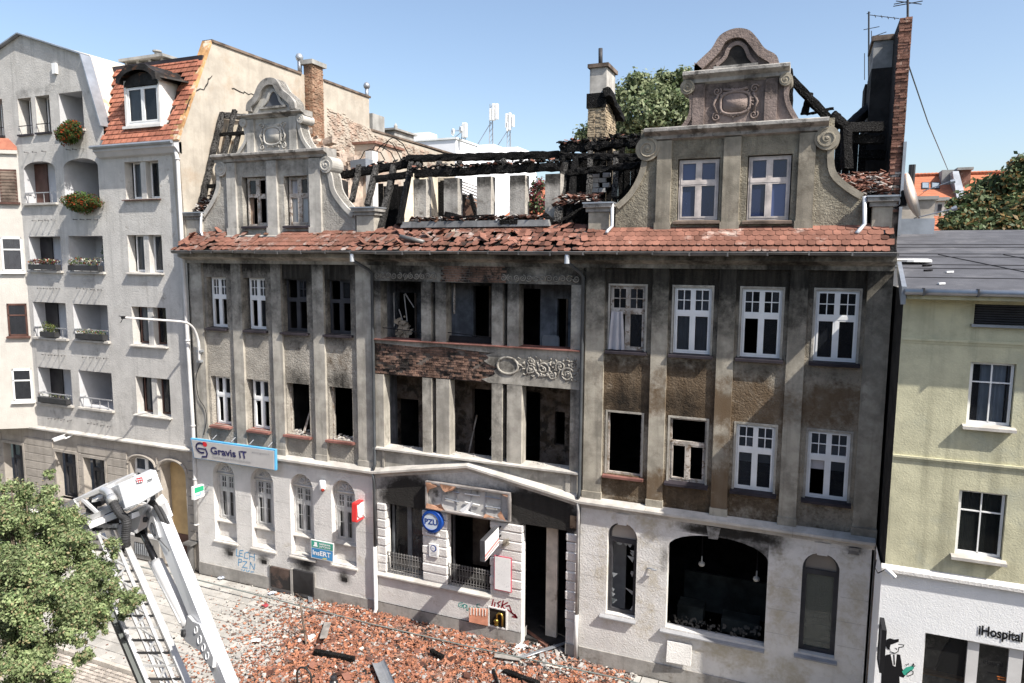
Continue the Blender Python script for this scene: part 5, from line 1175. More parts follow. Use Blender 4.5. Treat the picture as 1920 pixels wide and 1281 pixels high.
# gable roof behind the gambrel, verge and cheek
mb=MB(); up_=[(-19.6,18.02),(-20.52,20.88),(-24.19,22.06),(-27.9,20.88),(-28.9,18.0)]
for (a,b) in zip(up_,up_[1:]): mb.face((a[0],YA,a[1]),(a[0],9,a[1]),(b[0],9,b[1]),(b[0],YA,b[1]))
mb.build('gambrel_roof',mat('roof_sheet_cream',(.55,.50,.43),rough=.6,var=.12,col2=(.55,.38,.24),c2scale=1.6,c2=(.6,.75)),APT,recalc=False)
mb=MB()
for (a,b) in zip(up_,up_[1:]):
    d=Vector((b[0]-a[0],0,b[1]-a[1])).normalized(); n_=Vector((d.z,0,-d.x))
    mb.obox(Vector(((a[0]+b[0])/2,YA+.05,(a[1]+b[1])/2))+n_*.04,Vector((b[0]-a[0],0,b[1]-a[1])),(0,.46,0),n_*.05)
mb.build('verge_trim',zinc,APT)
mb=MB(); p=atY(*Z1(330,285),YA-.05); mb.box(p.x-.13,p.x+.1,YA-.1,YA,p.z-.2,p.z+.22); mb.build('wall_box',frame_w,APT)
# mansard with clay tiles, eaves
def mY(z): return -.28+(z-17.25)*(1.75/4.0)
mb=MB(); mb.hexa([(-19.9,-.14,17.),(-15.5,-.14,17.),(-15.5,3,17.),(-19.9,3,17.),(-20.6,mY(20.55),20.55),(-15.5,mY(20.55),20.55),(-15.5,3,20.55),(-20.6,3,20.55)]); mb.build('mansard',brownf,APT)
mb=MB(); mb.xprism([(-.14,16.75),(-.3,16.8),(-.42,16.95),(-.5,17.0),(-.5,17.12),(-.14,17.2)],-19.85,-15.45); mb.build('eaves_cornice',log_w,APT,bevel=0)
mb=MB(); mb.tube([(-19.9,-.56,17.16),(-15.5,-.56,17.16)],.07,8); mb.build('gutter',zinc,APT)
orange_t=mat('orange_clay_tile',(.32,.13,.085),rough=.7,var=.12,rnd=.2,bump=.3,bs=60,bd=.004,col2=(.25,.095,.065),c2scale=1.4,c2=(.5,.65))
mb=MB(); mb.hexa([(0,0,0),(.31,0,0),(.31,.27,0),(0,.27,0),(0,0,.035),(.31,0,.035),(.31,.27,.012),(0,.27,.012)]); mb.face((.06,-.004,.036),(.12,-.004,.055),(.12,.2,.03),(.06,.2,.02)); tmo=mesh_only(mb,'roof_tile',orange_t)
am=math.atan2(4.0,1.75); r=0
DX0,DX1=XZ(*Z1(750,500),-.1)[0],XZ(*Z1(985,500),-.1)[0]
while 17.28+r*.2<20.5:
    z=17.28+r*.2; x=-19.85-.28*max(0,z-18)+(r%2)*.16
    while x<-15.75-.0:
        if not (DX0-.15<x<DX1-.1 and 17.75<z<19.9) and x> -19.75-.28*max(0,z-18):
            p=Vector((x,mY(z)-.05,z)); put('roof_tile',tmo,APT,p,(am-.05,0,random.uniform(-.01,.01)))
        x+=.325
    r+=1
mb=MB(); mb.box(-20.8,-15.5,1.1,1.5,20.5,20.72); mb.build('ridge_capping',sill_m,APT)
# dormer with its burnt hood
a=atY(*Z1(757,625),-.1); b=atY(*Z1(952,375),-.1); zt=b.z+.0
mb=MB(); mb.box(a.x-.02,a.x+.1,-.1,2.,a.z-.1,zt+.25); mb.box(b.x-.08,b.x+.02,-.1,2.,a.z-.1,zt+.25); mb.box(a.x+.1,b.x-.08,-.1,.1,a.z-.1,a.z+.02); mb.box(a.x+.1,b.x-.08,1.7,1.9,a.z,zt); mb.box(a.x-.1,b.x+.1,-.2,-.05,a.z-.16,a.z-.06); dm=mb.build('dormer',mat('dormer_sheet',(.66,.645,.62),rough=.5,var=.1,col2=(.5,.36,.24),c2scale=2.5,c2=(.62,.75)),APT)
sill_y=None
window(APT,a.x+.1,b.x-.08,a.z+.02,zt-.02,-.06,frame_w,style='double',sill=None,curtain=[(0,.5,0,1,curt)])
mb=MB(); cx=(a.x+b.x)/2; ww=(b.x-a.x)/2+.15; n=12
for i in range(n):
    t0,t1=math.pi*i/n,math.pi*(i+1)/n; P=lambda t,y:(cx+ww*math.cos(t),y,zt+.12+.62*math.sin(t)**.8+ .06*math.sin(t*7)) if True else 0
    mb.face(P(t0,-.35),P(t1,-.35),P(t1,1.9),P(t0,1.9)); mb.face(P(t0,-.35),P(t1,-.35),(cx+ww*.82*math.cos(t1),-.34,zt+.1+.45*math.sin(t1)),(cx+ww*.82*math.cos(t0),-.34,zt+.1+.45*math.sin(t0)))
mb.face(*[(cx+ww*.85*math.cos(math.pi*i/10),-.12,zt+.0+.5*math.sin(math.pi*i/10)) for i in range(11)])
mb.build('dormer_hood',mat('burnt_hood_sheet',(.022,.02,.019),rough=.6,var=.5,bump=.6,bs=8,bd=.05,col2=(.12,.06,.035),c2scale=3,c2=(.55,.68)),dm,recalc=False)
mb=MB(); mb.hexa([(b.x-.05,-.35,zt+.25),(b.x+.75,.5,zt+.12),(b.x+.8,1.3,zt+.1),(b.x-.05,1.3,zt+.3),(b.x-.1,-.33,zt+.32),(b.x+.7,.5,zt+.2),(b.x+.7,1.3,zt+.2),(b.x-.1,1.3,zt+.75)]); mb.build('bent_sheet',MATS['burnt_hood_sheet'],dm)
conc=mat('grey_concrete_stack',(.30,.295,.28),var=.2,bump=.5,streak=.3)
a=atY(*Z1(795,290),4.);b=atY(*Z1(1040,200),4.); 
mb=MB(); mb.box(a.x,b.x-.2,3.6,5.2,19,b.z-.55); 
for k in range(4): x=a.x+(b.x-.35-a.x)*k/3; mb.box(x,x+.15,3.6,5.2,b.z-.55,b.z-.2)
mb.box(a.x-.15,b.x,3.4,5.4,b.z-.2,b.z-.08); mb.tube([((a.x+b.x)/2+.1,4.2,b.z-.08),((a.x+b.x)/2+.1,4.2,b.z+.28)],.12,8); mb.lathe([(.2,0),(.2,.06)],((a.x+b.x)/2+.1,4.2,b.z+.28),10); mb.build('chimney',conc,APT)
# fire wall
prof=[(-.12,5.),(-.12,17.0),(-.27,17.27),(1.59,21.32),(12.6,21.42),(12.6,19.75),(22.7,19.55),(22.7,5.)]
prof=[(-.12,12.8),(-.27,17.27),(1.59,21.32),(12.6,21.42),(12.6,19.75),(22.7,19.55),(22.7,12.8)]
XF=-15.45
mb=MB(); mb.xprism(prof,XF-.4,XF); fw_=mb.build('fire_wall',fire_w,APT)
mb=MB(); mb.box(XF-.45,XF+.06,1.55,7.0,21.32,21.42); mb.box(XF-.45,XF+.06,8.7,12.7,21.40,21.5); mb.box(XF-.45,XF+.06,12.7,22.7,19.70,19.80); mb.build('wall_capping',frame_d,APT)
mb=MB(); d=Vector((0,1.86,4.05)); mb.beam((XF-.2,-.30,17.25),(XF-.2,1.56,21.36),.46,.10,up=(0,-1,.4)); mb.build('verge_board',rust_e,APT)
mb=MB(); p=XF+.012   # settlement cracks and fallen render edges
def crack(pts,r=.03):
    P=[atX(*ZLg(x,y),p) for x,y in pts]; L=[]
    for a,b in zip(P,P[1:]):
        for k in range(3): q=a.lerp(b,k/3); L.append(q+Vector((0,random.uniform(-.06,.06),random.uniform(-.06,.06))))
    L.append(P[-1])
    for a,b in zip(L,L[1:]): mb.beam(a,b,.02,r*random.uniform(.5,1.4))
crack([(80,450),(110,395),(140,340),(185,330),(220,270),(238,250)],.03); crack([(345,325),(400,335),(440,350),(500,360)],.03)
mb.build('crack',soot_shade,APT,recalc=False,kind='stuff')
# bare brick part of the fire wall behind, ragged ledge, brick chimney
mb=MB(); bz=18.2; k=0
while bz<20.3:
    y=8.9+(k%2)*.13
    while y<21.5:
        lim=20.25-.16*(y-9) if y<12.6 else 19.55-.02*(y-12.6)
        if bz<lim+random.uniform(-.1,.1) and random.random()<.95:
            d=random.uniform(.005,.06); mb.box(XF,XF+d,y,y+.24,bz,bz+.066,skip='l')
        y+=.26
    bz+=.08; k+=1
mb.build('brickwork',mat('scorched_pale_brick',(.36,.27,.215),var=.35,bump=.8,bs=30,bd=.02,col2=(.43,.38,.32),c2scale=1.3,c2=(.40,.56)),APT,recalc=False,kind='stuff')
a=atX(585,117,-15.0); b=atX(605,125,-15.0); c0=atY(569,118,a.y); 
ch_b=mat('chimney_brick',(.27,.18,.125),var=.35,bump=1.,bs=16,bd=.04,col2=(.24,.13,.085),c2scale=4,c2=(.5,.62))
mb=MB(); mb.box(c0.x,-15.0,a.y,b.y,14.,a.z-.05); ch=mb.build('chimney',ch_b,APT,label='tall brick chimney against the cream fire wall')
mb=MB(); mb.box(c0.x-.12,-14.88,a.y-.15,b.y+.15,a.z-.08,a.z+.12); mb.build('chimney_cap',conc,ch)
mb=MB(); z=14.5; k=0
while z<a.z-.15:
    y=a.y+(k%2)*.13
    while y<b.y-.1: mb.box(-15.0,-15.0+random.uniform(.0,.04),y,min(y+.24,b.y),z,z+.066,skip='l'); y+=.26
    x=c0.x+(k%2)*.1
    while x<-15.1: mb.box(x,min(x+.24,-15.0),a.y-random.uniform(0,.035),a.y,z,z+.066); x+=.26
    z+=.08; k+=1
mb.build('brickwork',ch_b,ch,recalc=False,kind='stuff')
for q,zz in (((688,182),.0),((562,132),.0)):
    p=atX(*q,XF-.2); mb=MB(); mb.tube([p+Vector((0,0,-.1)),p+Vector((0,0,.42))],.10,8); mb.lathe([(.05,-.2),(.16,-.1),(.19,.02),(.13,.14),(.02,.2)],p+Vector((0,0,.58)),10); mb.build('vent_pipe',zinc,APT,smooth=True)
mb=MB(); a=atX(693,240,XF-.3); mb.box(XF-1.2,XF-.1,a.y,a.y+1.2,18,21.0-.3); mb.build('chimney',conc,APT)
a=atX(740,262,XF-.4); b=atX(776,262,XF-.4); mb=MB(); mb.box(XF-1.6,XF-.4,a.y,b.y,18,a.z+.55); mb.box(XF-1.8,XF-.25,a.y-.2,b.y+.2,a.z+.55,a.z+.66); mb.lathe([(.25,0),(.1,.12),(.12,.35),(.02,.5)],(XF-1.,(a.y+b.y)/2,a.z+.66),8); mb.build('chimney',conc,APT)
# collapsed masonry and timbers behind the left gable
mb=MB()
for _ in range(150):
    y=random.uniform(3.,12.); zc_=18.4-.16*(y-3)+abs(random.gauss(0,.25)); c=Vector((XF+random.uniform(.1,1.8),y,zc_-.2)); q=random.uniform(.15,.6); mb.obox(c,(q,random.uniform(-.1,.1),random.uniform(-.15,.15)),(random.uniform(-.1,.1),q*.8,0),(0,random.uniform(-.1,.1),q*.5))
mb.box(XF,XF+1.3,2.6,12,13,17.9); mb.build('broken_masonry',mat('broken_masonry',(.42,.34,.28),var=.35,bump=.9,bs=9,bd=.06,col2=(.14,.11,.09),c2scale=1.5,c2=(.52,.66)),TEN,recalc=False,kind='stuff')
p,q=atX(786,0,XF),0
for a,b,w in (((470,690),(345,350),.2),((330,700),(395,480),.17),((215,800),(345,400),.24),((395,640),(380,430),.16)):
    A=atX(*ZLg(*a),XF+.35);B=atX(*ZLg(*b),XF+.3)
for (ya,za),(yb,zb),x,w in (((.35,14.6),(1.75,18.6),.25,.24),((.5,14.7),(1.9,18.7),.75,.2),((.4,14.6),(1.8,18.4),1.25,.18),((1.7,18.5),(5,18.9),.3,.3),((.8,16.),(.85,16.0),.9,.2)):
    mb=MB(); mb.beam((XF+x,ya,za),(XF+x,yb,zb),w*.8,n=18,jit=.02); mb.build('charred_rafter',ash_t,TEN,recalc=False)
for z,y in ((15.6,.75),(16.7,1.15),(17.7,1.5)): mb=MB(); mb.beam((XF+.1,y,z),(XF+1.7,y,z),.14,n=8,jit=.012); mb.build('charred_beam',charred,TEN,recalc=False)
mb=MB(); mb.hexa([(XF+.02,1.0,14),(XF+1.9,1.0,14),(XF+1.9,1.3,14),(XF+.02,1.3,14),(XF+.02,2.2,18.2),(XF+1.9,2.2,18.2),(XF+1.9,2.5,18.2),(XF+.02,2.5,18.2)]); mb.build('attic_wall',dorm_c,TEN)
# clutter on the wall-head behind: brick stub, post, twisted rods, charred box
a=atX(690,270,-13.8); mb=MB(); mb.box(-14.6,-13.4,a.y,a.y+2.6,14,a.z+.0); mb.build('brick_stub',MATS['scorched_pale_brick'],TEN); 
mb=MB(); mb.box(-14.7,-13.3,a.y-.1,a.y+2.7,a.z,a.z+.12); mb.build('stub_coping',brick_m,TEN)
mb=MB()
for k in range(4):
    A=Vector((-11.2+k*.3,5+k*.3,16.7)); P_=[A+Vector((.25*j+random.uniform(-.12,.12),.1*j,(.9+.25*k)*math.sin(.55*j+.2*k)*.8)) for j in range(6)]; mb.tube(P_,.022,5)
mb.build('twisted_rods',charred,TEN,recalc=False,kind='stuff')
p=atY(678,308,3.); mb=MB(); mb.obox(p,(.7,0,.05),(0,.5,0),(0,0,.3)); mb.build('metal_box',zinc,TEN)
p=atY(690,300,3.4); mb=MB(); mb.box(p.x-.12,p.x+.2,3.4,3.8,14,p.z+.35); mb.build('white_post',white_w,TEN)
# ground floor of the apartment house
zb=.95
GW=[rect(Z3,28,135,118,372),rect(Z3,275,178,372,398),rect(Z3,408,205,508,410),rect(Z3,628,200,742,440)]
GA=rect(Z3,778,222,896,640)
ops=[(*q,None,.3) for q in GW[:3]]+[(GW[3][0],GW[3][1],GW[3][2],GW[3][3],GW[3][3]-.32,.3),(GA[0],GA[1],.0,GA[3],GA[3]-.42,.7)]
mb=MB(); wall(mb,-29,-15.45,0,5.1,YA,ops,.2,.3,lambda x,z:(.08*gb(x,z,-20,1,6,1),.0,0)); mb.build('wall',beige_g,APT,recalc=False)
mb=MB(); zz=1.3
allq=[(q[0]-.14,q[1]+.14,q[2]-.1,q[3]+.14) for q in GW]+[(GA[0]-.14,GA[1]+.14,0,GA[3]+.14)]
while zz<4.4:
    segs=[(-28.9,-15.5)]
    for q in allq:
        if q[2]<zz<q[3]:
            ns=[]
            for a,b in segs:
                if q[1]<=a or q[0]>=b: ns.append((a,b)); continue
                if q[0]>a: ns.append((a,q[0]))
                if q[1]<b: ns.append((q[1],b))
            segs=ns
    for k in range(len(segs)):
        a,b=segs[k]; mb=MB(); mb.box(a,b,YA-.035,YA+.01,zz,zz+.345); mb.build('ashlar_course',beige_g,APT,bevel=.012)
    zz+=.37
for q in GW[:3]:
    mb=MB(); mb.box(q[0]-.12,q[0],YA-.045,YA,q[2]-.05,q[3]+.12); mb.box(q[1],q[1]+.12,YA-.045,YA,q[2]-.05,q[3]+.12); mb.box(q[0],q[1],YA-.045,YA,q[3],q[3]+.12); mb.box(q[0]-.16,q[1]+.16,YA-.1,.1,q[2]-.1,q[2]); mb.build('window_surround',beige_g,APT,kind='stuff')
    sill_y=-.3; window(APT,q[0]+.18,q[1],q[2]+.02,q[3],.14,frame_k,style='four',sill=None,tr=.7,curtain=[(.05,.95,0,.65,curt_g)])
q=GW[3]; window(APT,q[0],q[1],q[2],q[3]-.05,.1,frame_w,style='four',sill=None,tr=.7)
ochre=mat('ochre_gate_reveal',(.50,.36,.19),var=.12,bump=.2,bs=20)
mb=MB(); mb.box(GA[0],GA[1],.35,.42,0,GA[3]); 
gt=mb.build('gateway',ochre,APT)
mb=MB(); mb.box(GA[0]+.02,GA[1]-.02,.32,.35,0,1.2); mb.build('gate_base',brownf,gt)
mb=MB(); mb.tube([(x,YA-.03,z) for x,z in arch_pts(GA[0]-.1,GA[1]+.1,GA[3]-.42,GA[3]+.1,14)],.06,6); mb.tube([(x,YA-.03,z) for x,z in arch_pts(q[0]-.1,q[1]+.1,q[3]-.32,q[3]+.1,14)],.05,6); mb.build('arch_moulding',beige_g,APT,kind='stuff')
mb=MB(); 
for k in range(14): a=-29+13.55*k/14; mb.xprism([(YA,5.02),(YA-.2,5.08),(YA-.2,5.14),(YA,5.2)],a+.004,a+13.55/14)
mb.build('ledge',stone_top,APT)
mb=MB(); mb.xprism([(YA,1.0),(YA-.1,1.0),(YA-.1,1.1),(YA,1.16)],-29,GA[0]-.2); mb.build('plinth_moulding',mat('white_band',(.68,.67,.65)),APT)
mb=MB(); mb.box(-29,GA[0]-.2,YA-.09,YA,0,1.0); mb.build('plinth',plinth_m,APT)
a=atZ(*Z3(690,672),.3); mb=MB(); mb.box(-19.1,-18.0,YA-.11,YA-.08,.2,.72); cg=mb.build('cellar_grate',frame_iron,APT)
for k in range(9): mb=MB(); mb.box(-19.05+k*.12,-19.0+k*.12,YA-.14,YA-.11,.22,.7); mb.build('grate_bar',zinc,cg)
# canted cream bay at the far end
P0=Vector((-24.95,YA)); P1=Vector((-26.4,-1.1))
def bayP(t,z,o=0): v=P0.lerp(P1,t); n_=Vector((-(P1-P0).y,(P1-P0).x)).normalized(); return (v.x+n_.x*o,v.y+n_.y*o,z)
mb=MB(); mb.face(bayP(1,5.1),bayP(0,5.1),bayP(0,17.2),bayP(1,17.2)); mb.face((-30,-1.1,5.1),bayP(1,5.1),bayP(1,17.2),(-30,-1.1,17.2)); mb.face((-30,-1.1,5.1),bayP(1,5.1),bayP(0,5.1),(-30,0,5.1)); bay=mb.build('bay',cream,APT,recalc=False)
mb=MB()
mb.hexa([(-30,-1.3,17.2),bayP(1.08,17.2,.1),bayP(-.02,17.2,.1),(-30,0,17.2),(-30,-1.3,17.35),bayP(1.08,17.35,.1),bayP(-.02,17.35,.1),(-30,0,17.35)]); mb.build('bay_eaves',cream,bay)
mb=MB(); mb.hexa([(-30,-1.3,17.36),bayP(1.08,17.36,.1),bayP(-.02,17.36,.1),(-30,0,17.36),(-30,-.3,18.2),bayP(.6,17.9,-.3),bayP(.1,17.9,-.3),(-30,0,18.2)]); mb.build('bay_roof',orange_t,bay)
def bay_t(px,py):
    d=ray(px,py); dx,dy=P1.x-P0.x,P1.y-P0.y   # intersect ray with the canted plane
    den=d.x*dy-d.y*dx; t=((P0.x-CAM.x)*dy-(P0.y-CAM.y)*dx)/den; q=CAM+d*t; return ((Vector((q.x,q.y))-P0).length/(P1-P0).length,q.z)
for f,(x0,y0,x1,y1),fm,cm in ((Z2,(12,80,138,285),frame_w,curt),(Z2,(48,478,166,672),brownf,curt_g),(Z2,(78,870,196,1062),frame_w,curt_g),(Z1,(0,890,104,1085),brownf,brownf)):
    ta=bay_t(*f(x0,(y0+y1)/2))[0];tb=bay_t(*f(x1,(y0+y1)/2))[0]; zc_=bay_t(*f((x0+x1)/2,y1))[1];zd=bay_t(*f((x0+x1)/2,y0))[1]; ta=min(ta,.97)
    mb=MB(); e=.07/ (P1-P0).length
    for (a,b,c,d) in ((ta,ta-e,zc_,zd),(tb+e,tb,zc_,zd),(ta,tb,zc_,zc_+.08),(ta,tb,zd-.08,zd),(ta,tb,zc_+(zd-zc_)*.62,zc_+(zd-zc_)*.62+.06)):
        mb.hexa([bayP(a,c,.04),bayP(b,c,.04),bayP(b,c,-.0),bayP(a,c,-.0),bayP(a,d,.04),bayP(b,d,.04),bayP(b,d,-.0),bayP(a,d,-.0)])
    mb.hexa([bayP(ta+.04,zc_-.1,.14),bayP(tb-.04,zc_-.1,.14),bayP(tb-.04,zc_-.1,0),bayP(ta+.04,zc_-.1,0),bayP(ta+.04,zc_-.03,.14),bayP(tb-.04,zc_-.03,.14),bayP(tb-.04,zc_,0),bayP(ta+.04,zc_,0)])
    w=mb.build('window',fm,APT)
    mb=MB(); mb.face(bayP(ta,zc_,.012),bayP(tb,zc_,.012),bayP(tb,zd,.012),bayP(ta,zd,.012)); mb.build('pane',mat('dim_curtain',(.16,.165,.17),var=.3,streak=.6) if cm is not brownf else frame_d,w,recalc=False)
    if cm is brownf:
        for k in range(10): z=zc_+(zd-zc_)*k/10; mb=MB(); mb.hexa([bayP(ta,z,.05),bayP(tb,z,.05),bayP(tb,z,.02),bayP(ta,z,.02),bayP(ta,z+.13,.03),bayP(tb,z+.13,.03),bayP(tb,z+.13,.01),bayP(ta,z+.13,.01)]); mb.build('louvre',frame_d,w)
    else:
        mb=MB(); mb.face(bayP(ta-e,zc_+.08,.02),bayP(tb+e,zc_+.08,.02),bayP(tb+e,zd-.08,.02),bayP(ta-e,zd-.08,.02)); mb.build('pane',glass('thin_pane',(.05,.05,.055),.35),w,recalc=False)
# downpipes
white_pipe=mat('white_pipe_paint',(.54,.53,.52),rough=.5,var=.1,col2=(.5,.45,.4),c2scale=3,c2=(.6,.7))
dz=[atY(x,y,-.3) for x,y in ((327,272),(333,300),(342,470),(352,640),(362,800),(366,900),(368,985))]
mb=MB(); mb.tube(dz,.075,9)
for p in dz[1:]: mb.lathe([(.095,0),(.095,.06)],p,9)
dp=mb.build('downpipe',white_pipe,APT,smooth=True)
mb=MB(); p=atY(357,1020,-.3); mb.lathe([(.13,0),(.13,1.2)],(p.x,-.3,.0),12); mb.box(p.x-.26,p.x+.26,-.52,-.1,1.2,1.26); mb.build('pipe_base',gutter_m,dp)
# ================================================================ yellow house on the right
ZY=zoomer(1640,520,3.768);ZV=zoomer(1500,760,2.4595);ZX=zoomer(1700,1140,8.727)
YY=-1.9
yel=mat('pale_yellow_render',(.52,.495,.345),bump=.45,bs=26,bd=.02,var=.13,streak=.4,speck=.08,col2=(.44,.435,.33),c2scale=.7,c2=(.5,.68))
wht=mat('white_shop_render',(.80,.80,.80),bump=.4,bs=26,bd=.02,bump2=.2,bs2=45,var=.03,speck=.02)
felt=mat('grey_roofing_felt',(.085,.086,.096),rough=.9,var=.15,speck=.2,ss=40,bump=.5,bs=50,streak=0,col2=(.125,.125,.135),c2scale=.9,c2=(.5,.66))
YEL=thing('yellow_house','pale yellow house with white shopfront and grey felt roof','building',(11,-1,0))
X0=9.05
ops=[]
def ry(f,x0,y0,x1,y1): return rect(f,x0,y0,x1,y1,YY)
W1=ry(ZY,660,605,985,1065); W2=ry(ZV,722,400,945,710); WT=ry(ZY,703,197,1300,340)
sh=ry(ZX,250,470,1100,1700); 
mb=MB(); wall(mb,X0,20,5.40,12.15,YY,[(*W1,None,.22),(*W2,None,.22),(WT[0],13.2,WT[2],WT[3],None,.3)],.22,.2,lambda x,z:(.07*gb(x,z,12,11,5,1.2)+.14*gb(x,z,10,5.4,4,.2),0,0)); mb.build('wall',yel,YEL,recalc=False)
mb=MB(); mb.face((X0,YY,0),(X0,YY,12.2),(X0,8,12.2),(X0,8,0)); mb.build('side_wall',soot_shade,YEL,recalc=False)  # side wall's shade painted in with a near-black colour
for py in (850,):pass
for zq in (XZ(*ZY(150,425),YY)[1],XZ(*ZY(95,1245),YY)[1]):
    mb=MB(); mb.box(X0,20,YY-.05,YY,zq-.05,zq+.0); mb.box(X0,20,YY-.02,YY,zq-.11,zq-.05); mb.build('string_course',yel,YEL)
sill_y=YY-.16
def drp(w,a,b,c,d,y,m): return drape(w,a,b,c,d,y,m,.04)
w=window(YEL,W1[0]+.02,W1[1]-.02,W1[2]+.05,W1[3],YY+.1,frame_w,glass('room_pane',(.02,.022,.028),.3),style='bars',sill=stone_top); 
drp(w,W1[0]+.25,W1[0]+.75,W1[2]+.05,W1[3]-.02,YY+.26,curt); drp(w,W1[0]+.85,W1[1]-.1,W1[2]+.05,W1[3]-.02,YY+.28,curt_g)
w=window(YEL,W2[0]+.02,W2[1]-.02,W2[2]+.05,W2[3],YY+.1,frame_w,glass('dark_pane',(.012,.014,.014),.5),style='bars',sill=stone_top)
drp(w,W2[0]+.1,W2[1]-.1,W2[2]+.05,W2[3]-.02,YY+.3,mat('dark_curtain',(.06,.07,.065),var=.3))
mb=MB(); mb.box(WT[0]+.02,13.2,YY+.12,YY+.16,WT[2],WT[3]); wl_=mb.build('vent_window',soot_shade,YEL)
for k in range(12): mb=MB(); x=WT[0]+.05+k*.02; mb.box(WT[0]+.03,13.2,YY+.06,YY+.12,WT[2]+.02+k*.055,WT[2]+.05+k*.055); mb.build('louvre',frame_k,wl_)
mb=MB(); mb.box(WT[0]-.05,13.3,YY-.12,YY+.1,WT[2]-.06,WT[2]); mb.build('sill',zinc,YEL)
mb=MB(); mb.box(X0+.05,20,YY+.4,YY+.5,5.3,12.1); mb.build('inner_wall',soot_shade,YEL)
# roof
ez=12.22; rz_=XZ(1800,432,9.)[1]
mb=MB(); mb.hexa([(X0-.05,-2.43,ez-.08),(20,-2.43,ez-.08),(20,9,rz_-.08),(X0+.6,9,rz_-.08),(X0-.05,-2.43,ez),(20,-2.43,ez),(20,9,rz_),(X0+.6,9,rz_)]); rf=mb.build('roof',felt,YEL)
sl=(rz_-ez)/11.43; mb=MB()
for k in range(7):
    y=-.9+k*1.0*1.0+.4*(k%2)
    mb.hexa([(X0,y,ez+sl*(y+2.43)+.004),(20,y,ez+sl*(y+2.43)+.004),(20,y+.06,ez+sl*(y+2.49)+.004),(X0,y+.06,ez+sl*(y+2.49)+.004),(X0,y,ez+sl*(y+2.43)+.016),(20,y,ez+sl*(y+2.43)+.016),(20,y+.06,ez+sl*(y+2.49)+.012),(X0,y+.06,ez+sl*(y+2.49)+.012)])
for x in (10.4,12.,13.6): mb.beam((x,3,ez+sl*5.43+.01),(x+1.6,-.2,ez+sl*2.25+.01),.03,.012)
mb.build('felt_seam',mat('felt_seam',(.03,.03,.033)),rf,recalc=False,kind='stuff')
mb=MB(); mb.hexa([(X0-.12,-2.45,ez-.35),(X0-.02,-2.45,ez-.35),(X0+.2,1.,ez+.4),(X0+.1,1.,ez+.4),(X0-.12,-2.47,ez+.06),(X0-.02,-2.47,ez+.06),(X0+.2,1.,ez+sl*3.45+.1),(X0+.1,1.,ez+sl*3.45+.1)]); mb.build('verge_sheet',zinc,rf)
mb=MB(); mb.tube([(X0-.05,-2.51,ez-.05),(20,-2.51,ez-.05)],.075,9)
gt=mb.build('gutter',zinc,YEL,smooth=True)
for k in range(8): mb=MB(); x=X0+.3+k*1.05; mb.box(x,x+.03,-2.61,-2.40,ez-.14,ez+.04); mb.build('gutter_bracket',frame_k,gt)
mb=MB(); mb.box(X0,20,-2.40,YY,ez-.22,ez-.12); mb.build('soffit',yel,YEL)
# ledge and shopfront
mb=MB(); mb.xprism([(YY,5.24),(YY-.12,5.26),(YY-.12,5.34),(YY,5.42)],X0-.08,20); mb.build('ledge',white_w,YEL)
S=ry(ZX,262,480,1015,1400); Dr=ry(ZX,1195,620,1690,1700)
ops=[(S[0],S[1],S[2],2.9,None,.0),(S[1]+.0,13.6,-.2,2.9,None,.0)]
SZ=XZ(*ZX(280,402),YY)[1]; S=(S[0],S[1],.9,SZ)
mb=MB(); wall(mb,X0-.06,20,-.1,5.26,YY,[(S[0],14.2,.9 if False else -.05,SZ,None,.25)],.25,.2,None); mb.build('shop_wall',wht,YEL,recalc=False)
mb=MB(); mb.face((X0-.06,YY,0),(X0-.06,YY,5.26),(X0-.06,1,5.26),(X0-.06,1,0)); mb.build('side_wall',wht,YEL,recalc=False)
sill_y=None
alu=mat('pale_aluminium_frame',(.60,.59,.58),rough=.4,var=.06)
d0=XZ(*ZX(1190,800),YY)[0];d1=XZ(*ZX(1690,800),YY)[0];s1=XZ(*ZX(1015,800),YY)[0]
mb=MB(); mb.box(s1-.02,d0,YY+.08,YY+.2,0,SZ); mb.box(d1,d1+.28,YY+.08,YY+.2,0,SZ); mb.box(d0,d1,YY+.08,YY+.2,SZ-.06,SZ); mb.box(S[0],S[0]+.03,YY+.1,YY+.18,0,SZ); mb.box(S[0],s1,YY+.1,YY+.18,SZ-.03,SZ); sf=mb.build('shop_frame',alu,YEL)
shopglass=glass('shop_pane',(.03,.03,.03),.16,.02)
mb=MB().sheet([(S[0],0),(s1,0),(s1,SZ-.03),(S[0],SZ-.03)],YY+.14); mb.build('pane',shopglass,sf,recalc=False)
mb=MB().sheet([(d0,0),(d1,0),(d1,SZ-.06),(d0,SZ-.06)],YY+.14); dpane=mb.build('door_pane',shopglass,sf,recalc=False)
mb=MB(); z=1.6; zsh=XZ(*ZX(600,1110),YY+.2)[1]; mb.box(S[0],s1,YY+.18,YY+.39,zsh-.05,zsh); mb.build('window_shelf',mat('wood_shelf',(.26,.14,.07),var=.3),YEL)
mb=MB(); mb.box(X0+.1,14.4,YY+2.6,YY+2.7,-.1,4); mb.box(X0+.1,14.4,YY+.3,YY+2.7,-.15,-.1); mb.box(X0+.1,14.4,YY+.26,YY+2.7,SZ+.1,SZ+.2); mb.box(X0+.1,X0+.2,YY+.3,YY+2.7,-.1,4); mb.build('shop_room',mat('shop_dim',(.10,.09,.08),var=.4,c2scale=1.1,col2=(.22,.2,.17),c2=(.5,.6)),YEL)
mb=MB(); mb.prism([(S[0]+.32,zsh+.1),(S[0]+1.2,zsh+.05),(S[0]+1.15,zsh+.5),(S[0]+.95,zsh+.6),(S[0]+1.0,SZ-.3),(S[0]+.85,SZ-.1),(S[0]+.6,SZ-.1),(S[0]+.42,zsh+.6)],YY+.2,YY+.3); mb.build('window_display',mat('dark_display',(.012,.012,.013)),YEL)
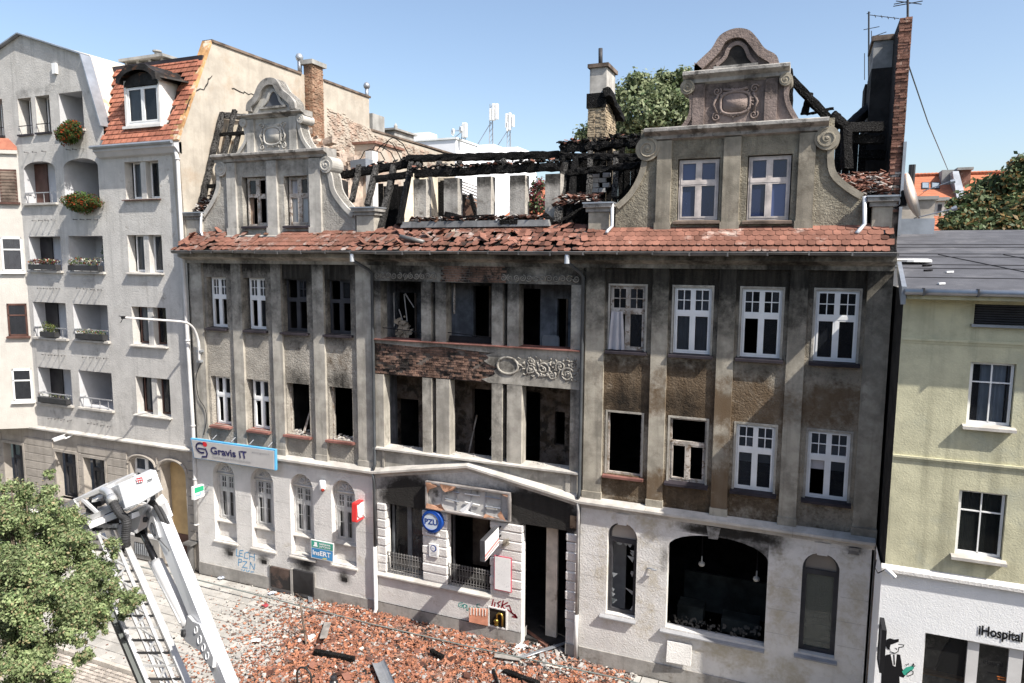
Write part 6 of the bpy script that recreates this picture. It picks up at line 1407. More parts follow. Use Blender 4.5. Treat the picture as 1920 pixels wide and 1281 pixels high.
ink=mat('black_lettering',(.012,.012,.014),rough=.5,var=0,speck=0,local_dirt=False)
a=atY(*ZX(1165,485),YY-.012); b=atY(*ZX(1890,600),YY-.012); h=.2
ls=lettering('iHospital',ink,YEL,(a.x,YY-.012,a.z+.0),(1,0,0),(0,0,1),.32,b.x-a.x,bold=.03)
a=atY(*ZX(1250,915),YY+.13); b=atY(*ZX(1570,960),YY+.13); lettering('iHospital',ink,dpane,(a.x,YY+.13,a.z-.02),(1,0,0),(0,0,1),.14,b.x-a.x,bold=.02)
orng=mat('orange_print',(.55,.16,.04),rough=.5,speck=0,local_dirt=False)
for k,(xx,zz,ww) in enumerate(((.1,-.1,.3),(.3,-.16,.2),(.32,-.22,.2))): mb=MB(); mb.sheet([(a.x+xx,a.z-.1+zz),(a.x+xx+ww,a.z-.1+zz),(a.x+xx+ww,a.z-.075+zz),(a.x+xx,a.z-.075+zz)],YY+.128); mb.build('print_line',(ink,orng,orng)[k],dpane,recalc=False)
mb=MB(); mb.box(d0-.12,d0+.0,YY+.0,YY+.07,zsh-.2,zsh-.15); mb.box(d0-.1,d0+.02,YY+.03,YY+.08,zsh-.3,zsh); mb.build('door_handle',zinc,sf)
# painted man in a suit on the white wall
def mural(f,pts,m,name,off=.004):
    mb=MB(); P=[atY(*f(*p),YY) for p in pts]; mb.sheet([(p.x,p.z) for p in P],YY-off); return mb.build(name,m,man,recalc=False)
green=mat('green_print',(.06,.42,.30),rough=.6,speck=0,local_dirt=False); paper=mat('white_print',(.82,.82,.82),rough=.6,speck=0,local_dirt=False)
man=thing('wall_painting','painted man in a black suit holding a green phone on the white wall','painting',tuple(atY(*ZV(420,1280),YY-.003)))
mural(ZV,[(374,1281),(376,1230),(385,1175),(395,1152),(425,1145),(462,1150),(468,1185),(472,1215),(490,1240),(478,1256),(458,1250),(462,1320),(374,1320)],ink,'suit')
mural(ZV,[(418,1148),(446,1148),(440,1205),(428,1200)],paper,'shirt',.006); mural(ZV,[(429,1150),(436,1150),(438,1195),(432,1200)],ink,'tie',.008)
mural(ZV,[(412,1105),(445,1098),(455,1102),(478,1104),(476,1113),(456,1116),(452,1135),(438,1143),(418,1135)],paper,'face',.006)
strokes([[atY(*ZV(*p),YY) for p in L] for L in ([(455,1102),(478,1105),(476,1113),(456,1116),(452,1135),(438,1143),(418,1136)],[(438,1120),(446,1122),(444,1127)])],ink,man,.009,'outline',off=.008)
mural(ZV,[(394,1098),(400,1080),(415,1074),(435,1080),(456,1077),(455,1090),(440,1096),(418,1104),(412,1128),(404,1124),(396,1112)],ink,'hair',.007)
mural(ZV,[(470,1228),(490,1208),(522,1200),(526,1212),(500,1242),(480,1244)],green,'phone',.006)
mural(ZV,[(492,1238),(512,1222),(522,1228),(520,1240),(498,1248)],paper,'hand',.008)
strokes([[atY(*ZV(*p),YY) for p in L] for L in ([(492,1238),(512,1222),(522,1228),(520,1240),(498,1248)],[(500,1190),(497,1196)],[(488,1194),(491,1200)],[(526,1195),(518,1203)],[(530,1200),(524,1206)],[(524,1190),(520,1198)])],ink,man,.009,'outline',off=.010)
# things on the yellow house
def att(name,label,cat,m,mb,group=None,**k): return mb.build(name,m,None,label=label,cat=cat,group=group,**k)
blackm=mat('black_metal',(.02,.02,.022),rough=.45,metal=.2,var=.1)
PR=atY(*ZV(385,970),YY-.35); T=thing('projecting_sign','thin black framed sign sticking out of the white shop wall','sign',(PR.x,YY,PR.z))
a=atX(*ZV(382,884),PR.x);b=atX(*ZV(385,1060),PR.x)
mb=MB()
for q in ((YY-.75,YY-.08,2.95,3.0),(YY-.75,YY-.08,4.0,4.05),(YY-.75,YY-.7,3.0,4.0),(YY-.13,YY-.08,3.0,4.0)): mb.box(PR.x-.05,PR.x+.05,q[0],q[1],q[2],q[3])
mb.box(PR.x-.03,PR.x+.03,YY-.08,YY,3.2,3.24);mb.box(PR.x-.03,PR.x+.03,YY-.08,YY,3.8,3.84); mb.build('sign_frame',blackm,T)
mb=MB(); mb.box(PR.x-.035,PR.x+.035,YY-.7,YY-.13,3.0,4.0); mb.build('sign_panel',mat('dark_sign_panel',(.03,.032,.04),rough=.3),T)
def cctv(p,d,label,big=1.):
    t=thing('security_camera',label,'security camera',tuple(p)); d=Vector(d).normalized()
    mb=MB(); mb.tube([p+d*.0,p+d*.34*big],.065*big,10); mb.obox(p+d*.19*big+Vector((0,0,.075*big)),d*.4*big,d.cross(Vector((0,0,1)))*.16*big,Vector((0,0,.02))); mb.build('housing',frame_w,t,smooth=False)
    mb=MB(); mb.tube([p+d*.34*big,p+d*.345*big],.045*big,10); mb.build('lens',blackm,t)
    mb=MB(); mb.tube([p+d*.1*big,p+d*.08*big+Vector((0,.1,-.08)),p+Vector((0,.28*big,-.02))],.022*big,7); mb.build('bracket',frame_w,t); return t
p=atY(*ZV(395,757),YY-.22); cctv(p,(.75,-.4,-.55),'small white camera under the ledge of the white shop wall',.75)
mb=MB(); A=atY(*ZV(352,712),YY-.03); mb.tube([A,A+Vector((-.02,-.03,-.2)),A+Vector((.05,-.05,-.32)),p],.014,6); mb.build('cable',blackm,YEL)
# dish, slab and stub walls behind the party wall
D0=atY(1712,367,.2); t=thing('satellite_dish','pale round satellite dish on the party wall above the felt roof','satellite dish',tuple(D0))
pn=mat('pale_dish_paint',(.62,.52,.44),rough=.5,var=.08)
ax=Vector((.93,-.25,.28)).normalized(); mb=MB(); mb.lathe([(.62,.0),(.5,-.07),(.3,-.14),(.05,-.17),(.05,-.15),(.3,-.12),(.5,-.05),(.6,.015)],D0,28,ax); mb.build('dish',pn,t,smooth=True)
mb=MB(); mb.tube([D0-ax*.17,D0+Vector((-.3,.1,-.05)),D0+Vector((-.45,.3,.1))],.035,7); mb.obox(D0-ax*.22,(.12,0,0),(0,.35,0),(0,0,.4)); mb.tube([D0-ax*.2+Vector((0,0,-.1)),D0+Vector((-.35,.1,-.3)),D0+Vector((-.5,.3,-.25))],.025,6); mb.build('mount',blackm,t)
mb=MB(); e=D0+ax*.75; e2=D0+Vector((1.25,-.3,.0)); mb.tube([D0+Vector((.05,-.05,-.58)),D0+Vector((.95,-.25,-.35))],.016,6); mb.tube([D0+Vector((.2,-.05,.1)),D0+Vector((.8,-.2,.32))],.012,6); mb.lathe([(.05,0),(.06,.12)],D0+Vector((.85,-.2,-.38)),8,(1,0,.4)); mb.lathe([(.05,0),(.05,.1)],D0+Vector((.78,-.2,.3)),8,(1,0,.2)); mb.build('receiver_arm',zinc,t)
stubm=mat('stub_wall_render',(.42,.38,.33),var=.2,streak=.5,bump=.5)
a=atY(1690,408,8.);b=atY(1751,408,8.); zt=atY(1720,375,8.).z
mb=MB(); mb.box(9.3,b.x,8.,9.5,13.2,zt); s=mb.build('stub_wall',stubm,YEL); mb=MB(); mb.box(9.3,b.x+.1,7.9,9.6,zt,zt+.12); mb.build('coping',conc,s); mb=MB(); mb.box(9.3,b.x+.03,7.94,7.99,13.0,atY(1720,410,7.95).z); mb.build('flashing',zinc,s)
p=atY(1695,446,3.2); mb=MB(); mb.lathe([(.5,0),(.5,.06),(.4,.09)],(p.x+.05,1.6,ez+sl*4.03+.0),20); mb.build('vent_lid',frame_w,rf)
for k,(px,py,q) in enumerate(((1780,512,.16),(1765,534,.13),(1738,500,.2),(1740,509,.18),(1715,492,.12))):
    Yq=-.6 if k<2 else .3
    d=ray(px,py); tt=(ez+sl*2.43-CAM.z+sl*CAM.y)/(d.z-sl*d.y); c=CAM+d*tt; m=frame_w if k<2 else charred
    mb=MB(); mb.obox(c+Vector((0,0,.03)),(q,.05,.01),(-.03,q*(.6 if k<2 else .25),0),(0,0,.04)); mb.build('debris_piece',m,None,label=('largest pale shard of plaster near the eaves of the grey felt roof','small pale shard of plaster near the eaves of the grey felt roof','thick black charred lath on the felt roof nearest the window below','thin black charred lath on the felt roof in the middle of three','short black charred lath on the felt roof closest to the tiled roof')[k],cat='debris',group='pale shards on the felt roof' if k<2 else 'charred laths on the felt roof')
# ================================================================ street
slab_m=mat('concrete_slab',(.36,.345,.32),bump=.5,bs=30,bd=.01,var=.12,rnd=.13,speck=.12,col2=(.27,.25,.225),c2scale=1.3,c2=(.55,.68))
joint=mat('sandy_joint',(.085,.075,.065),var=.2,bump=.5)
dust=mat('plaster_dust',(.60,.575,.54),var=.12,bump=.5)
YC=-6.35   # kerb line
mb=MB(); mb.box(-40,30,-40,40,-.6,-.15); mb.build('ground',joint,kind='structure')
gr=bpy.data.objects['ground']
mb=MB(); mb.box(-400,400,-200,500,-1.2,-.62); mb.build('terrain',mat('far_ground',(.16,.17,.12),var=.3,vs=.05),kind='structure')
mb=MB(); mb.box(-40,30,YC+.14,-.05,-.15,-.035); SW=mb.build('sidewalk',joint,kind='structure')
mb=MB(); mb.box(-40,30,-40,YC,-.15,-.13); RD=mb.build('road',joint,kind='structure')
# slabs laid in running bond
sx,sy=.52,.42; cand=[]
def inview(p,m=60):
    d=Vector(p)-CAM; z=d.dot(_f)
    if z<.5: return False
    x=960+F*d.dot(_r2)/z; y=640.5-F*d.dot(_u2)/z
    return -m<x<1920+m and -m<y<1281+m
r=0; y=-.32-sy
while y>YC+.05:
    x=-31+(r%2)*sx/2
    while x<9:
        c=Vector((x+sx/2,y+sy/2,0)); cand.append((0 if inview(c) and not(-6.2<x<2.4 and -5.5<y) else 1,(c-CAM).length,x,y)); x+=sx
    y-=sy; r+=1
cand.sort(); mb=MB(); g=.013; mb.hexa([(g,g,-.03),(sx-g,g,-.03),(sx-g,sy-g,-.03),(g,sy-g,-.03),(g+.006,g+.006,.0),(sx-g-.006,g+.006,.0),(sx-g-.006,sy-g-.006,.0),(g+.006,sy-g-.006,.0)]); sme=mesh_only(mb,'paving_slab',slab_m)
for q in cand[:300]: put('paving_slab',sme,SW,(q[2],q[3],random.uniform(-.006,.006)),(random.uniform(-.008,.008),random.uniform(-.008,.008),random.uniform(-.008,.008)))
mb=MB()
for q in cand[300:]:
    x,y=q[2],q[3]; dz=random.uniform(-.006,.006); mb.hexa([(x+g,y+g,-.03),(x+sx-g,y+g,-.03),(x+sx-g,y+sy-g,-.03),(x+g,y+sy-g,-.03),(x+g+.006,y+g+.006,dz),(x+sx-g-.006,y+g+.006,dz),(x+sx-g-.006,y+sy-g-.006,dz),(x+g+.006,y+sy-g-.006,dz)])
mb.build('paving_slabs',slab_m,SW,recalc=False,kind='stuff')
kerb_m=mat('granite_kerb',(.42,.385,.34),var=.18,bump=.5,bs=40,speck=.2,rnd=.12)
mb=MB(); mb.hexa([(.005,0,-.15),(1.0,0,-.15),(1.0,.15,-.15),(.005,.15,-.15),(.005,.01,.012),(1.0,.01,.012),(1.0,.15,.012),(.005,.15,.012)]); km=mesh_only(mb,'kerb_stone',kerb_m)
for k in range(46): put('kerb_stone',km,SW,(-32+k*1.01,YC,random.uniform(-.005,.005)))
cob=mat('granite_sett',(.37,.33,.29),var=.25,bump=.6,bs=30,bd=.02,rnd=.25)
mb=MB(); mb.hexa([(0,0,-.05),(.20,0,-.05),(.20,.13,-.05),(0,.13,-.05),(.012,.012,.02),(.188,.012,.02),(.188,.118,.02),(.012,.118,.02)]); cm=mesh_only(mb,'cobble',cob)
cand=[]; y=YC-.02-.14; r=0
while y>-13:
    x=-26+(r%2)*.1
    while x<2:
        c=Vector((x,y,-.12)); cand.append((0 if inview(c,5) else 1,(c-CAM).length,x,y)); x+=.215
    y-=.145; r+=1
cand.sort()
for q in cand[:300]: put('cobble',cm,RD,(q[2],q[3],-.125+random.uniform(-.008,.008)),(random.uniform(-.03,.03),random.uniform(-.03,.03),random.uniform(-.04,.04)))
mb=MB()
for q in cand[300:]:
    if q[0]==1 and q[1]>40: continue
    x,y=q[2],q[3]; z=-.125+random.uniform(-.008,.008); b=len(mb.v); mb.v+=[(x,y,z-.05),(x+.2,y,z-.05),(x+.2,y+.13,z-.05),(x,y+.13,z-.05),(x+.012,y+.012,z+.02),(x+.188,y+.012,z+.02),(x+.188,y+.118,z+.02),(x+.012,y+.118,z+.02)]
    for f in ((4,5,6,7),(0,1,5,4),(1,2,6,5),(2,3,7,6),(3,0,4,7)): mb.f.append([b+i for i in f]); mb.mi.append(0)
mb.build('cobbles',cob,RD,recalc=False,kind='stuff')
# ---------------------------------------------------------------- fallen roof tiles and plaster
shard=[mat('tile_shard_orange',(.33,.145,.087),var=.35,vs=9,speck=.08,col2=(.27,.22,.185),c2scale=.9,c2=(.54,.7)),mat('tile_shard_red',(.23,.105,.073),var=.4,vs=9,speck=.1,col2=(.2,.17,.15),c2scale=1.1,c2=(.5,.66)),mat('tile_shard_dark',(.10,.065,.055),var=.5,vs=9),mat('plaster_shard',(.47,.44,.40),var=.15,vs=6,speck=.05),mat('grey_shard',(.30,.29,.28),var=.3,vs=6),mat('char_shard',(.025,.023,.022),var=.5,vs=9)]
DENSE=[atZ(x,y,0) for x,y in ((440,1290),(520,1232),(556,1160),(640,1128),(715,1128),(800,1160),(960,1204),(1085,1232),(1160,1268),(1190,1300))]
def poly2(P): return [(p.x,p.y) for p in P]
DP=poly2(DENSE)+[(1.5,-6.8),(-6.8,-6.8)]
def edge_d(x,y,P):
    best=9
    for (a,b),(c,d) in zip(P,P[1:]+P[:1]):
        l2=(c-a)**2+(d-b)**2; t=max(0,min(1,((x-a)*(c-a)+(y-b)*(d-b))/l2)); best=min(best,math.hypot(x-a-t*(c-a),y-b-t*(d-b)))
    return best
def heap(x,y):
    if not inside(x,y,DP): return 0
    e=edge_d(x,y,DP); return .24*(1-math.exp(-e*.9))*(.75+.45*mnoise.noise(Vector((x*.7,y*.7,3))))
mb=MB()
nx=70
for i in range(nx):
    for j in range(46):
        pass
# mound under the shards
xs=[-10+12.5*i/80 for i in range(81)]; ys=[-6.9+6.65*j/44 for j in range(45)]
for x in xs:
    for y in ys: mb.v.append((x,y,heap(x,y)-.045+(.03*mnoise.noise(Vector((x*3,y*3,0))) if heap(x,y)>0 else -.02)))
for i in range(80):
    for j in range(44):
        a=i*45+j; mb.f.append([a,a+45,a+46,a+1]); mb.mi.append(0)
mb.build('rubble_heap',shard[1],None,recalc=False,smooth=True,kind='stuff',label='heap of broken orange roof tiles and plaster in front of the doorway',cat='rubble')
def scatter(n,gen,mix,smin,smax,name,label,lift=1.):
    V=[];Fc=[];MI=[]
    k=0
    while k<n:
        q=gen()
        if q is None: continue
        x,y=q; z=max(heap(x,y),0)+random.uniform(0,.05)*lift+.008; s=smin+(smax-smin)*random.random()**2.2
        m=random.choices(range(6),mix)[0]; a=random.uniform(0,6.28); nrm=Vector((random.gauss(0,.42)*lift,random.gauss(0,.42)*lift,1)).normalized()
        ux=Vector((math.cos(a),math.sin(a),0)); ux=(ux-nrm*ux.dot(nrm)).normalized(); uy=nrm.cross(ux); h=nrm*random.uniform(.012,.02)*(2 if m in(3,4) else 1)
        w,l=s*random.uniform(.5,1),s*random.uniform(.8,1.4); c=Vector((x,y,z))
        P=[c+ux*(w*random.uniform(.3,.55)*sa)+uy*(l*random.uniform(.3,.55)*sb) for sa,sb in ((-1,-1),(1,-1),(1,1),(-1,1))]
        b=len(V); V+=[tuple(p) for p in P]+[tuple(p+h) for p in P]
        for f in ((4,5,6,7),(0,1,5,4),(1,2,6,5),(2,3,7,6),(3,0,4,7)): Fc.append([b+i for i in f]); MI.append(m)
        k+=1
    mb=MB(); mb.v=V; mb.f=Fc; mb.mi=MI; return mb.build(name,shard,None,recalc=False,kind='stuff',label=label,cat='rubble')
def g_dense():
    x,y=random.uniform(-9.5,2.2),random.uniform(-6.8,-.3)
    return (x,y) if inside(x,y,DP) and (edge_d(x,y,DP)>.3 or random.random()<.6) else None
def g_edge():
    x,y=random.uniform(-12,2.6),random.uniform(-6.2,-.3); e=edge_d(x,y,DP)
    return (x,y) if (not inside(x,y,DP)) and random.random()<math.exp(-e*1.1) else None
def g_dust():
    c=atZ(500,1190,0); x,y=random.gauss(c.x,2.2),random.gauss(c.y,1.3)
    return (x,y) if -6.2<y<-.35 and not (inside(x,y,DP) and edge_d(x,y,DP)>.8) else None
def g_far():
    x,y=random.uniform(-17,8.5),random.uniform(-6.2,-.3); return (x,y)
scatter(33000,g_dense,(46,30,14,1.6,4,4.5),.025,.165,'tile_shards','thick litter of broken orange roof tiles on the pavement')
scatter(2600,g_edge,(36,28,14,7,12,4),.03,.14,'tile_shards','thin litter of tile chips round the heap',.5)
scatter(450,g_dust,(18,10,6,46,16,4),.015,.09,'plaster_shards','pale crumbs of fallen plaster beside the tile heap',.5)
scatter(900,g_far,(26,14,8,24,20,8),.02,.07,'street_crumbs','crumbs of tile and plaster strewn over the paving slabs',.4)
def g_door():
    x,y=random.gauss(-.35,.75),random.uniform(-1.6,1.6); return (x,y) if (y<-.35 or -1.25<x<.24) else None
scatter(1500,g_door,(8,8,14,8,22,40),.04,.26,'door_debris','dark burnt debris spilling out of the doorway')
def sheet_poly(name,pts,z,m,label):   # thin bed of dust
    mb=MB(); mb.f.append([mb.vert(p) for p in pts]); mb.mi.append(0)
    return mb
# larger pieces lying on the heap, each its own thing
def lay(name,label,cat,m,px0,px1,w,h,z=.18,group=None,n=8,jit=.01,rise=0):
    a=atZ(*px0,z); b=atZ(*px1,z+rise); mb=MB(); mb.beam(a,b,w,h,n=n,jit=jit); return mb.build(name,m,None,recalc=False,label=label,cat=cat,group=group)
greyw=mat('grey_weathered_wood',(.30,.28,.26),var=.35,bump=.6,bs=30,streak=.3)
lay('charred_beam','ribbed charred beam lying behind the black hydrant on the tile heap','beam',charred,(590,1222),(664,1236),.16,.14,.3,'charred beams on the rubble')
lay('charred_beam','charred beam with pale ash lying between the gutter piece and the doorway','beam',charred,(945,1258),(1010,1282),.17,.1,.3,'charred beams on the rubble')
lay('charred_beam','short black stub of beam in the middle of the tile heap','beam',charred,(808,1220),(830,1232),.13,.1,.34,'charred beams on the rubble')
lay('charred_beam','thin black lath standing out of the tiles at the lower edge','beam',charred,(925,1256),(935,1285),.07,.06,.3,'charred beams on the rubble')
lay('timber','long pale plank leaning from the doorway down to the rubble','timber',greyw,(1022,1140),(1062,1290),.11,.05,.12,n=4,jit=.004,rise=0)
lay('timber','reddish brown profile leaning out of the burnt doorway','timber',mat('brown_profile',(.16,.08,.06),var=.3),(985,1182),(1026,1212),.14,.1,.12,n=3,jit=.004)
lay('timber','grey strip of sheet metal crossing the planks before the doorway','metal strip',zinc,(960,1238),(1062,1205),.13,.03,.2,n=5,jit=.008)
lay('timber','dark plank lying flat along the plinth beside the meter box','timber',frame_d,(905,1202),(962,1210),.16,.04,.1,n=4,jit=.006)
lay('timber','pale batten propped against the doorway pier','timber',greyw,(1048,1215),(1062,1242),.06,.04,.15,n=3,jit=.004)
lay('timber','thin brown stick leaning by the black cellar shutter','stick',frame_d,(548,1107),(570,1126),.05,.04,.1,n=3,jit=.003)
lay('board','narrow grey board lying on tiles left of the doorway','board',greyw,(928,1229),(975,1236),.2,.03,.3,n=3,jit=.006)
lay('board','flat grey offcut standing near the wall beside the black shutter','board',zinc,(581,1118),(583,1128),.16,.02,.1,n=2,jit=.003)
lay('board','pale plank leaning on tiles in the back part of the heap','board',greyw,(614,1168),(606,1196),.22,.04,.25,n=4,jit=.01,rise=.25)
mb=MB(); mb.box(-45,34,-31,-25,-.15,15.5); OPP=mb.build('unseen_opposite_houses',mat('opposite_render',(.22,.2,.17),var=.2),None,kind='structure')  # unseen row across the street, added to cut sky light on the facade
a=atZ(708,1242,.3);b=atZ(728,1290,.3); mb=MB()
d=(b-a).normalized(); s_=d.cross(Vector((0,0,1)))
for k in range(6):
    t0,t1=math.pi*k/6,math.pi*(k+1)/6; P=lambda t,c:c+s_*(.2*math.cos(t))+Vector((0,0,-.12*math.sin(t)+.1))
    mb.face(P(t0,a),P(t1,a),P(t1,b),P(t0,b)); 
mb.build('gutter_piece',zinc,None,recalc=False,label='bent open piece of zinc gutter lying across the tile heap',cat='gutter')
t=thing('rusty_post','thin rusty post standing crooked at the edge of the tile heap','post',tuple(atZ(574,1214,0)))
a=atZ(575,1214,.05); b=a+Vector((-.42,.25,1.35)); mb=MB(); mb.beam(a,b,.05,n=6,jit=.004); mb.build('shaft',frame_d,t); mb=MB(); mb.beam(a.lerp(b,.35)+Vector((-.14,0,0)),a.lerp(b,.35)+Vector((.08,0,.05)),.05); mb.build('crosspiece',frame_d,t)
paperm=mat('white_sheet',(.74,.74,.74),var=.05)
for (px,py,q,m,l,c) in ((975,1222,.42,paperm,'white crumpled sheet lying before the doorway','sheet'),(888,1190,.3,mat('red_plastic',(.5,.05,.05),var=.3),'red and white crumpled bag lying below the meter box','bag'),(1160,1226,.2,white_w,'pale block of plaster at the foot of the wall by the doorway','plaster block'),(562,1210,.14,paperm,'small white cube of debris beside the rusty post','debris'),(480,1205,.26,white_w,'white lump of plaster lying on the slabs','plaster lump'),(498,1138,.22,mat('red_strap',(.3,.05,.06)),'dark red strap dropped on the dusty slabs','strap'),(585,1205,.3,paperm,'curved white strip lying beside the rusty post','strip'),(414,1087,.2,mat('bluish_paper',(.55,.6,.72)),'bluish paper scrap on the slabs near the plinth','paper'),(510,1115,.22,mat('bluish_paper',(.55,.6,.72)),'bluish paper scrap by the wall under the brown shutter','paper')):
    c0=atZ(px,py,.0); c0.z=heap(c0.x,c0.y)+.05; a=random.uniform(0,3); mb=MB(); n=5
    for i in range(n+1):
        for j in range(n+1): u,v=(i/n-.5)*q*1.2,(j/n-.5)*q*.8; mb.v.append((c0.x+u*math.cos(a)-v*math.sin(a),c0.y+u*math.sin(a)+v*math.cos(a),c0.z+random.uniform(0,.05)+(.08 if 'block' in l or 'lump' in l or 'cube' in l else 0)*math.cos(u/q*2.6)*math.cos(v/q*3.6)))
    for i in range(n):
        for j in range(n): k=i*(n+1)+j; mb.f.append([k,k+n+1,k+n+2,k+1]); mb.mi.append(0)
    mb.build(c.replace(' ','_'),m,None,label=l,cat=c,recalc=False)
whole=[]
for k in range(44):
    q=g_dense()
    if q is None: continue
    me=tm[k%3]; o=put('fallen_tile',me,None,Vector((q[0],q[1],heap(*q)+.07)),(random.gauss(0,.25),random.gauss(0,.25),random.uniform(0,6.3)),(1.15,.9,1.2)); tag(o,'nearly whole roof tile lying loose among the broken chips of the heap','roof tile','nearly whole tiles on the heap','thing')
# hydrant and hoop
hp=atZ(627,1330,0.); H=thing('fire_hydrant','black cast iron street hydrant standing in the tile rubble','hydrant',tuple(hp))
hm=mat('hydrant_black',(.022,.022,.025),rough=.35,spec=.5,var=.15)
htop=atY(620,1222,hp.y).z
s=htop/1.0; mb=MB(); mb.lathe([(.14,0),(.14,.06),(.10,.08),(.10,.62),(.115,.64),(.115,.70),(.10,.72)],hp,16); mb.build('barrel',hm,H)
mb=MB(); mb.lathe([(.125,.72),(.13,.76),(.125,.8),(.13,.81),(.12,.86),(.085,.9),(.085,.93),(.10,.94),(.09,1.0),(.04,1.03),(.02,1.04),(.02,1.08)],hp,16); mb.build('bonnet',hm,H,smooth=False)
for sx_ in (-1,1): mb=MB(); mb.lathe([(.05,.08),(.05,.15),(.062,.15),(.062,.2)],hp+Vector((0,0,.68)),10,(sx_,-.3,0)); mb.build('outlet',gutter_m if sx_>0 else hm,H)
for o in H.children: pass
a=atZ(572,1330,0); mb=MB(); zt=atY(580,1255,a.y).z; A=[a+Vector((-.25*math.cos(t),0,zt-.25+.25*math.sin(t))) for t in [math.pi*i/10 for i in range(11)]]
mb.tube([a+Vector((-.25,0,0))]+A+[a+Vector((.25,0,0))],.03,8); mb.build('bicycle_stand',mat('dark_steel_tube',(.05,.05,.05),rough=.4,metal=.5),None,smooth=True,label='dark steel hoop bicycle stand in the rubble by the hydrant',cat='bicycle stand')
# overhead cable along the house
pts=[Vector((-34,-1.9,.62)),Vector((-20,-1.7,.55)),atY(352,1083,-1.2),atY(500,1120,-1.25),atY(700,1171,-1.3),atY(900,1217,-1.35),atY(1150,1270,-1.4),Vector((8,-1.6,.5)),Vector((20,-1.6,.6))]
mb=MB(); mb.tube(pts,.022,6); mb.build('cable',mat('grey_cable',(.16,.18,.17),rough=.5),None,smooth=True,label='long taut grey cable stretched low above the pavement along the house',cat='cable')
# ================================================================ turntable ladder of the fire brigade
wht_p=mat('white_vehicle_paint',(.80,.80,.81),rough=.3,var=.03,speck=0,spec=.5)
gry_p=mat('light_grey_paint',(.50,.50,.51),rough=.35,var=.05,speck=0,spec=.5)
alu_l=mat('ladder_aluminium',(.60,.60,.60),rough=.35,metal=.5,var=.15,speck=.08)
drk=mat('dark_steel',(.05,.05,.052),rough=.4,metal=.3,var=.2)
hose_m=mat('black_hose',(.045,.045,.047),rough=.55,var=.1,speck=0)
chrome=mat('black_chrome',(.03,.03,.033),rough=.12,metal=.6,var=0,speck=0)
redm=mat('red_sticker',(.62,.03,.05),rough=.4,speck=0,local_dirt=False)
ZT=zoomer(120,860,5.8227); ZU=zoomer(180,1060,5.796)
TR=thing('ladder_truck','white articulated fire brigade ladder arm reaching up before the building','fire ladder',tuple(Vector((-1.,-13.5,0))))
# lower arm: box beam
A,Rt,Lf=atD(291,948,12.6),atD(310,940,12.8),atD(272,956,12.9)
A2,R2,L2=atD(435,1304,9.6),atD(458,1300,9.75),atD(414,1308,9.85)
B4,B42=Rt+(Lf-A),R2+(L2-A2)
mb=MB(); mb.hexa([A2,R2,B42,L2,A,Rt,B4,Lf]); arm=mb.build('arm',wht_p,TR,bevel=.02)
nl=((Lf-A).cross(A2-A)).normalized()
if nl.dot(CAM-A)<0: nl=-nl
def onL(f,x,y,o=.0):   # point on the shaded side face of the arm, o in front of it
    px,py=f(x,y); d=ray(px,py); t=(A-CAM).dot(nl)/d.dot(nl); return CAM+d*t+nl*o
def plate(f,pts,o,th,name,m,par):
    P=[onL(f,x,y,o) for x,y in pts]; Q=[p-nl*th for p in P]; mb=MB(); mb.face(*P); mb.face(*Q[::-1]); n=len(P)
    for i in range(n): j=(i+1)%n; mb.face(P[i],P[j],Q[j],Q[i])
    return mb.build(name,m,par)
pl=plate(ZU,[(1030,545),(1085,608),(1160,640),(1312,1000),(1303,1108),(1228,1045),(1165,930),(1000,820),(950,700),(1015,650)],.05,.05,'cylinder_bracket',gry_p,arm)
for x,y,r in ((1125,700,.05),(1165,805,.06),(1208,890,.05),(1248,980,.05)):
    c=onL(ZU,x,y,.055); mb=MB(); u=nl.cross(Vector((0,0,1))).normalized(); v=nl.cross(u); mb.tube([c+u*r*math.cos(t)+v*r*math.sin(t) for t in [2*math.pi*i/14 for i in range(14)]],.006,5,closed=True); mb.build('boss',wht_p,TR)
c=onL(ZU,1000,735,.05); mb=MB(); mb.lathe([(.055,0),(.055,.04),(.02,.05)],c,14,nl); mb.build('pivot_pin',drk,TR)
plate(ZT,[(905,560),(985,600),(1060,860),(1010,880),(930,740)],.03,.03,'joint_plate',gry_p,arm)
for x,y in ((880,560),(935,665)): c=onL(ZT,x,y,.05); mb=MB(); mb.lathe([(.05,0),(.05,.05)],c,14,nl); mb.build('pivot_pin',drk,TR)
c=onL(ZT,1000,770,.035); u=(A2-A).normalized(); v=nl.cross(u); mb=MB(); mb.tube([c+u*.17*math.cos(t)+v*.05*math.sin(t) for t in [2*math.pi*i/18 for i in range(18)]],.008,5,closed=True); mb.build('oval_recess',drk,TR)
P=[onL(ZT,x,y,.012) for x,y in ((1020,880),(1055,890),(1155,1000),(1150,1010))]; mb=MB(); mb.tube(P,.006,5); mb.build('panel_seam',drk,TR)
# hydraulic ram under the arm
Zh=zoomer(0,780,2.557)
a=atD(*Zh(676,548),12.9); b=atD(*Zh(752,706),12.2); c=atD(*Zh(905,1000),11.1)
mb=MB(); mb.tube([a,b],.055,12); mb.build('ram_rod',chrome,TR,smooth=True)
mb=MB(); mb.tube([b,b+(c-b)*.06,c],.10,14,rs=[.11,.10,.10]); mb.build('ram_barrel',gry_p,TR,smooth=True)
mb=MB(); s_=Vector((-.12,-.05,.02)); mb.tube([b+s_,c+s_],.022,7); mb.build('hydraulic_line',alu_l,TR,smooth=True)
mb=MB(); mb.obox(a,(.16,0,0),(0,.14,0),(0,0,.22)); mb.lathe([(.09,-.1),(.09,.1)],a+Vector((0,0,.1)),12,(0,1,0)); mb.build('ram_clevis',drk,TR)
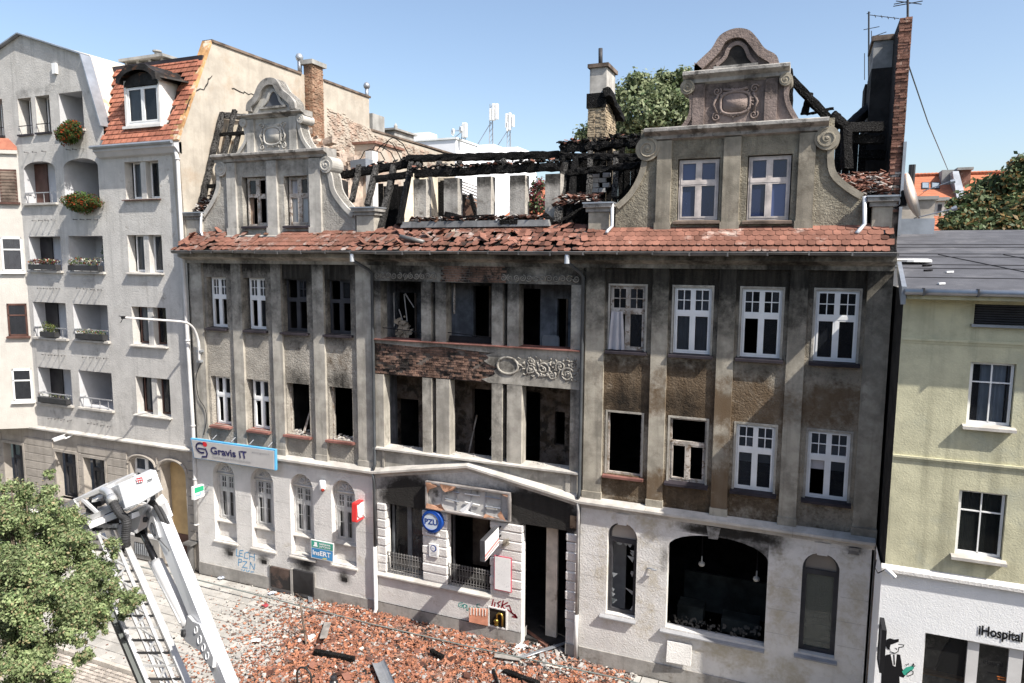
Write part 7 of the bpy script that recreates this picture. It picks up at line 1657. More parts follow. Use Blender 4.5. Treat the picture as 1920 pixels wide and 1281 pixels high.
# head box at the joint
Q=[atD(*ZT(680,585),12.2),atD(*ZT(1080,345),12.0),atD(*ZT(1000,122),12.1),atD(*ZT(588,282),12.3)]
E_=[atD(*ZT(600,548),13.0),atD(*ZT(1000,320),12.8),atD(*ZT(950,110),12.7),atD(*ZT(478,328),13.0)]
mb=MB(); mb.hexa([Q[0],Q[1],E_[1],E_[0],Q[3],Q[2],E_[2],E_[3]]); hb=mb.build('joint_housing',wht_p,TR,bevel=.015)
def onQ(x,y,o=.008):
    n_=((Q[1]-Q[0]).cross(Q[3]-Q[0])).normalized()
    if n_.dot(CAM-Q[0])<0: n_=-n_
    px,py=ZT(x,y); d=ray(px,py); t=(Q[0]-CAM).dot(n_)/d.dot(n_); return CAM+d*t+n_*o
mb=MB(); mb.face(onQ(787,218),onQ(855,202),onQ(868,250),onQ(800,270)); mb.build('sticker',redm,hb,recalc=False)
lw=mat('white_print',(.82,.82,.82))
for k in range(2):
    for j in range(3): x,y=794+j*22+k*6,228+k*24-j*4.5; mb=MB(); mb.face(onQ(x,y,.012),onQ(x+14,y-3,.012),onQ(x+17,y+11,.012),onQ(x+3,y+14,.012)); mb.build('print_mark',lw,hb,recalc=False)
mb=MB(); mb.face(onQ(912,236),onQ(965,216),onQ(967,226),onQ(915,246)); mb.build('print_mark',drk,hb,recalc=False)
mb=MB(); mb.tube([onQ(672,548,.03),onQ(800,500,.03),onQ(825,488,.03)],.014,6); mb.build('grab_handle',gry_p,hb)
mb=MB(); P=[atD(*ZT(690,600),12.5),atD(*ZT(880,520),12.5),atD(*ZT(840,640),12.6),atD(*ZT(790,820),12.6),atD(*ZT(720,800),12.7),atD(*ZT(660,640),12.7)]; mb.face(*P); mb.face(*[p+Vector((-.1,.3,0)) for p in P][::-1])
for i in range(6): j=(i+1)%6; mb.face(P[i],P[j],P[j]+Vector((-.1,.3,0)),P[i]+Vector((-.1,.3,0)))
mb.build('joint_bracket',gry_p,TR)
mb=MB(); P=[atD(*ZT(935,470),12.5),atD(*ZT(1000,510),12.5),atD(*ZT(1050,600),12.4),atD(*ZT(1110,720),12.3)]; mb.tube(P,.05,8); mb.tube([p+Vector((.07,0,.02)) for p in P],.03,7); mb.build('cable_bundle',hose_m,TR,smooth=True)
mb=MB(); P=[atD(*ZT(x,y),12.45) for x,y in ((1030,420),(1090,500),(1145,640),(1150,740))]; 
for p,q in zip(P,P[1:]): mb.beam(p,q,.06,.14)
mb.build('cable_guard',wht_p,TR)
mb=MB(); mb.obox(atD(*ZT(725,630),12.6),Vector((.32,0,.12)),(0,.2,0),(0,0,.1)); mb.build('cross_tube',wht_p,TR)
# cage frame
fr=[(130,455),(428,338),(515,545),(175,700)]; FP=[atD(*ZT(x,y),12.7) for x,y in fr]; BK=[p+Vector((-.15,.75,.05)) for p in FP]
def rods(name,segs,w,m,par=TR):
    mb=MB()
    for p,q in segs: mb.beam(p,q,w)
    return mb.build(name,m,par)
for k in range(4):
    rods('cage_rail',[(FP[k],FP[(k+1)%4])],.055 if k!=2 else .09,alu_l)
    rods('cage_rail',[(BK[k],BK[(k+1)%4])],.05,alu_l); rods('cage_rail',[(FP[k],BK[k])],.05,alu_l)
rods('cage_platform',[(atD(*ZT(200,640),12.9),atD(*ZT(530,530),12.9))],.12,alu_l); rods('cage_platform',[(atD(*ZT(290,725),12.6),atD(*ZT(570,610),12.6))],.11,wht_p); rods('cage_strut',[(FP[0].lerp(FP[1],.2),FP[3].lerp(FP[2],.6))],.05,gry_p); rods('cage_strut',[(atD(*ZT(290,440),12.9),atD(*ZT(410,400),12.9))],.08,drk); rods('cage_strut',[(atD(*ZT(240,500),13.1),atD(*ZT(420,470),13.1))],.12,drk)
for x,y,s,m in ((355,445,.1,alu_l),(385,420,.08,wht_p),(440,580,.13,alu_l),(560,690,.2,drk),(470,690,.14,alu_l),(390,740,.16,drk),(520,590,.15,drk),(300,560,.12,drk)): mb=MB(); mb.obox(atD(*ZT(x,y),12.8),(s,.03,.02),(0,s,0),(0,.02,s*.8)); mb.build('fitting',m,TR,bevel=.01)
# hose
hp_=[atD(*ZT(x,y),d) for x,y,d in ((430,345,12.6),(480,365,12.5),(520,430,12.4),(560,520,12.35),(620,610,12.3),(665,650,12.3),(682,710,12.3),(676,800,12.35),(672,900,12.4),(690,1000,12.6))]
def smooth3(P,n=6):
    Q=[P[0]]+P+[P[-1]]; out=[]
    for i in range(1,len(Q)-2):
        a,b,c,d=Q[i-1:i+3]
        for k in range(n): t=k/n; out.append(.5*((2*b)+(c-a)*t+(2*a-5*b+4*c-d)*t*t+(3*b-a-3*c+d)*t**3))
    return out+[P[-1]]
H1=smooth3(hp_,8); mb=MB(); mb.tube(H1[14:],.075,12,rs=[.068+.010*(i%2) for i in range(len(H1)-14)]); mb.build('suction_hose',hose_m,TR)
mb=MB(); mb.tube(H1[:17],.07,10); mb.lathe([(.085,0),(.085,.12)],H1[15],12,H1[16]-H1[14]); mb.build('hose_coupling',alu_l,TR,smooth=True)
# ladder section
def lad(px,py,d): return atD(px,py,d)
T=[lad(150,985,12.9),lad(172,975,12.9),lad(200,975,12.85),lad(220,985,12.8)]; B_=[lad(283,1295,10.9),lad(309,1295,10.9),lad(334,1295,10.85),lad(357,1295,10.8)]
for k in range(4): rods('ladder_rail',[(T[k],B_[k])],(.06,.045,.05,.10)[k],(gry_p,alu_l,alu_l,alu_l)[k])
dn=Vector((0,.25,-.42)); rods('ladder_chord',[(lad(142,990,12.95),lad(274,1300,10.95))],.10,mat('grey_green_rail',(.13,.14,.135),rough=.5))
rods('ladder_chord',[(T[3]+dn*.3,B_[3]+dn*.3)],.06,alu_l); rods('ladder_chord',[(T[1]+dn*.8,B_[1]+dn*.8)],.05,alu_l)
for k in range(14):
    t=.03+k*.07; rods('rung',[(T[0].lerp(B_[0],t),T[3].lerp(B_[3],t))],.03,drk if k%3 else alu_l)
    if k<13: rods('ladder_brace',[(T[1].lerp(B_[1],t),T[2].lerp(B_[2],t+.07)) if k%2 else (T[2].lerp(B_[2],t),T[1].lerp(B_[1],t+.07))],.03,alu_l); rods('ladder_brace',[(T[3].lerp(B_[3],t),T[3].lerp(B_[3],t+.035)+dn*.3)],.025,alu_l)
rods('ladder_head',[(T[0],T[3])],.09,wht_p); rods('ladder_head',[(T[0],atD(*ZT(555,735),12.6))],.06,alu_l); rods('ladder_head',[(T[3],atD(*ZT(555,735),12.6))],.07,alu_l)
rods('cage_boom',[(FP[0],atD(30,1008,13.6))],.07,alu_l)
# ================================================================ signs, lamp, plants and small things on the fronts
def quadbox(TL,TRr,BR,BL,th,m,name,par,**k):
    n=((TRr-TL).cross(BL-TL)).normalized(); 
    if n.dot(CAM-TL)<0: n=-n
    mb=MB(); mb.hexa([BL-n*th,BR-n*th,BR,BL,TL-n*th,TRr-n*th,TRr,TL]); return mb.build(name,m,par,**k),n
flat=lambda n,c,r=.5:mat(n,c,rough=r,var=.03,speck=0,local_dirt=False)
signw=mat('sign_face',(.46,.45,.44),rough=.4,var=.06,speck=.02); navy=flat('navy_print',(.03,.03,.10)); redp=flat('red_print',(.60,.03,.04)); blue_e=mat('blue_sign_edge',(.10,.36,.62),rough=.5,var=.12); greyp=flat('grey_print',(.25,.25,.27)); bluep=flat('blue_print',(.05,.24,.55)); greenp=flat('green_sign_print',(.03,.36,.18)); whp=flat('white_letter',(.85,.85,.85))
# wide company sign above the first windows
YS=-.62; TL,TR_,BR,BL=[atY(*ZL(*p),YS) for p in ((64,14),(560,82),(556,196),(78,122))]
dz_=Vector((0,-.12,0)); TL=TL+Vector((0,-.04,0));TR_=TR_+Vector((0,-.04,0))
S=thing('company_sign','wide pale sign board with blue rim reading Gravis iT','sign',((TL.x+BR.x)/2,-.3,BL.z))
mb=MB(); bx=[BL,BR,TR_,TL]; n=((TR_-TL).cross(BL-TL)).normalized(); n=-n if n.dot(CAM-TL)<0 else n
ux=(TR_-TL).normalized(); uz=(TL-BL).normalized()
o=.05; P=[BL-ux*o-uz*o*.5,BR+ux*o-uz*o*.5,TR_+ux*o+uz*o,TL-ux*o+uz*o]
mb.hexa([P[0]-n*.13,P[1]-n*.13,P[1]-n*.02,P[0]-n*.02,P[3]-n*.13,P[2]-n*.13,P[2]-n*.02,P[3]-n*.02]); mb.build('sign_box',blue_e,S)
mb=MB(); mb.hexa([BL-n*.05,BR-n*.05,BR,BL,TL-n*.05,TR_-n*.05,TR_,TL]); fc=mb.build('sign_face',signw,S)
Wd=(BR-BL).length; Hh=(TL-BL).length
def on(u,v,o=.006): return BL.lerp(BR,u).lerp(TL.lerp(TR_,u),v)+n*o
lettering('Gravis iT',navy,S,on(.235,.36),ux,uz,Hh*.42,Wd*.46,bold=.025,ext=.006)
lettering('Technologie Informatyczne',greyp,S,on(.245,.12),ux,uz,Hh*.16,Wd*.48,ext=.006); lettering('www.gravis.it',greyp,S,on(.745,.72),ux,uz,Hh*.13,Wd*.215,ext=.006)
def rib(pts,m,par,r,name='logo_stroke'): return strokes([pts],m,par,r,name,off=.007,nrm=n)
rib([on(.115+.062*math.cos(t)*1.0,.62+.27*math.sin(t)) for t in [math.pi*(.35+1.3*i/14) for i in range(15)]],navy,S,.035,'logo_mark'); rib([on(.075,.58),on(.16,.58)],navy,S,.03,'logo_mark'); rib([on(.17,.6),on(.185,.35),on(.17,.16),on(.11,.12)],navy,S,.035,'logo_mark')
mb=MB(); mb.face(*[on(.168+.03*math.cos(t),.86+.14*math.sin(t),.009) for t in [2*math.pi*i/18 for i in range(18)]]); mb.build('logo_dot',redp,S,recalc=False)
for u in (.25,.48,.7,.92): mb=MB(); p=on(u,1.0)-n*.1+uz*.1; mb.tube([p,p+Vector((0,.22,.12))],.02,6); mb.build('sign_stay',zinc,S)
# small green and white box sign by the gateway
T=thing('box_sign','small white box sign with green print beside the gateway downpipe','sign',tuple(atY(376,925,-.3)))
xp=atY(386,918,-.45).x
c=[atX(*ZL(*p),xp) for p in ((75,300),(136,282),(139,352),(78,378))]
c=[Vector((xp,c[0].y,c[0].z)),Vector((xp,c[1].y,c[1].z)),Vector((xp,c[2].y,c[2].z)),Vector((xp,c[3].y,c[3].z))]
mb=MB(); th=Vector((-.14,0,0)); mb.hexa([c[3]+th,c[2]+th,c[2],c[3],c[0]+th,c[1]+th,c[1],c[0]]); mb.build('sign_box',frame_w,T)
def onc(u,v,o=.006): return c[3].lerp(c[2],u).lerp(c[0].lerp(c[1],u),v)+Vector((o,0,0))
mb=MB(); mb.face(onc(.05,.5),onc(.95,.5),onc(.95,.92),onc(.05,.92)); mb.build('green_panel',greenp,T,recalc=False)
lettering('InsERT',bluep,T,onc(.15,.18),c[2]-c[3],c[0]-c[3],.13,(c[2]-c[3]).length*.7,ext=.007); lettering('serwis',whp,T,onc(.12,.62),c[2]-c[3],c[0]-c[3],.1,(c[2]-c[3]).length*.5,ext=.008) if False else None
mb=MB(); p=onc(.9,.5)+th*.5; mb.box(xp-.09,xp-.05,p.y,-.2,p.z+.1,p.z+.14); mb.box(xp-.09,xp-.05,p.y,-.2,p.z-.15,p.z-.11); mb.build('bracket',zinc,T)
# torn red-framed box sign
xs_=-7.42; red=mat('red_sign_frame',(.66,.045,.045),rough=.4,var=.06,speck=.03)
c=[Vector((xs_,atX(*ZL(*p),xs_).y,atX(*ZL(*p),xs_).z)) for p in ((1052,402),(1130,360),(1130,460),(1052,508))]
T=thing('red_box_sign','red box sign with torn white face hanging beside the window','sign',(xs_,-.25,c[2].z))
th=Vector((-.17,0,0)); mb=MB(); e=.05
def bar(a,b): mb.obox((a+b)/2+th/2,b-a,(.19,0,0),Vector((0,.0,.0))+(Vector((0,0,.05)) if abs((b-a).z)<abs((b-a).y) else Vector((0,.05,0))))
for i in range(4): bar(c[i],c[(i+1)%4])
mb.build('sign_frame',red,T)
mb=MB(); mb.hexa([c[3]+th,c[2]+th,c[2]+th*.3,c[3]+th*.3,c[0]+th,c[1]+th,c[1]+th*.3,c[0]+th*.3]); mb.build('sign_back',frame_w,T)
def onc(u,v,o=.004): return c[3].lerp(c[2],u).lerp(c[0].lerp(c[1],u),v)+Vector((o,0,0))
mb=MB(); mb.face(*[onc(u,v) for u,v in ((.1,.3),(.25,.12),(.5,.2),(.62,.06),(.97,.1),(.97,.95),(.3,.95),(.06,.8))]); mb.build('torn_face',paperm,T,recalc=False)
mb=MB(); mb.face(onc(.5,.15,.05),onc(.7,.1,.01),onc(.65,-.06,.09),onc(.52,-.02,.12)); mb.build('torn_flap',paperm,T,recalc=False)
mb=MB(); 
for z in (.25,.8): p=onc(1,z)+th*.5; mb.beam(p,Vector((p.x,-.24,p.z)),.035)
mb.build('bracket',blackm,T)
# service plate InsERT
PLT=[atY(*ZL(*p),-.36) for p in ((777,612),(915,640),(913,750),(779,722))]
T=thing('service_plate','green and blue InsERT plate fixed below the window by the shutters','sign',tuple(PLT[3]))
quadbox(*PLT,.03,frame_w,'plate',T)
def onp(u,v,o=.005): return PLT[3].lerp(PLT[2],u).lerp(PLT[0].lerp(PLT[1],u),v)+Vector((0,-o,0))
mb=MB(); mb.face(onp(.03,.60),onp(.97,.60),onp(.97,.96),onp(.03,.96)); mb.build('green_panel',mat('plate_green',(.05,.30,.22),rough=.5),T,recalc=False)
mb=MB(); mb.face(onp(.03,.04),onp(.97,.04),onp(.97,.57),onp(.03,.57)); mb.build('blue_panel',mat('plate_blue',(.06,.25,.50),rough=.5),T,recalc=False)
ux_=(PLT[2]-PLT[3]).normalized(); uz_=Vector((0,0,1)); wd=(PLT[2]-PLT[3]).length; hh=(PLT[0]-PLT[3]).length
lettering('InsERT',whp,T,onp(.09,.2,.008),ux_,uz_,hh*.26,wd*.8,bold=.02); lettering('NAPRAWA',whp,T,onp(.38,.79,.008),ux_,uz_,hh*.11,wd*.5,bold=.02); lettering('LAPTOPOW',whp,T,onp(.38,.65,.008),ux_,uz_,hh*.11,wd*.5,bold=.02)
mb=MB(); mb.face(onp(.1,.66,.008),onp(.32,.66,.008),onp(.28,.76,.008),onp(.28,.9,.008),onp(.16,.9,.008),onp(.16,.76,.008)); mb.build('logo_mark',whp,T,recalc=False)
mb=MB(); mb.face(onp(.5,.06,.008),onp(.72,.06,.008),onp(.7,.13,.008),onp(.55,.11,.008)); mb.build('logo_mark',flat('yellow_print',(.7,.6,.1)),T,recalc=False)
# alarm siren box
p=atY(*ZL(848,290),-.33); T=thing('alarm_siren','small white alarm siren with red lens between the arched windows','alarm siren',(p.x,-.25,p.z))
mb=MB(); mb.lathe([(.1,-.16),(.12,-.12),(.12,.16),(.1,.2)],p,14); mb.build('housing',frame_w,T,smooth=True)
mb=MB(); mb.lathe([(.06,-.05),(.07,0),(.03,.06)],p+Vector((.06,-.08,-.14)),10,(.4,-.8,-.3)); mb.build('lens',mat('red_lens',(.25,.03,.02),rough=.3),T)
# burnt fascia sign over the middle window
F_=[atY(*ZG(*p),-.42) for p in ((343,180),(803,235),(797,400),(343,330))]
T=thing('burnt_fascia_sign','burnt light box with torn orange panels above the middle shop window','sign',((F_[0].x+F_[1].x)/2,-.3,F_[3].z))
zt,zb_=F_[0].z,F_[3].z; xa,xb=F_[0].x,F_[1].x
mb=MB(); mb.box(xa,xb,-.30,-.27,zb_,zt); mb.build('back_panel',mat('grey_back_panel',(.48,.47,.45),rough=.5,var=.2,col2=(.09,.085,.08),c2scale=1.5,c2=(.55,.7)),T)
mb=MB()
for q in ((xa,xb,zt-.05,zt),(xa,xb,zb_,zb_+.05),(xa,xa+.05,zb_+.05,zt-.05),(xb-.06,xb,zb_+.05,zt-.05)): mb.box(q[0],q[1],-.46,-.27,q[2],q[3])
mb.build('frame',mat('sign_frame_sooted',(.24,.22,.21),rough=.5,var=.4),T)
for k in range(5): x=xa+.55+k*.55; mb=MB(); mb.box(x,x+.03,-.33,-.30,zb_+.05,zt-.05); mb.build('stud',zinc,T)
for z in (.36,.68):
    for k in range(3): mb=MB(); x=xa+.7+k*.75; mb.tube([(x,-.35,zb_+z+(random.random()*.1)),(x+.55,-.35,zb_+z+.02)],.02,6); mb.build('light_tube',frame_w if k%2 else zinc,T)
def tear(pts,m,y=-.44):
    mb=MB(); mb.f.append([mb.vert((xa+(xb-xa)*u,y+random.uniform(-.06,.04),zb_+(zt-zb_)*v)) for u,v in pts]); mb.mi.append(0); return mb.build('torn_panel',m,T,recalc=False)
oran=mat('scorched_orange_panel',(.46,.26,.17),rough=.5,var=.3,col2=(.2,.11,.07),c2scale=3,c2=(.5,.65))
tear([(.01,.97),(.13,.99),(.14,.85),(.05,.72),(.02,.55)],oran); tear([(.18,.98),(.38,.96),(.33,.8),(.25,.72),(.22,.78)],oran); tear([(.01,.05),(.02,.22),(.12,.18),(.2,.28),(.25,.02)],oran); tear([(.7,.02),(.72,.16),(.8,.1),(.9,.06),(.92,.01)],oran); tear([(.86,.2),(.9,.34),(.96,.03),(.9,.02)],oran); tear([(.88,.98),(.99,.96),(.99,.86),(.92,.9)],oran); tear([(.1,.95),(.6,.93),(.55,.9),(.15,.9)],frame_w,-.40); tear([(.4,.1),(.55,.5),(.57,.42),(.5,.12),(.7,.05),(.45,.03)],paperm,-.38)
# round sign
c=atY(*ZG(378,400),-.42); T=thing('round_sign','round blue sign with white PZU letters on the pier','sign',(c.x,-.3,c.z))
mb=MB(); r=.40; mb.lathe([(r,0),(r,.15),(r*.97,.17)],(c.x,-.28,c.z),30,(0,-1,0)); mb.build('sign_body',mat('round_sign_blue',(.012,.06,.28),rough=.35,var=.08),T)
mb=MB(); mb.face(*[(c.x-.02+r*.74*math.cos(t),-.455,c.z+r*.74*math.sin(t)) for t in [2*math.pi*i/28 for i in range(28)]]); mb.build('sign_disc',mat('round_sign_disc',(.50,.56,.64),rough=.35,var=.1),T,recalc=False)
nv=flat('deep_blue_print',(.01,.045,.22)); y=-.458
lettering('PZU',nv,T,(c.x-.27,y,c.z-.11),(1,0,.0),(0,0,1),.2,.5,bold=.03); mb=MB(); mb.tube([(c.x-.02+r*.76*math.cos(t),-.46,c.z+r*.76*math.sin(t)) for t in [2*math.pi*i/28 for i in range(28)]],.02,5,closed=True); mb.build('ring',nv,T)
def plate2(name,label,a,b,fm,Y=-.33):
    p,q=atY(*ZG(*a),Y),atY(*ZG(*b),Y); t=thing(name,label,'sign',(p.x,-.28,q.z)); mb=MB(); mb.box(p.x,q.x,Y,Y+.04,q.z,p.z); mb.build('plate',fm,t); return t,p,q
T,p,q=plate2('agent_plate','narrow white AGENT plate under the round blue sign',(342,458),(416,484),frame_w); lettering('AGENT',nv,T,(p.x+.07,-.334,q.z+.05),(1,0,0),(0,0,1),.12,(q.x-p.x)*.7,bold=.02)
T,p,q=plate2('info_plaque','small white plaque with a little round logo on the pier',(362,520),(410,598),frame_w); m=((p.x+q.x)/2,(p.z+q.z)/2+.08)
mb=MB(); mb.face(*[(m[0]+.12*math.cos(t),-.335,m[1]+.12*math.sin(t)) for t in [2*math.pi*i/20 for i in range(20)]]); mb.build('logo_dot',nv,T,recalc=False); mb=MB(); mb.face(*[(m[0]-.015+.085*math.cos(t),-.338,m[1]+.085*math.sin(t)) for t in [2*math.pi*i/20 for i in range(20)]]); mb.build('logo_disc',whp,T,recalc=False); lettering('PZU',nv,T,(m[0]-.075,-.341,m[1]-.03),(1,0,0),(0,0,1),.06,.12)
for k in range(3): mb=MB(); mb.sheet([(p.x+.05,q.z+.05+k*.05),(q.x-.05,q.z+.05+k*.05),(q.x-.05,q.z+.065+k*.05),(p.x+.05,q.z+.065+k*.05)],-.334); mb.build('print_line',greyp,T,recalc=False)
# box sign sticking out beside the door
xs_=-1.95; c=[Vector((xs_,atX(*ZG(*p),xs_).y,atX(*ZG(*p),xs_).z)) for p in ((664,508),(741,428),(742,530),(665,622))]
T=thing('pale_box_sign','white and red box sign with dark edge sticking out beside the burnt door','sign',(xs_,-.28,c[2].z))
th=Vector((-.16,0,0)); mb=MB(); mb.hexa([c[3]+th,c[2]+th,c[2],c[3],c[0]+th,c[1]+th,c[1],c[0]]); mb.build('sign_box',mat('dark_grey_box',(.06,.06,.065),rough=.5,var=.3),T)
def onc(u,v,o=.006): return c[3].lerp(c[2],u).lerp(c[0].lerp(c[1],u),v)+Vector((o,0,0))
mb=MB(); mb.face(onc(.02,.02),onc(.98,.02),onc(.98,.98),onc(.02,.98)); mb.build('sign_face',paperm,T,recalc=False); mb=MB(); mb.face(onc(.02,.2,.01),onc(.98,.3,.01),onc(.98,.42,.01),onc(.02,.34,.01)); mb.face(onc(.02,.05,.01),onc(.98,.16,.01),onc(.98,.24,.01),onc(.02,.14,.01)); mb.build('red_stripe',flat('faded_red_print',(.62,.20,.19)),T,recalc=False)
mb=MB(); p=onc(.95,.8)+th*.5; mb.beam(p,Vector((p.x,-.24,p.z)),.05); mb.beam(p+Vector((0,0,-.3)),Vector((p.x,-.24,p.z-.3)),.05); mb.build('bracket',blackm,T)
# notice board
T,p,q=plate2('notice_board','tall white notice board with thin red rim beside the burnt door',(716,584),(810,790),mat('notice_red_rim',(.55,.12,.16),rough=.5),-.345)
mb=MB(); mb.box(p.x+.03,q.x-.03,-.352,-.34,q.z+.03,p.z-.03); mb.build('board_face',frame_w,T)
mb=MB()
for _ in range(60): x,z=random.uniform(p.x+.08,q.x-.08),random.uniform(q.z+.1,p.z-.08); w_=random.uniform(.006,.014); mb.sheet([(x,z),(x+w_,z),(x+w_,z+w_),(x,z+w_)],-.355)
mb.build('glue_spots',greyp,T,recalc=False,kind='stuff')
# lamp remains by the door, small plate at right pier
p=atY(*ZG(778,520),-.40); T=thing('melted_lamp','melted wall lamp hanging beside the burnt door','lamp',(p.x,-.27,p.z)); mb=MB()
for _ in range(9): mb.obox(p+Vector((random.uniform(-.1,.1),random.uniform(-.06,.06),random.uniform(-.1,.1))),(random.uniform(.05,.14),.03,.04),(0,.08,.02),(.02,0,random.uniform(.04,.1)))
mb.build('melted_housing',mat('melted_plastic',(.25,.22,.18),var=.5),T,kind='stuff'); mb=MB(); mb.box(p.x-.03,p.x+.03,-.36,-.27,p.z-.03,p.z+.03); mb.build('bracket',blackm,T)
p=atY(*ZG(1150,405),-.3); mb=MB(); mb.box(p.x-.12,p.x+.12,-.31,-.26,p.z-.2,p.z+.2); mb.build('scorched_plate',mat('scorched_plate',(.30,.22,.15),var=.4,col2=(.08,.05,.04),c2scale=6,c2=(.45,.6)),None,label='scorched rectangular plate on the sooty wall over the door pier',cat='plate')
# graffiti (painted on the walls)
gb_=mat('blue_spray',(.10,.32,.55),rough=.7,var=.1,speck=0,local_dirt=False); gg_=mat('green_spray',(.04,.30,.26),rough=.7,speck=0,local_dirt=False); gr_=mat('dark_red_spray',(.22,.02,.03),rough=.7,speck=0,local_dirt=False)
WZ=lambda f,L,Y:[atY(*f(*p),Y) for p in L]
strokes([WZ(ZL,L,YG) for L in ([(333,672),(330,710),(350,715)],[(372,680),(352,680),(350,712),(372,718)],[(352,697),(366,697)],[(402,690),(382,695),(380,725),(400,728)],[(412,694),(410,735)],[(440,700),(438,742)],[(411,715),(440,720)],[(343,770),(345,730),(362,735),(360,750),(346,750)],[(370,745),(395,748),(368,780),(398,785)],[(412,790),(415,750),(438,795),(442,758)],[(365,790),(363,825)],[(382,795),(366,808),(384,828)],[(393,797),(390,830)],[(410,800),(394,812),(408,832)],[(436,808),(418,808),(420,820),(434,828),(418,838)])],gb_,TEN,.016)
strokes([WZ(ZG,L,YG) for L in ([(545,843),(525,845),(522,862),(540,868),(548,855),(532,856)],[(552,850),(548,872),(562,870),(566,855),(552,850)],[(570,858),(568,885),(582,880),(586,862)],[(578,870),(590,892),(602,868)],[(604,866),(600,892),(612,870),(610,894)],[(638,850),(622,852),(624,866),(640,872),(632,888),(618,886)])],gg_,TEN,.012)
strokes([WZ(ZG,L,YG) for L in ([(712,826),(700,878)],[(722,842),(716,872)],[(752,835),(735,845),(745,858),(730,880)],[(766,832),(752,885)],[(790,842),(760,858),(782,888)],[(782,862),(800,858),(812,895),(842,925),(830,905)],[(790,880),(842,925),(815,918)])],gr_,TEN,.022)
# street lamp arm
T=thing('street_lamp_arm','curved white lamp bracket reaching out from the wall, its lamp gone','street lamp',tuple(atY(376,685,-.22)))
zl=zoomer(0,420,3.2025); Pw=[(1200,820,-.3),(1202,740,-.45)]
pts=[atY(*zl(1196,825),-.32),atY(*zl(1195,745),-.36)]
x0=pts[1].x
base=pts[1]; 
arm=[(1190,700,.0),(1170,640,.15),(1140,605,.4),(1095,588,.75),(1000,580,1.25),(860,570,1.95),(740,562,2.5)]
for x,y,dy in arm: pts.append(atY(*zl(x,y),-.36-dy))
pts=smooth3(pts,4); mb=MB(); mb.tube(pts,.045,9,rs=[.055-.02*i/len(pts) for i in range(len(pts))]); mb.build('arm',white_pipe,T,smooth=True)
e=pts[-1]; mb=MB()
for k in range(5): mb.tube([e,e+Vector((random.uniform(-.25,.0),random.uniform(-.1,.1),random.uniform(-.22,.06)))],.014,5)
mb.obox(e,(.12,0,0),(0,.1,0),(0,0,.1)); mb.build('broken_socket',blackm,T)
for z in (0,3): p=pts[z]; mb=MB(); mb.box(p.x-.1,p.x+.1,p.y-.04,-.2,p.z-.04,p.z+.04); mb.build('clamp',zinc,T)
# sagging wire on the first pilaster
mb=MB(); mb.tube(smooth3([atY(*ZB(*p),-.27) for p in ((172,670),(145,760),(160,870),(195,930),(205,1000),(190,1085)) ],5),.014,5); mb.build('loose_wire',blackm,None,label='loose black wire sagging down the first pilaster',cat='wire')
# middle downpipes
for xs,nm,lab in (((-6.96,'x'),)*1+((.70,'x'),) if False else ((-6.92,'downpipe','a'),(.66,'downpipe','b'))):pass
dkp=mat('dark_grey_pipe',(.07,.075,.08),rough=.45,metal=.3,var=.2)
for x,ofs in ((-6.86,-.02),(.66,.0)):
    mb=MB(); mb.tube([(x-.28,-1.03,13.0),(x-.27,-1.0,12.75),(x-.05,-.42,12.45),(x,-.30,12.3),(x,-.30,9.0),(x,-.30,5.62),(x,-.42,5.45)],.055,9); d_=mb.build('downpipe',dkp,TEN,smooth=True)
    mb=MB(); mb.lathe([(.08,0),(.075,.22),(.06,.26)],(x-.28,-1.03,12.72),10); mb.build('pipe_outlet',pale_pipe,d_)
mb=MB(); mb.tube([(-6.88,-.42,5.3),(-6.88,-.36,5.0),(-6.88,-.36,2.6)],.055,9); mb.build('downpipe',dkp,TEN,smooth=True); mb=MB(); mb.tube([(-6.88,-.36,2.6),(-6.88,-.36,.25),(-6.88,-.5,.08)],.075,10); mb.build('downpipe',white_pipe,TEN,smooth=True,label='white painted foot of the downpipe')
mb=MB(); mb.tube([(.66,-.42,5.3),(.66,-.36,5.0),(.66,-.36,1.6)],.05,9); mb.build('downpipe',mat('sooted_pipe',(.35,.34,.33),var=.3),TEN,smooth=True); mb=MB(); mb.tube([(.66,-.36,1.6),(.66,-.36,.1)],.065,10); mb.build('downpipe',white_pipe,TEN,smooth=True)
mb=MB(); mb.tube([(9.0,-.4,5.1),(8.98,-.4,0)],.03,6); mb.build('cable_duct',frame_d,TEN)
# camera on the left house
p=atY(*Z3(310,100),-.55); cctv(p,(-.6,-.5,-.25),'white security camera under the ledge of the grey house',1.25)
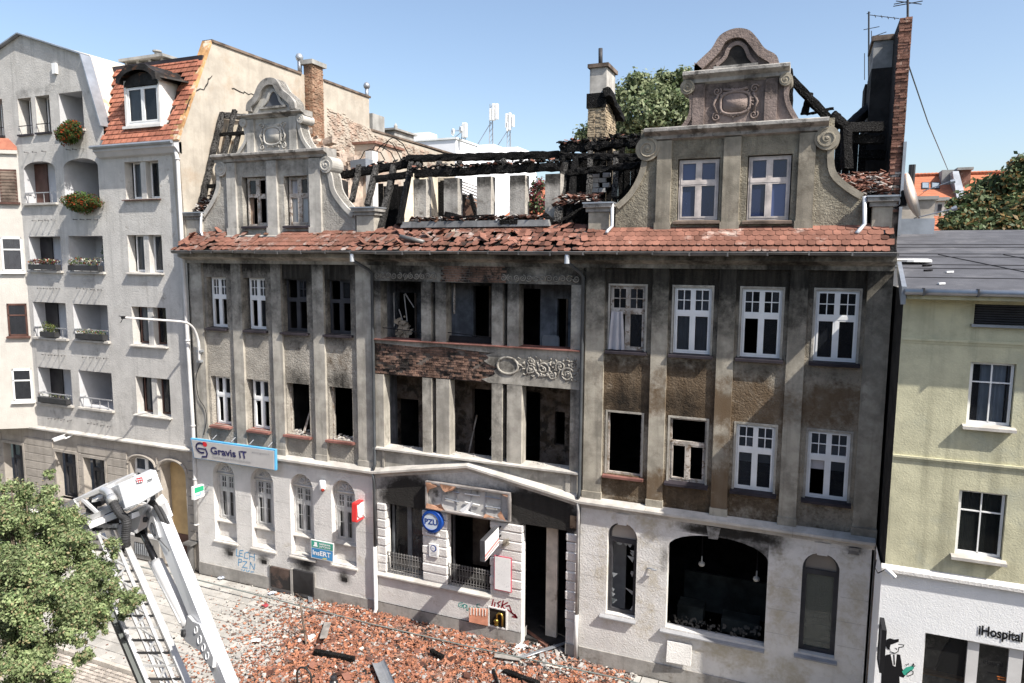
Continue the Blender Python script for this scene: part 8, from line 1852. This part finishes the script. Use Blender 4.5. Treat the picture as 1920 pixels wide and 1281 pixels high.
# flower baskets and boxes
def leaves(mb,c,rx,ry,rz,n,s,mats,up=.3):
    for _ in range(n):
        while True:
            u=Vector((random.uniform(-1,1),random.uniform(-1,1),random.uniform(-1,1)))
            if .25<u.length<1: break
        u=u*(random.uniform(.75,1.05)/max(u.length,.5)) if random.random()<.7 else u
        p=Vector((c.x+u.x*rx,c.y+u.y*ry,c.z+u.z*rz)); nrm=(u+Vector((random.gauss(0,.5),random.gauss(0,.5),random.gauss(up,.5)))).normalized(); a=nrm.cross(Vector((random.random(),random.random(),random.random()))).normalized(); b=nrm.cross(a); q=s*random.uniform(.6,1.3)
        mb.cur=random.choices(range(len(mats)),mats)[0]; mb.face(p-a*q*.5,p+b*q*.3,p+a*q*.6,p-b*q*.3); 
    mb.cur=0
def leafmat(name,c,tr=.38):
    if name in MATS: return MATS[name]
    m=mat(name,c,rough=.55,var=.35,vs=3,speck=0,spec=.25,local_dirt=False); nt=m.node_tree; b=nt.nodes['Principled BSDF']; o=nt.nodes['Material Output']
    t=nt.nodes.new('ShaderNodeBsdfTranslucent'); mx=nt.nodes.new('ShaderNodeMixShader'); mx.inputs[0].default_value=tr
    src=b.inputs['Base Color'].links[0].from_socket; nt.links.new(src,t.inputs[0]); nt.links.new(b.outputs[0],mx.inputs[1]); nt.links.new(t.outputs[0],mx.inputs[2]); nt.links.new(mx.outputs[0],o.inputs[0]); return m
lf_g=leafmat('geranium_leaf',(.075,.13,.035)); lf_o=leafmat('orange_bloom',(.42,.085,.03)); lf_y=leafmat('olive_leaf',(.15,.16,.05)); lf_w=leafmat('white_bloom',(.6,.6,.5)); lf_d=leafmat('wine_leaf',(.14,.03,.04)); trough=mat('dark_trough',(.04,.04,.042),rough=.5)
for f,x0,y0,x1,y1,lab in ((Z1,332,585,512,745,'round orange flower cluster spilling from the topmost balcony'),(Z1,358,1008,600,1162,'wide orange flower cluster spilling from the arched balcony')):
    c=atY(*f((x0+x1)/2,(y0+y1)/2),-.45); a=atY(*f(x0,y0),-.45); b=atY(*f(x1,y1),-.45)
    t=thing('flower_box',lab,'flowers',(c.x,-.2,c.z),'orange flowers on balconies'); mb=MB(); W_,H_=abs(b.x-a.x)/2,abs(a.z-b.z)/2
    for k_ in range(9): leaves(mb,c+Vector((random.uniform(-.6,.6)*W_,random.uniform(-.2,.1),random.uniform(-.45,.35)*H_)),W_*random.uniform(.3,.5),.3,H_*random.uniform(.35,.65),330,.08,(52,random.randint(14,34),24)); mb.build('flowers',[lf_g,lf_o,lf_y],t,recalc=False,kind='stuff')
    mb=MB(); mb.box(c.x-.5,c.x+.5,-.5,-.2,c.z-.05,c.z+.2); mb.build('trough',trough,t)
    mb=MB(); leaves(mb,c+Vector((0,0,0)),abs(b.x-a.x)/2*.7,.3,abs(a.z-b.z)/2*.8,700,.12,(1,)); mb.build('inner_foliage',lf_g,t,recalc=False,kind='stuff')
def box_of(q,lab,mixm,n,h,s=.07,trg=trough,x0=.08,x1=.95,spread=.12):
    t=thing('flower_box',lab,'flower box',((q[0]+q[1])/2,YA-.1,q[2]),'flower boxes on balconies'); a,b=q[0]+(q[1]-q[0])*x0,q[0]+(q[1]-q[0])*x1
    mb=MB(); mb.box(a,b,YA-.22,YA+.02,q[2]+.03,q[2]+.25); mb.build('trough',trg,t); mb=MB()
    for k in range(6): leaves(mb,Vector((a+(b-a)*(k+.5)/6,YA-.1,q[2]+.3+h*random.uniform(.3,1))),(b-a)/9,.16,h,n//6,s,mixm)
    mb.build('flowers',[lf_g,lf_o,lf_y,lf_w,lf_d],t,recalc=False,kind='stuff'); return t
box_of(LOG[1],'dark trough of wine-red plants on the balcony under the small arched one',(25,10,10,10,45),420,.12); t=box_of(LOG[2],'trough of white and pink flowers with a tall shrub behind',(35,5,15,30,15),520,.16)
mb=MB(); leaves(mb,Vector((LOG[2][1]-.25,.3,LOG[2][2]+.75)),.3,.3,.5,260,.1,(1,)); mb.build('tall_shrub',lf_g,t,recalc=False,kind='stuff')
box_of(LOG[3],'dark trough with one bright green fern',(30,0,70,0,0),260,.22,x0=.3,x1=.75); box_of(LOG[4],'low trough of sparse mixed plants on the middle balcony',(40,5,30,15,5),240,.1,x0=.15); box_of(LOG[5],'nearly bare trough of dry stems on the lowest balcony',(10,0,20,10,10),110,.07,s=.05)
# ================================================================ behind the house
def leafm(n,c,t=.3): return leafmat(n,c,t)
def tree(name,label,base,blobs,leaf,nleaf,trunk_r,mats,mixw,feather=.2,bark=None):
    t=thing(name,label,'tree',tuple(base)); bark=bark or mat('bark',(.10,.08,.06),var=.3,bump=.8,bs=12,bd=.03)
    top=sum((b[0] for b in blobs),Vector())/len(blobs); mb=MB(); fork=base.lerp(top,.66); mb.tube([base,base.lerp(fork,.5)+Vector((.1,.05,0)),fork],trunk_r,9,rs=[trunk_r*1.2,trunk_r,trunk_r*.75])
    for b in blobs[:12]: m=fork.lerp(b[0],.5)+Vector((0,0,-.1)); mb.tube([fork,m,b[0]],.05,5,rs=[trunk_r*.3,trunk_r*.14,trunk_r*.05])
    mb.build('trunk',bark,t,smooth=True)
    tot=sum(b[1]**2 for b in blobs); V=[];Fc=[];MI=[]
    for c,r in blobs:
        n=max(30,int(nleaf*r*r/tot)); u=RNG.normal(size=(n,3)); u/=np.linalg.norm(u,axis=1,keepdims=True); rad=r*(RNG.uniform(.25,1,size=(n,1))**.5)*(1+feather*RNG.normal(size=(n,1)))
        P=np.array(c)+u*rad*np.array([1,1,.85]); nr=u*.8+RNG.normal(size=(n,3))*.55+np.array([0,0,.35]); nr/=np.linalg.norm(nr,axis=1,keepdims=True)
        a=np.cross(nr,RNG.normal(size=(n,3))); a/=np.linalg.norm(a,axis=1,keepdims=True); b=np.cross(nr,a); s=leaf*RNG.uniform(.6,1.35,size=(n,1))
        q=np.stack([P-a*s*.55,P+b*s*.32+nr*s*.06,P+a*s*.6,P-b*s*.32+nr*s*.06],1); k=len(V)*0
        V.append(q.reshape(-1,3)); MI.append(RNG.choice(len(mats),size=n,p=np.array(mixw)/sum(mixw)))
    V=np.concatenate(V); MI=np.concatenate(MI); n=len(MI); me=bpy.data.meshes.new('crown'); me.vertices.add(n*4); me.vertices.foreach_set('co',(V-np.array(base)).astype(np.float32).ravel()); me.loops.add(n*4); me.loops.foreach_set('vertex_index',np.arange(n*4,dtype=np.int32)); me.polygons.add(n); me.polygons.foreach_set('loop_start',np.arange(0,n*4,4,dtype=np.int32)); me.polygons.foreach_set('material_index',MI.astype(np.int32))
    for m in mats: me.materials.append(m)
    me.update(); me.validate(); o=bpy.data.objects.new('crown',me); link(o,t); return t
g1=leafm('leaf_pale_green',(.23,.26,.145)); g2=leafm('leaf_mid_green',(.13,.165,.08)); g3=leafm('leaf_dark_green',(.055,.085,.035)); g4=leafm('leaf_rusty',(.20,.13,.05)); g5=leafm('leaf_red',(.17,.04,.045))
def blobs_px(L,Y): 
    out=[]
    for px,py,rp,dy in L: p=atY(px,py,Y+dy); out.append((p,rp/F*(p-CAM).dot(_f)))
    return out
bl=blobs_px([(1120,245,26,0),(1150,205,26,1),(1100,262,18,0),(1165,185,34,0),(1200,165,34,1),(1230,190,40,0),(1265,175,42,2),(1205,215,48,-1),(1250,230,46,0),(1155,235,36,1),(1180,265,42,0),(1230,265,40,1),(1280,205,40,0),(1290,155,30,2),(1095,255,20,0),(1310,240,40,0),(1140,275,30,1),(1245,150,22,1),(1190,150,16,0),(1278,140,16,1)],22)
tree('tall_tree','tall pale green tree behind the brick chimney and the roof','x' and Vector((atY(1220,250,22).x,22,-.6)),bl,.26,15000,.35,[g1,g2,g3],(50,35,15))
bl=blobs_px([(1830,385,36,0),(1870,360,38,1),(1905,345,36,0),(1915,310,22,0),(1940,330,40,1),(1800,410,28,-1),(1850,415,34,-1),(1895,400,38,-1),(1930,400,40,-1),(1775,420,16,-2),(1820,430,26,-2),(1870,430,30,-2),(1915,435,30,-2),(1790,385,14,0),(1845,350,18,1)],17)
tree('yard_tree','dark bushy tree with rusty leaf tips beyond the felt roof',Vector((atY(1870,400,17).x,17,-.6)),bl,.22,15000,.3,[g2,g3,g4],(40,38,22))
bl=blobs_px([(1000,365,22,0),(1012,345,16,0),(1015,385,24,0),(995,395,18,0)],9.5)
tree('red_shrub_tree','small tree with dark red leaves seen through the empty dormer',Vector((atY(1005,400,9.5).x,10.8,-.6)),bl,.14,1300,.1,[g5,g3,g2],(45,35,20))
# white modern block with aerials
wb=mat('white_block_render',(.80,.80,.82),rough=.7,var=.03,speck=0,local_dirt=False)
T=thing('white_block','plain white modern block behind the burnt roof','building',tuple(Vector((atY(880,350,30).x,30,-.6))))
def blk_(x0,x1,yt,Y,dep,nm='wall',base=-.6):
    a=atY(x0,yt,Y);b=atY(x1,yt,Y); mb=MB(); mb.box(a.x,b.x,Y,Y+dep,base,a.z); return mb.build(nm,wb,T)
a=atY(782,265,34);b=atY(855,261,34); c=atX(894,279,b.x)
mb=MB(); mb.box(a.x-4,b.x,34,c.y,-.6,b.z); mb.build('wall',wb,T); mb=MB(); mb.box(a.x-4.1,b.x+.1,33.9,c.y+.1,b.z,b.z+.15); mb.build('roof_edge',frame_w,T)
a=atY(895,272,38);b=atY(925,270,38); c=atX(955,281,b.x); mb=MB(); mb.box(a.x,b.x,38,c.y,-.6,b.z); mb.build('wall',wb,T)
a=atY(955,276,41);b=atY(970,275,41); mb=MB(); mb.box(a.x-.5,b.x,41,46,-.6,b.z); mb.build('wall',wb,T)
for x in (790,): 
    p=atY(x+8,260,36); mb=MB(); mb.box(p.x-1,p.x+.6,35.5,37,p.z-.6,p.z+.45); mb.build('roof_unit',frame_w,T)
def mast(px,py0,py1,Y,label,boxes,dish=False):
    p0,p1=atY(px,py1,Y),atY(px,py0,Y); t=thing('antenna_mast',label,'antenna mast',tuple(p0),'aerial masts on the white block')
    mb=MB(); 
    for dx,dy in ((-.18,0),(.18,0),(0,.3)): mb.tube([p0+Vector((dx,dy,0)),p1+Vector((dx*.6,dy*.6,0))],.04,5)
    n=7
    for k in range(n): z0=p0.lerp(p1,k/n); z1=p0.lerp(p1,(k+1)/n); mb.tube([z0+Vector((-.18,0,0)),z1+Vector((.18,0,0))],.025,4)
    mb.build('mast',zinc,t)
    mb=MB(); mb.tube([p0.lerp(p1,.55),p0+Vector((-1.6,.3,-.1))],.035,5); mb.build('stay',zinc,t)
    for x0,y0,x1,y1 in boxes: a,b=atY(x0,y0,Y-.2),atY(x1,y1,Y-.2); mb=MB(); mb.box(a.x,b.x,Y-.35,Y-.05,b.z,a.z); mb.build('panel_antenna',frame_w,t,bevel=.03)
    if dish:
        for x,y in ((850,248),(865,243)): p=atY(x,y,Y-.2); mb=MB(); mb.lathe([(.3,0),(.28,.12),(.05,.18)],p,12,(-.6,-.7,0)); mb.build('dish',frame_w,t)
        mb=MB(); p=atY(847,246,Y-.1);q=atY(868,245,Y-.1); mb.tube([p,q],.04,5); mb.build('boom',zinc,t)
mast(869,231,262,34.5,'short antenna mast with small round dishes and one white panel',[(867,231,875,258)],True); mast(921,195,270,38.5,'taller antenna mast carrying two long white panels',[(918,204,922,226),(923,195,928,226),(929,195,934,224)]); mast(954,212,278,41.5,'slim lattice mast crowded with small white panels',[(948,214,952,240),(954,212,958,244),(960,216,964,238),(950,230,953,246)])
# red-roofed house beyond
rt=mat('far_orange_tiles',(.44,.16,.09),var=.12,speck=.1,ss=9); 
def add_courses(m):
    t=NT(m); P=t.n('ShaderNodeNewGeometry').outputs['Position']; w=t.n('ShaderNodeTexWave',wave_type='BANDS',bands_direction='Z'); w.inputs['Scale'].default_value=2.4; w.inputs['Distortion'].default_value=.4; t.l(P,w.inputs['Vector']); n=t.bump(w.outputs['Fac'],.9,.06); t.l(n,m.node_tree.nodes['Principled BSDF'].inputs['Normal'])
add_courses(rt)
T=thing('red_roofed_house','distant house with long orange tiled roof and skylights','building',tuple(Vector((atY(1800,400,30).x,30,-.6))))
x0=atY(1680,400,30).x; x1=atY(1990,400,30).x; ze=atY(1800,372,30).z-.0; zr=atY(1800,327,33.5).z
mb=MB(); mb.hexa([(x0,30,ze-.2),(x1,30,ze-.2),(x1,37,ze-.2),(x0,37,ze-.2),(x0,30,ze),(x1,30,ze),(x1,33.5,zr),(x0,33.5,zr)]); mb.face((x0,33.5,zr),(x1,33.5,zr),(x1,37,ze),(x0,37,ze)); mb.build('roof',rt,T,recalc=False)
mb=MB(); 
for k in range(40): x=x0+(x1-x0)*k/40; mb.tube([(x,33.4,zr+.02),(x+(x1-x0)/41,33.4,zr+.05)],.13,6)
mb.build('ridge_tile',rt,T,kind='stuff')
mb=MB(); mb.box(x0,x1,30.3,36.8,-.6,ze-.2); mb.build('wall',cream,T)
def onroof(px,py):
    s=(zr-ze)/3.5; d=ray(px,py); t=(ze-s*30-CAM.z+s*CAM.y)/(d.z-s*d.y); return CAM+d*t
for xa,xb in ((1728,1742),(1746,1762),(1785,1799)):
    P=[onroof(xa,355),onroof(xb,355),onroof(xb,343),onroof(xa,343)]; n_=Vector((0,-.75,.66)); mb=MB(); mb.hexa([*[p-n_*.05 for p in P],*[p+n_*.06 for p in P]]); sk_=mb.build('skylight',frame_k,T); c=sum(P,Vector())/4; P2=[c+(p-c)*.8+n_*.075 for p in P]; mb=MB(); mb.face(*P2); mb.build('pane',mat('skylight_pane',(.22,.26,.30),rough=.15,speck=0),sk_,recalc=False)
a=atY(1767,319,32.);b=atY(1806,319,32.); mb=MB(); mb.box(a.x,b.x,32,33.3,ze,a.z); mb.build('chimney',conc,T); a=atY(1808,319,31.6);b=atY(1821,319,31.6); mb=MB(); mb.box(a.x-.2,b.x,31.6,33,ze-1.,a.z); ch2=mb.build('chimney',brick_m,T); mb=MB(); mb.box(a.x-.4,b.x+.1,31.4,33.2,a.z,a.z+.15); mb.build('chimney_cap',conc,ch2)
a=atY(1800,335,29.6);b=atY(1808,335,29.6); q=atY(1812,385,28.6); mb=MB(); mb.hexa([(a.x,29.5,q.z),(b.x+.3,29.5,q.z),(b.x+.3,31,q.z),(a.x,31,q.z),(a.x-.2,31,a.z+.6),(b.x-.1,31,a.z+.6),(b.x-.1,32.5,a.z+.6),(a.x-.2,32.5,a.z+.6)]); mb.build('parapet_wall',zinc,T)
a=atY(1754,378,28.);b=atY(1772,378,28.); zt=atY(1760,377,28).z; zb2=atY(1760,402,28).z; mb=MB(); mb.box(a.x,b.x,28,30.2,zb2-2,zt); mb.build('dormer',cream,T); mb=MB(); mb.box(a.x-.2,b.x+.2,27.8,30.2,zt,zt+.2); mb.build('dormer_roof',conc,T); mb=MB(); mb.box(a.x+.15,b.x-.15,27.96,28.02,zb2+.1,zt-.2); mb.build('window',frame_k,T)
a=atY(1750,410,27.5);b=atY(1775,410,27.5); mb=MB(); mb.hexa([(a.x,27,zb2-1.),(b.x+1,27,zb2-1.),(b.x+1,28,zb2-1),(a.x,28,zb2-1),(a.x,27,zb2-.9),(b.x+1,27,zb2-.9),(b.x+1,28.1,zb2),(a.x,28.1,zb2)]); mb.build('lower_roof',rt,T)
a=atY(1903,316,31);b=atY(1915,316,31); mb=MB(); mb.box(a.x,b.x,31,32.2,ze,a.z); mb.build('chimney',frame_d,T)
for px in (1707,1711): p=atY(px,335,31.5); mb=MB(); mb.tube([Vector((p.x,31.5,zr-1)),Vector((p.x,31.5,zr+.5))],.14,7); mb.build('vent_pipe',drk,T)
# orange roof seen through the dormer, far left middle
a=atY(925,410,14.); b=atY(962,375,16.)
T=thing('back_house','small house with orange tiled roof seen through the empty dormer openings','building',(a.x,14,-.6)); mb=MB(); x0_=atY(935,400,14).x; x1_=atY(1100,400,14).x
mb.hexa([(x0_,14,10),(x1_,14,10),(x1_,22,10),(x0_,22,10),(x0_,14,atY(960,412,14).z),(x1_,14,atY(960,412,14).z),(x1_,18,atY(960,350,18).z),(x0_+1.2,18,atY(960,350,18).z)]); mb.build('roof',rt,T); mb=MB(); mb.box(x0_+.3,x1_-.3,14.5,21.5,-.6,10); mb.build('wall',cream,T)
# half-collapsed timber roof behind the dormer
T=thing('collapsed_roof','half collapsed roof of grey boards and bare brick behind the dormer posts','ruin',tuple(atY(880,400,6.5)))
p=atY(862,340,6.5);q=atY(900,402,6.5); mb=MB(); mb.prism([(p.x-.3,13.1),(q.x+.3,13.1),(q.x+.1,14.4),((p.x+q.x)/2,15.4),(p.x-.1,15.6)],6.5,7.2); mb.build('brick_gable',brick_s,T)
for k in range(6): mb=MB(); a=atY(858,338+k*5,6.2-k*.05); b=atY(898,352+k*6,6.2-k*.05); mb.beam(a,b,.16,.05,n=3,jit=.01); mb.build('roof_board',greyw,T,recalc=False)
for a,b in (((862,404),(872,365)),((893,404),(882,365))): mb=MB(); mb.beam(atY(*a,5.9),atY(*b,5.9),.16,n=6,jit=.015); mb.build('charred_post',charred,T,recalc=False)
# aerials and wires on the right
def aerial(px,py0,py1,Y,els,label):
    p0,p1=atY(px,py1,Y),atY(px,py0,Y); t=thing('roof_aerial',label,'aerial',tuple(p0),'aerials on the party wall'); mb=MB(); mb.tube([p0,p1],.035,6); mb.build('mast',drk,t)
    for a,b in els: mb=MB(); mb.tube([atY(*a,Y),atY(*b,Y)],.014,4); mb.build('element',drk,t)
    return t
aerial(1629,22,210,11.,[((1629,28),(1686,35)),((1625,26),(1632,24)),((1640,28),(1642,33)),((1652,29),(1654,34)),((1664,31),(1666,36)),((1676,32),(1678,37)),((1619,56),(1649,50)),((1634,58),(1634,75)),((1634,70),(1662,60)),((1621,100),(1621,150))],'tall thin aerial with long toothed boom left of the brick edge')
aerial(1702,-18,135,3.2,[((1675,12),(1730,2)),((1680,2),(1728,8)),((1690,-3),(1720,-6)),((1676,8),(1702,3))],'dark aerial mast bolted to the top of the brick edge')
mb=MB(); mb.tube([atY(1702,118,3.2),atY(1740,230,12),atY(1777,318,31)],.02,5); mb.build('stay_wire',drk,None,label='thin black stay wire running down from the brick edge',cat='wire')
# street tree in front, only its upper crown in view
lg=[leafm('street_leaf_pale',(.27,.32,.155)),leafm('street_leaf_mid',(.15,.205,.085)),leafm('street_leaf_dark',(.085,.125,.05)),leafm('street_leaf_brown',(.30,.25,.14))]
L=[(10,920,26,11.),(40,945,24,11.2),(85,925,14,11.4),(105,960,26,11.2),(60,985,36,11.),(15,990,36,10.8),(130,985,24,11.2),(100,1010,34,11),(150,1005,16,11.4),(35,1040,38,10.5),(100,1050,28,10.6),(165,1040,18,11.2),(205,1025,15,11.3),(10,1085,38,10.2),(65,1100,34,10.2),(140,1090,26,10.4),(175,1110,26,10.6),(215,1115,17,10.9),(245,1120,14,11),(110,1140,34,10.),(40,1145,36,9.8),(165,1145,22,10.3),(195,1150,15,10.5),(10,1190,30,9.6),(60,1180,24,9.8),(130,1165,26,10),(150,1200,12,10.2),(20,1235,36,9.2),(70,1262,24,9.2),(110,1275,22,9.3),(150,1235,14,9.8),(25,1275,36,9.),(200,1080,22,10.9),(230,1145,14,10.8),(255,1128,12,10.9),(120,1120,30,10.2),(80,1140,30,9.9),(150,1130,26,10.3),(60,1060,34,10.4),(20,1110,34,10.),(100,1200,26,9.7),(60,1215,24,9.5),(170,1060,22,11.),(130,1020,24,11.),(180,1175,14,10.2),(5,960,26,11.),(90,890,8,11.4),(165,1225,10,9.9),(55,1225,14,9.3)]
bl=[]
for x,y,r,d in L:
    for k in range(10): bl.append((atD(x+random.gauss(0,r*.6),y+random.gauss(0,r*.55),d+random.uniform(-.7,.7)),r/F*d*random.uniform(.2,.55)))
tree('street_tree','leafy green street tree in front of the ladder, only its crown showing',Vector((atD(30,1240,9.2).x,atD(30,1240,9.2).y,-.13)),bl,.040,190000,.14,lg,(46,34,10,10),.58)
for o in bpy.data.objects:
    if o.get('category') and not o.get('kind'): o['kind']='thing'
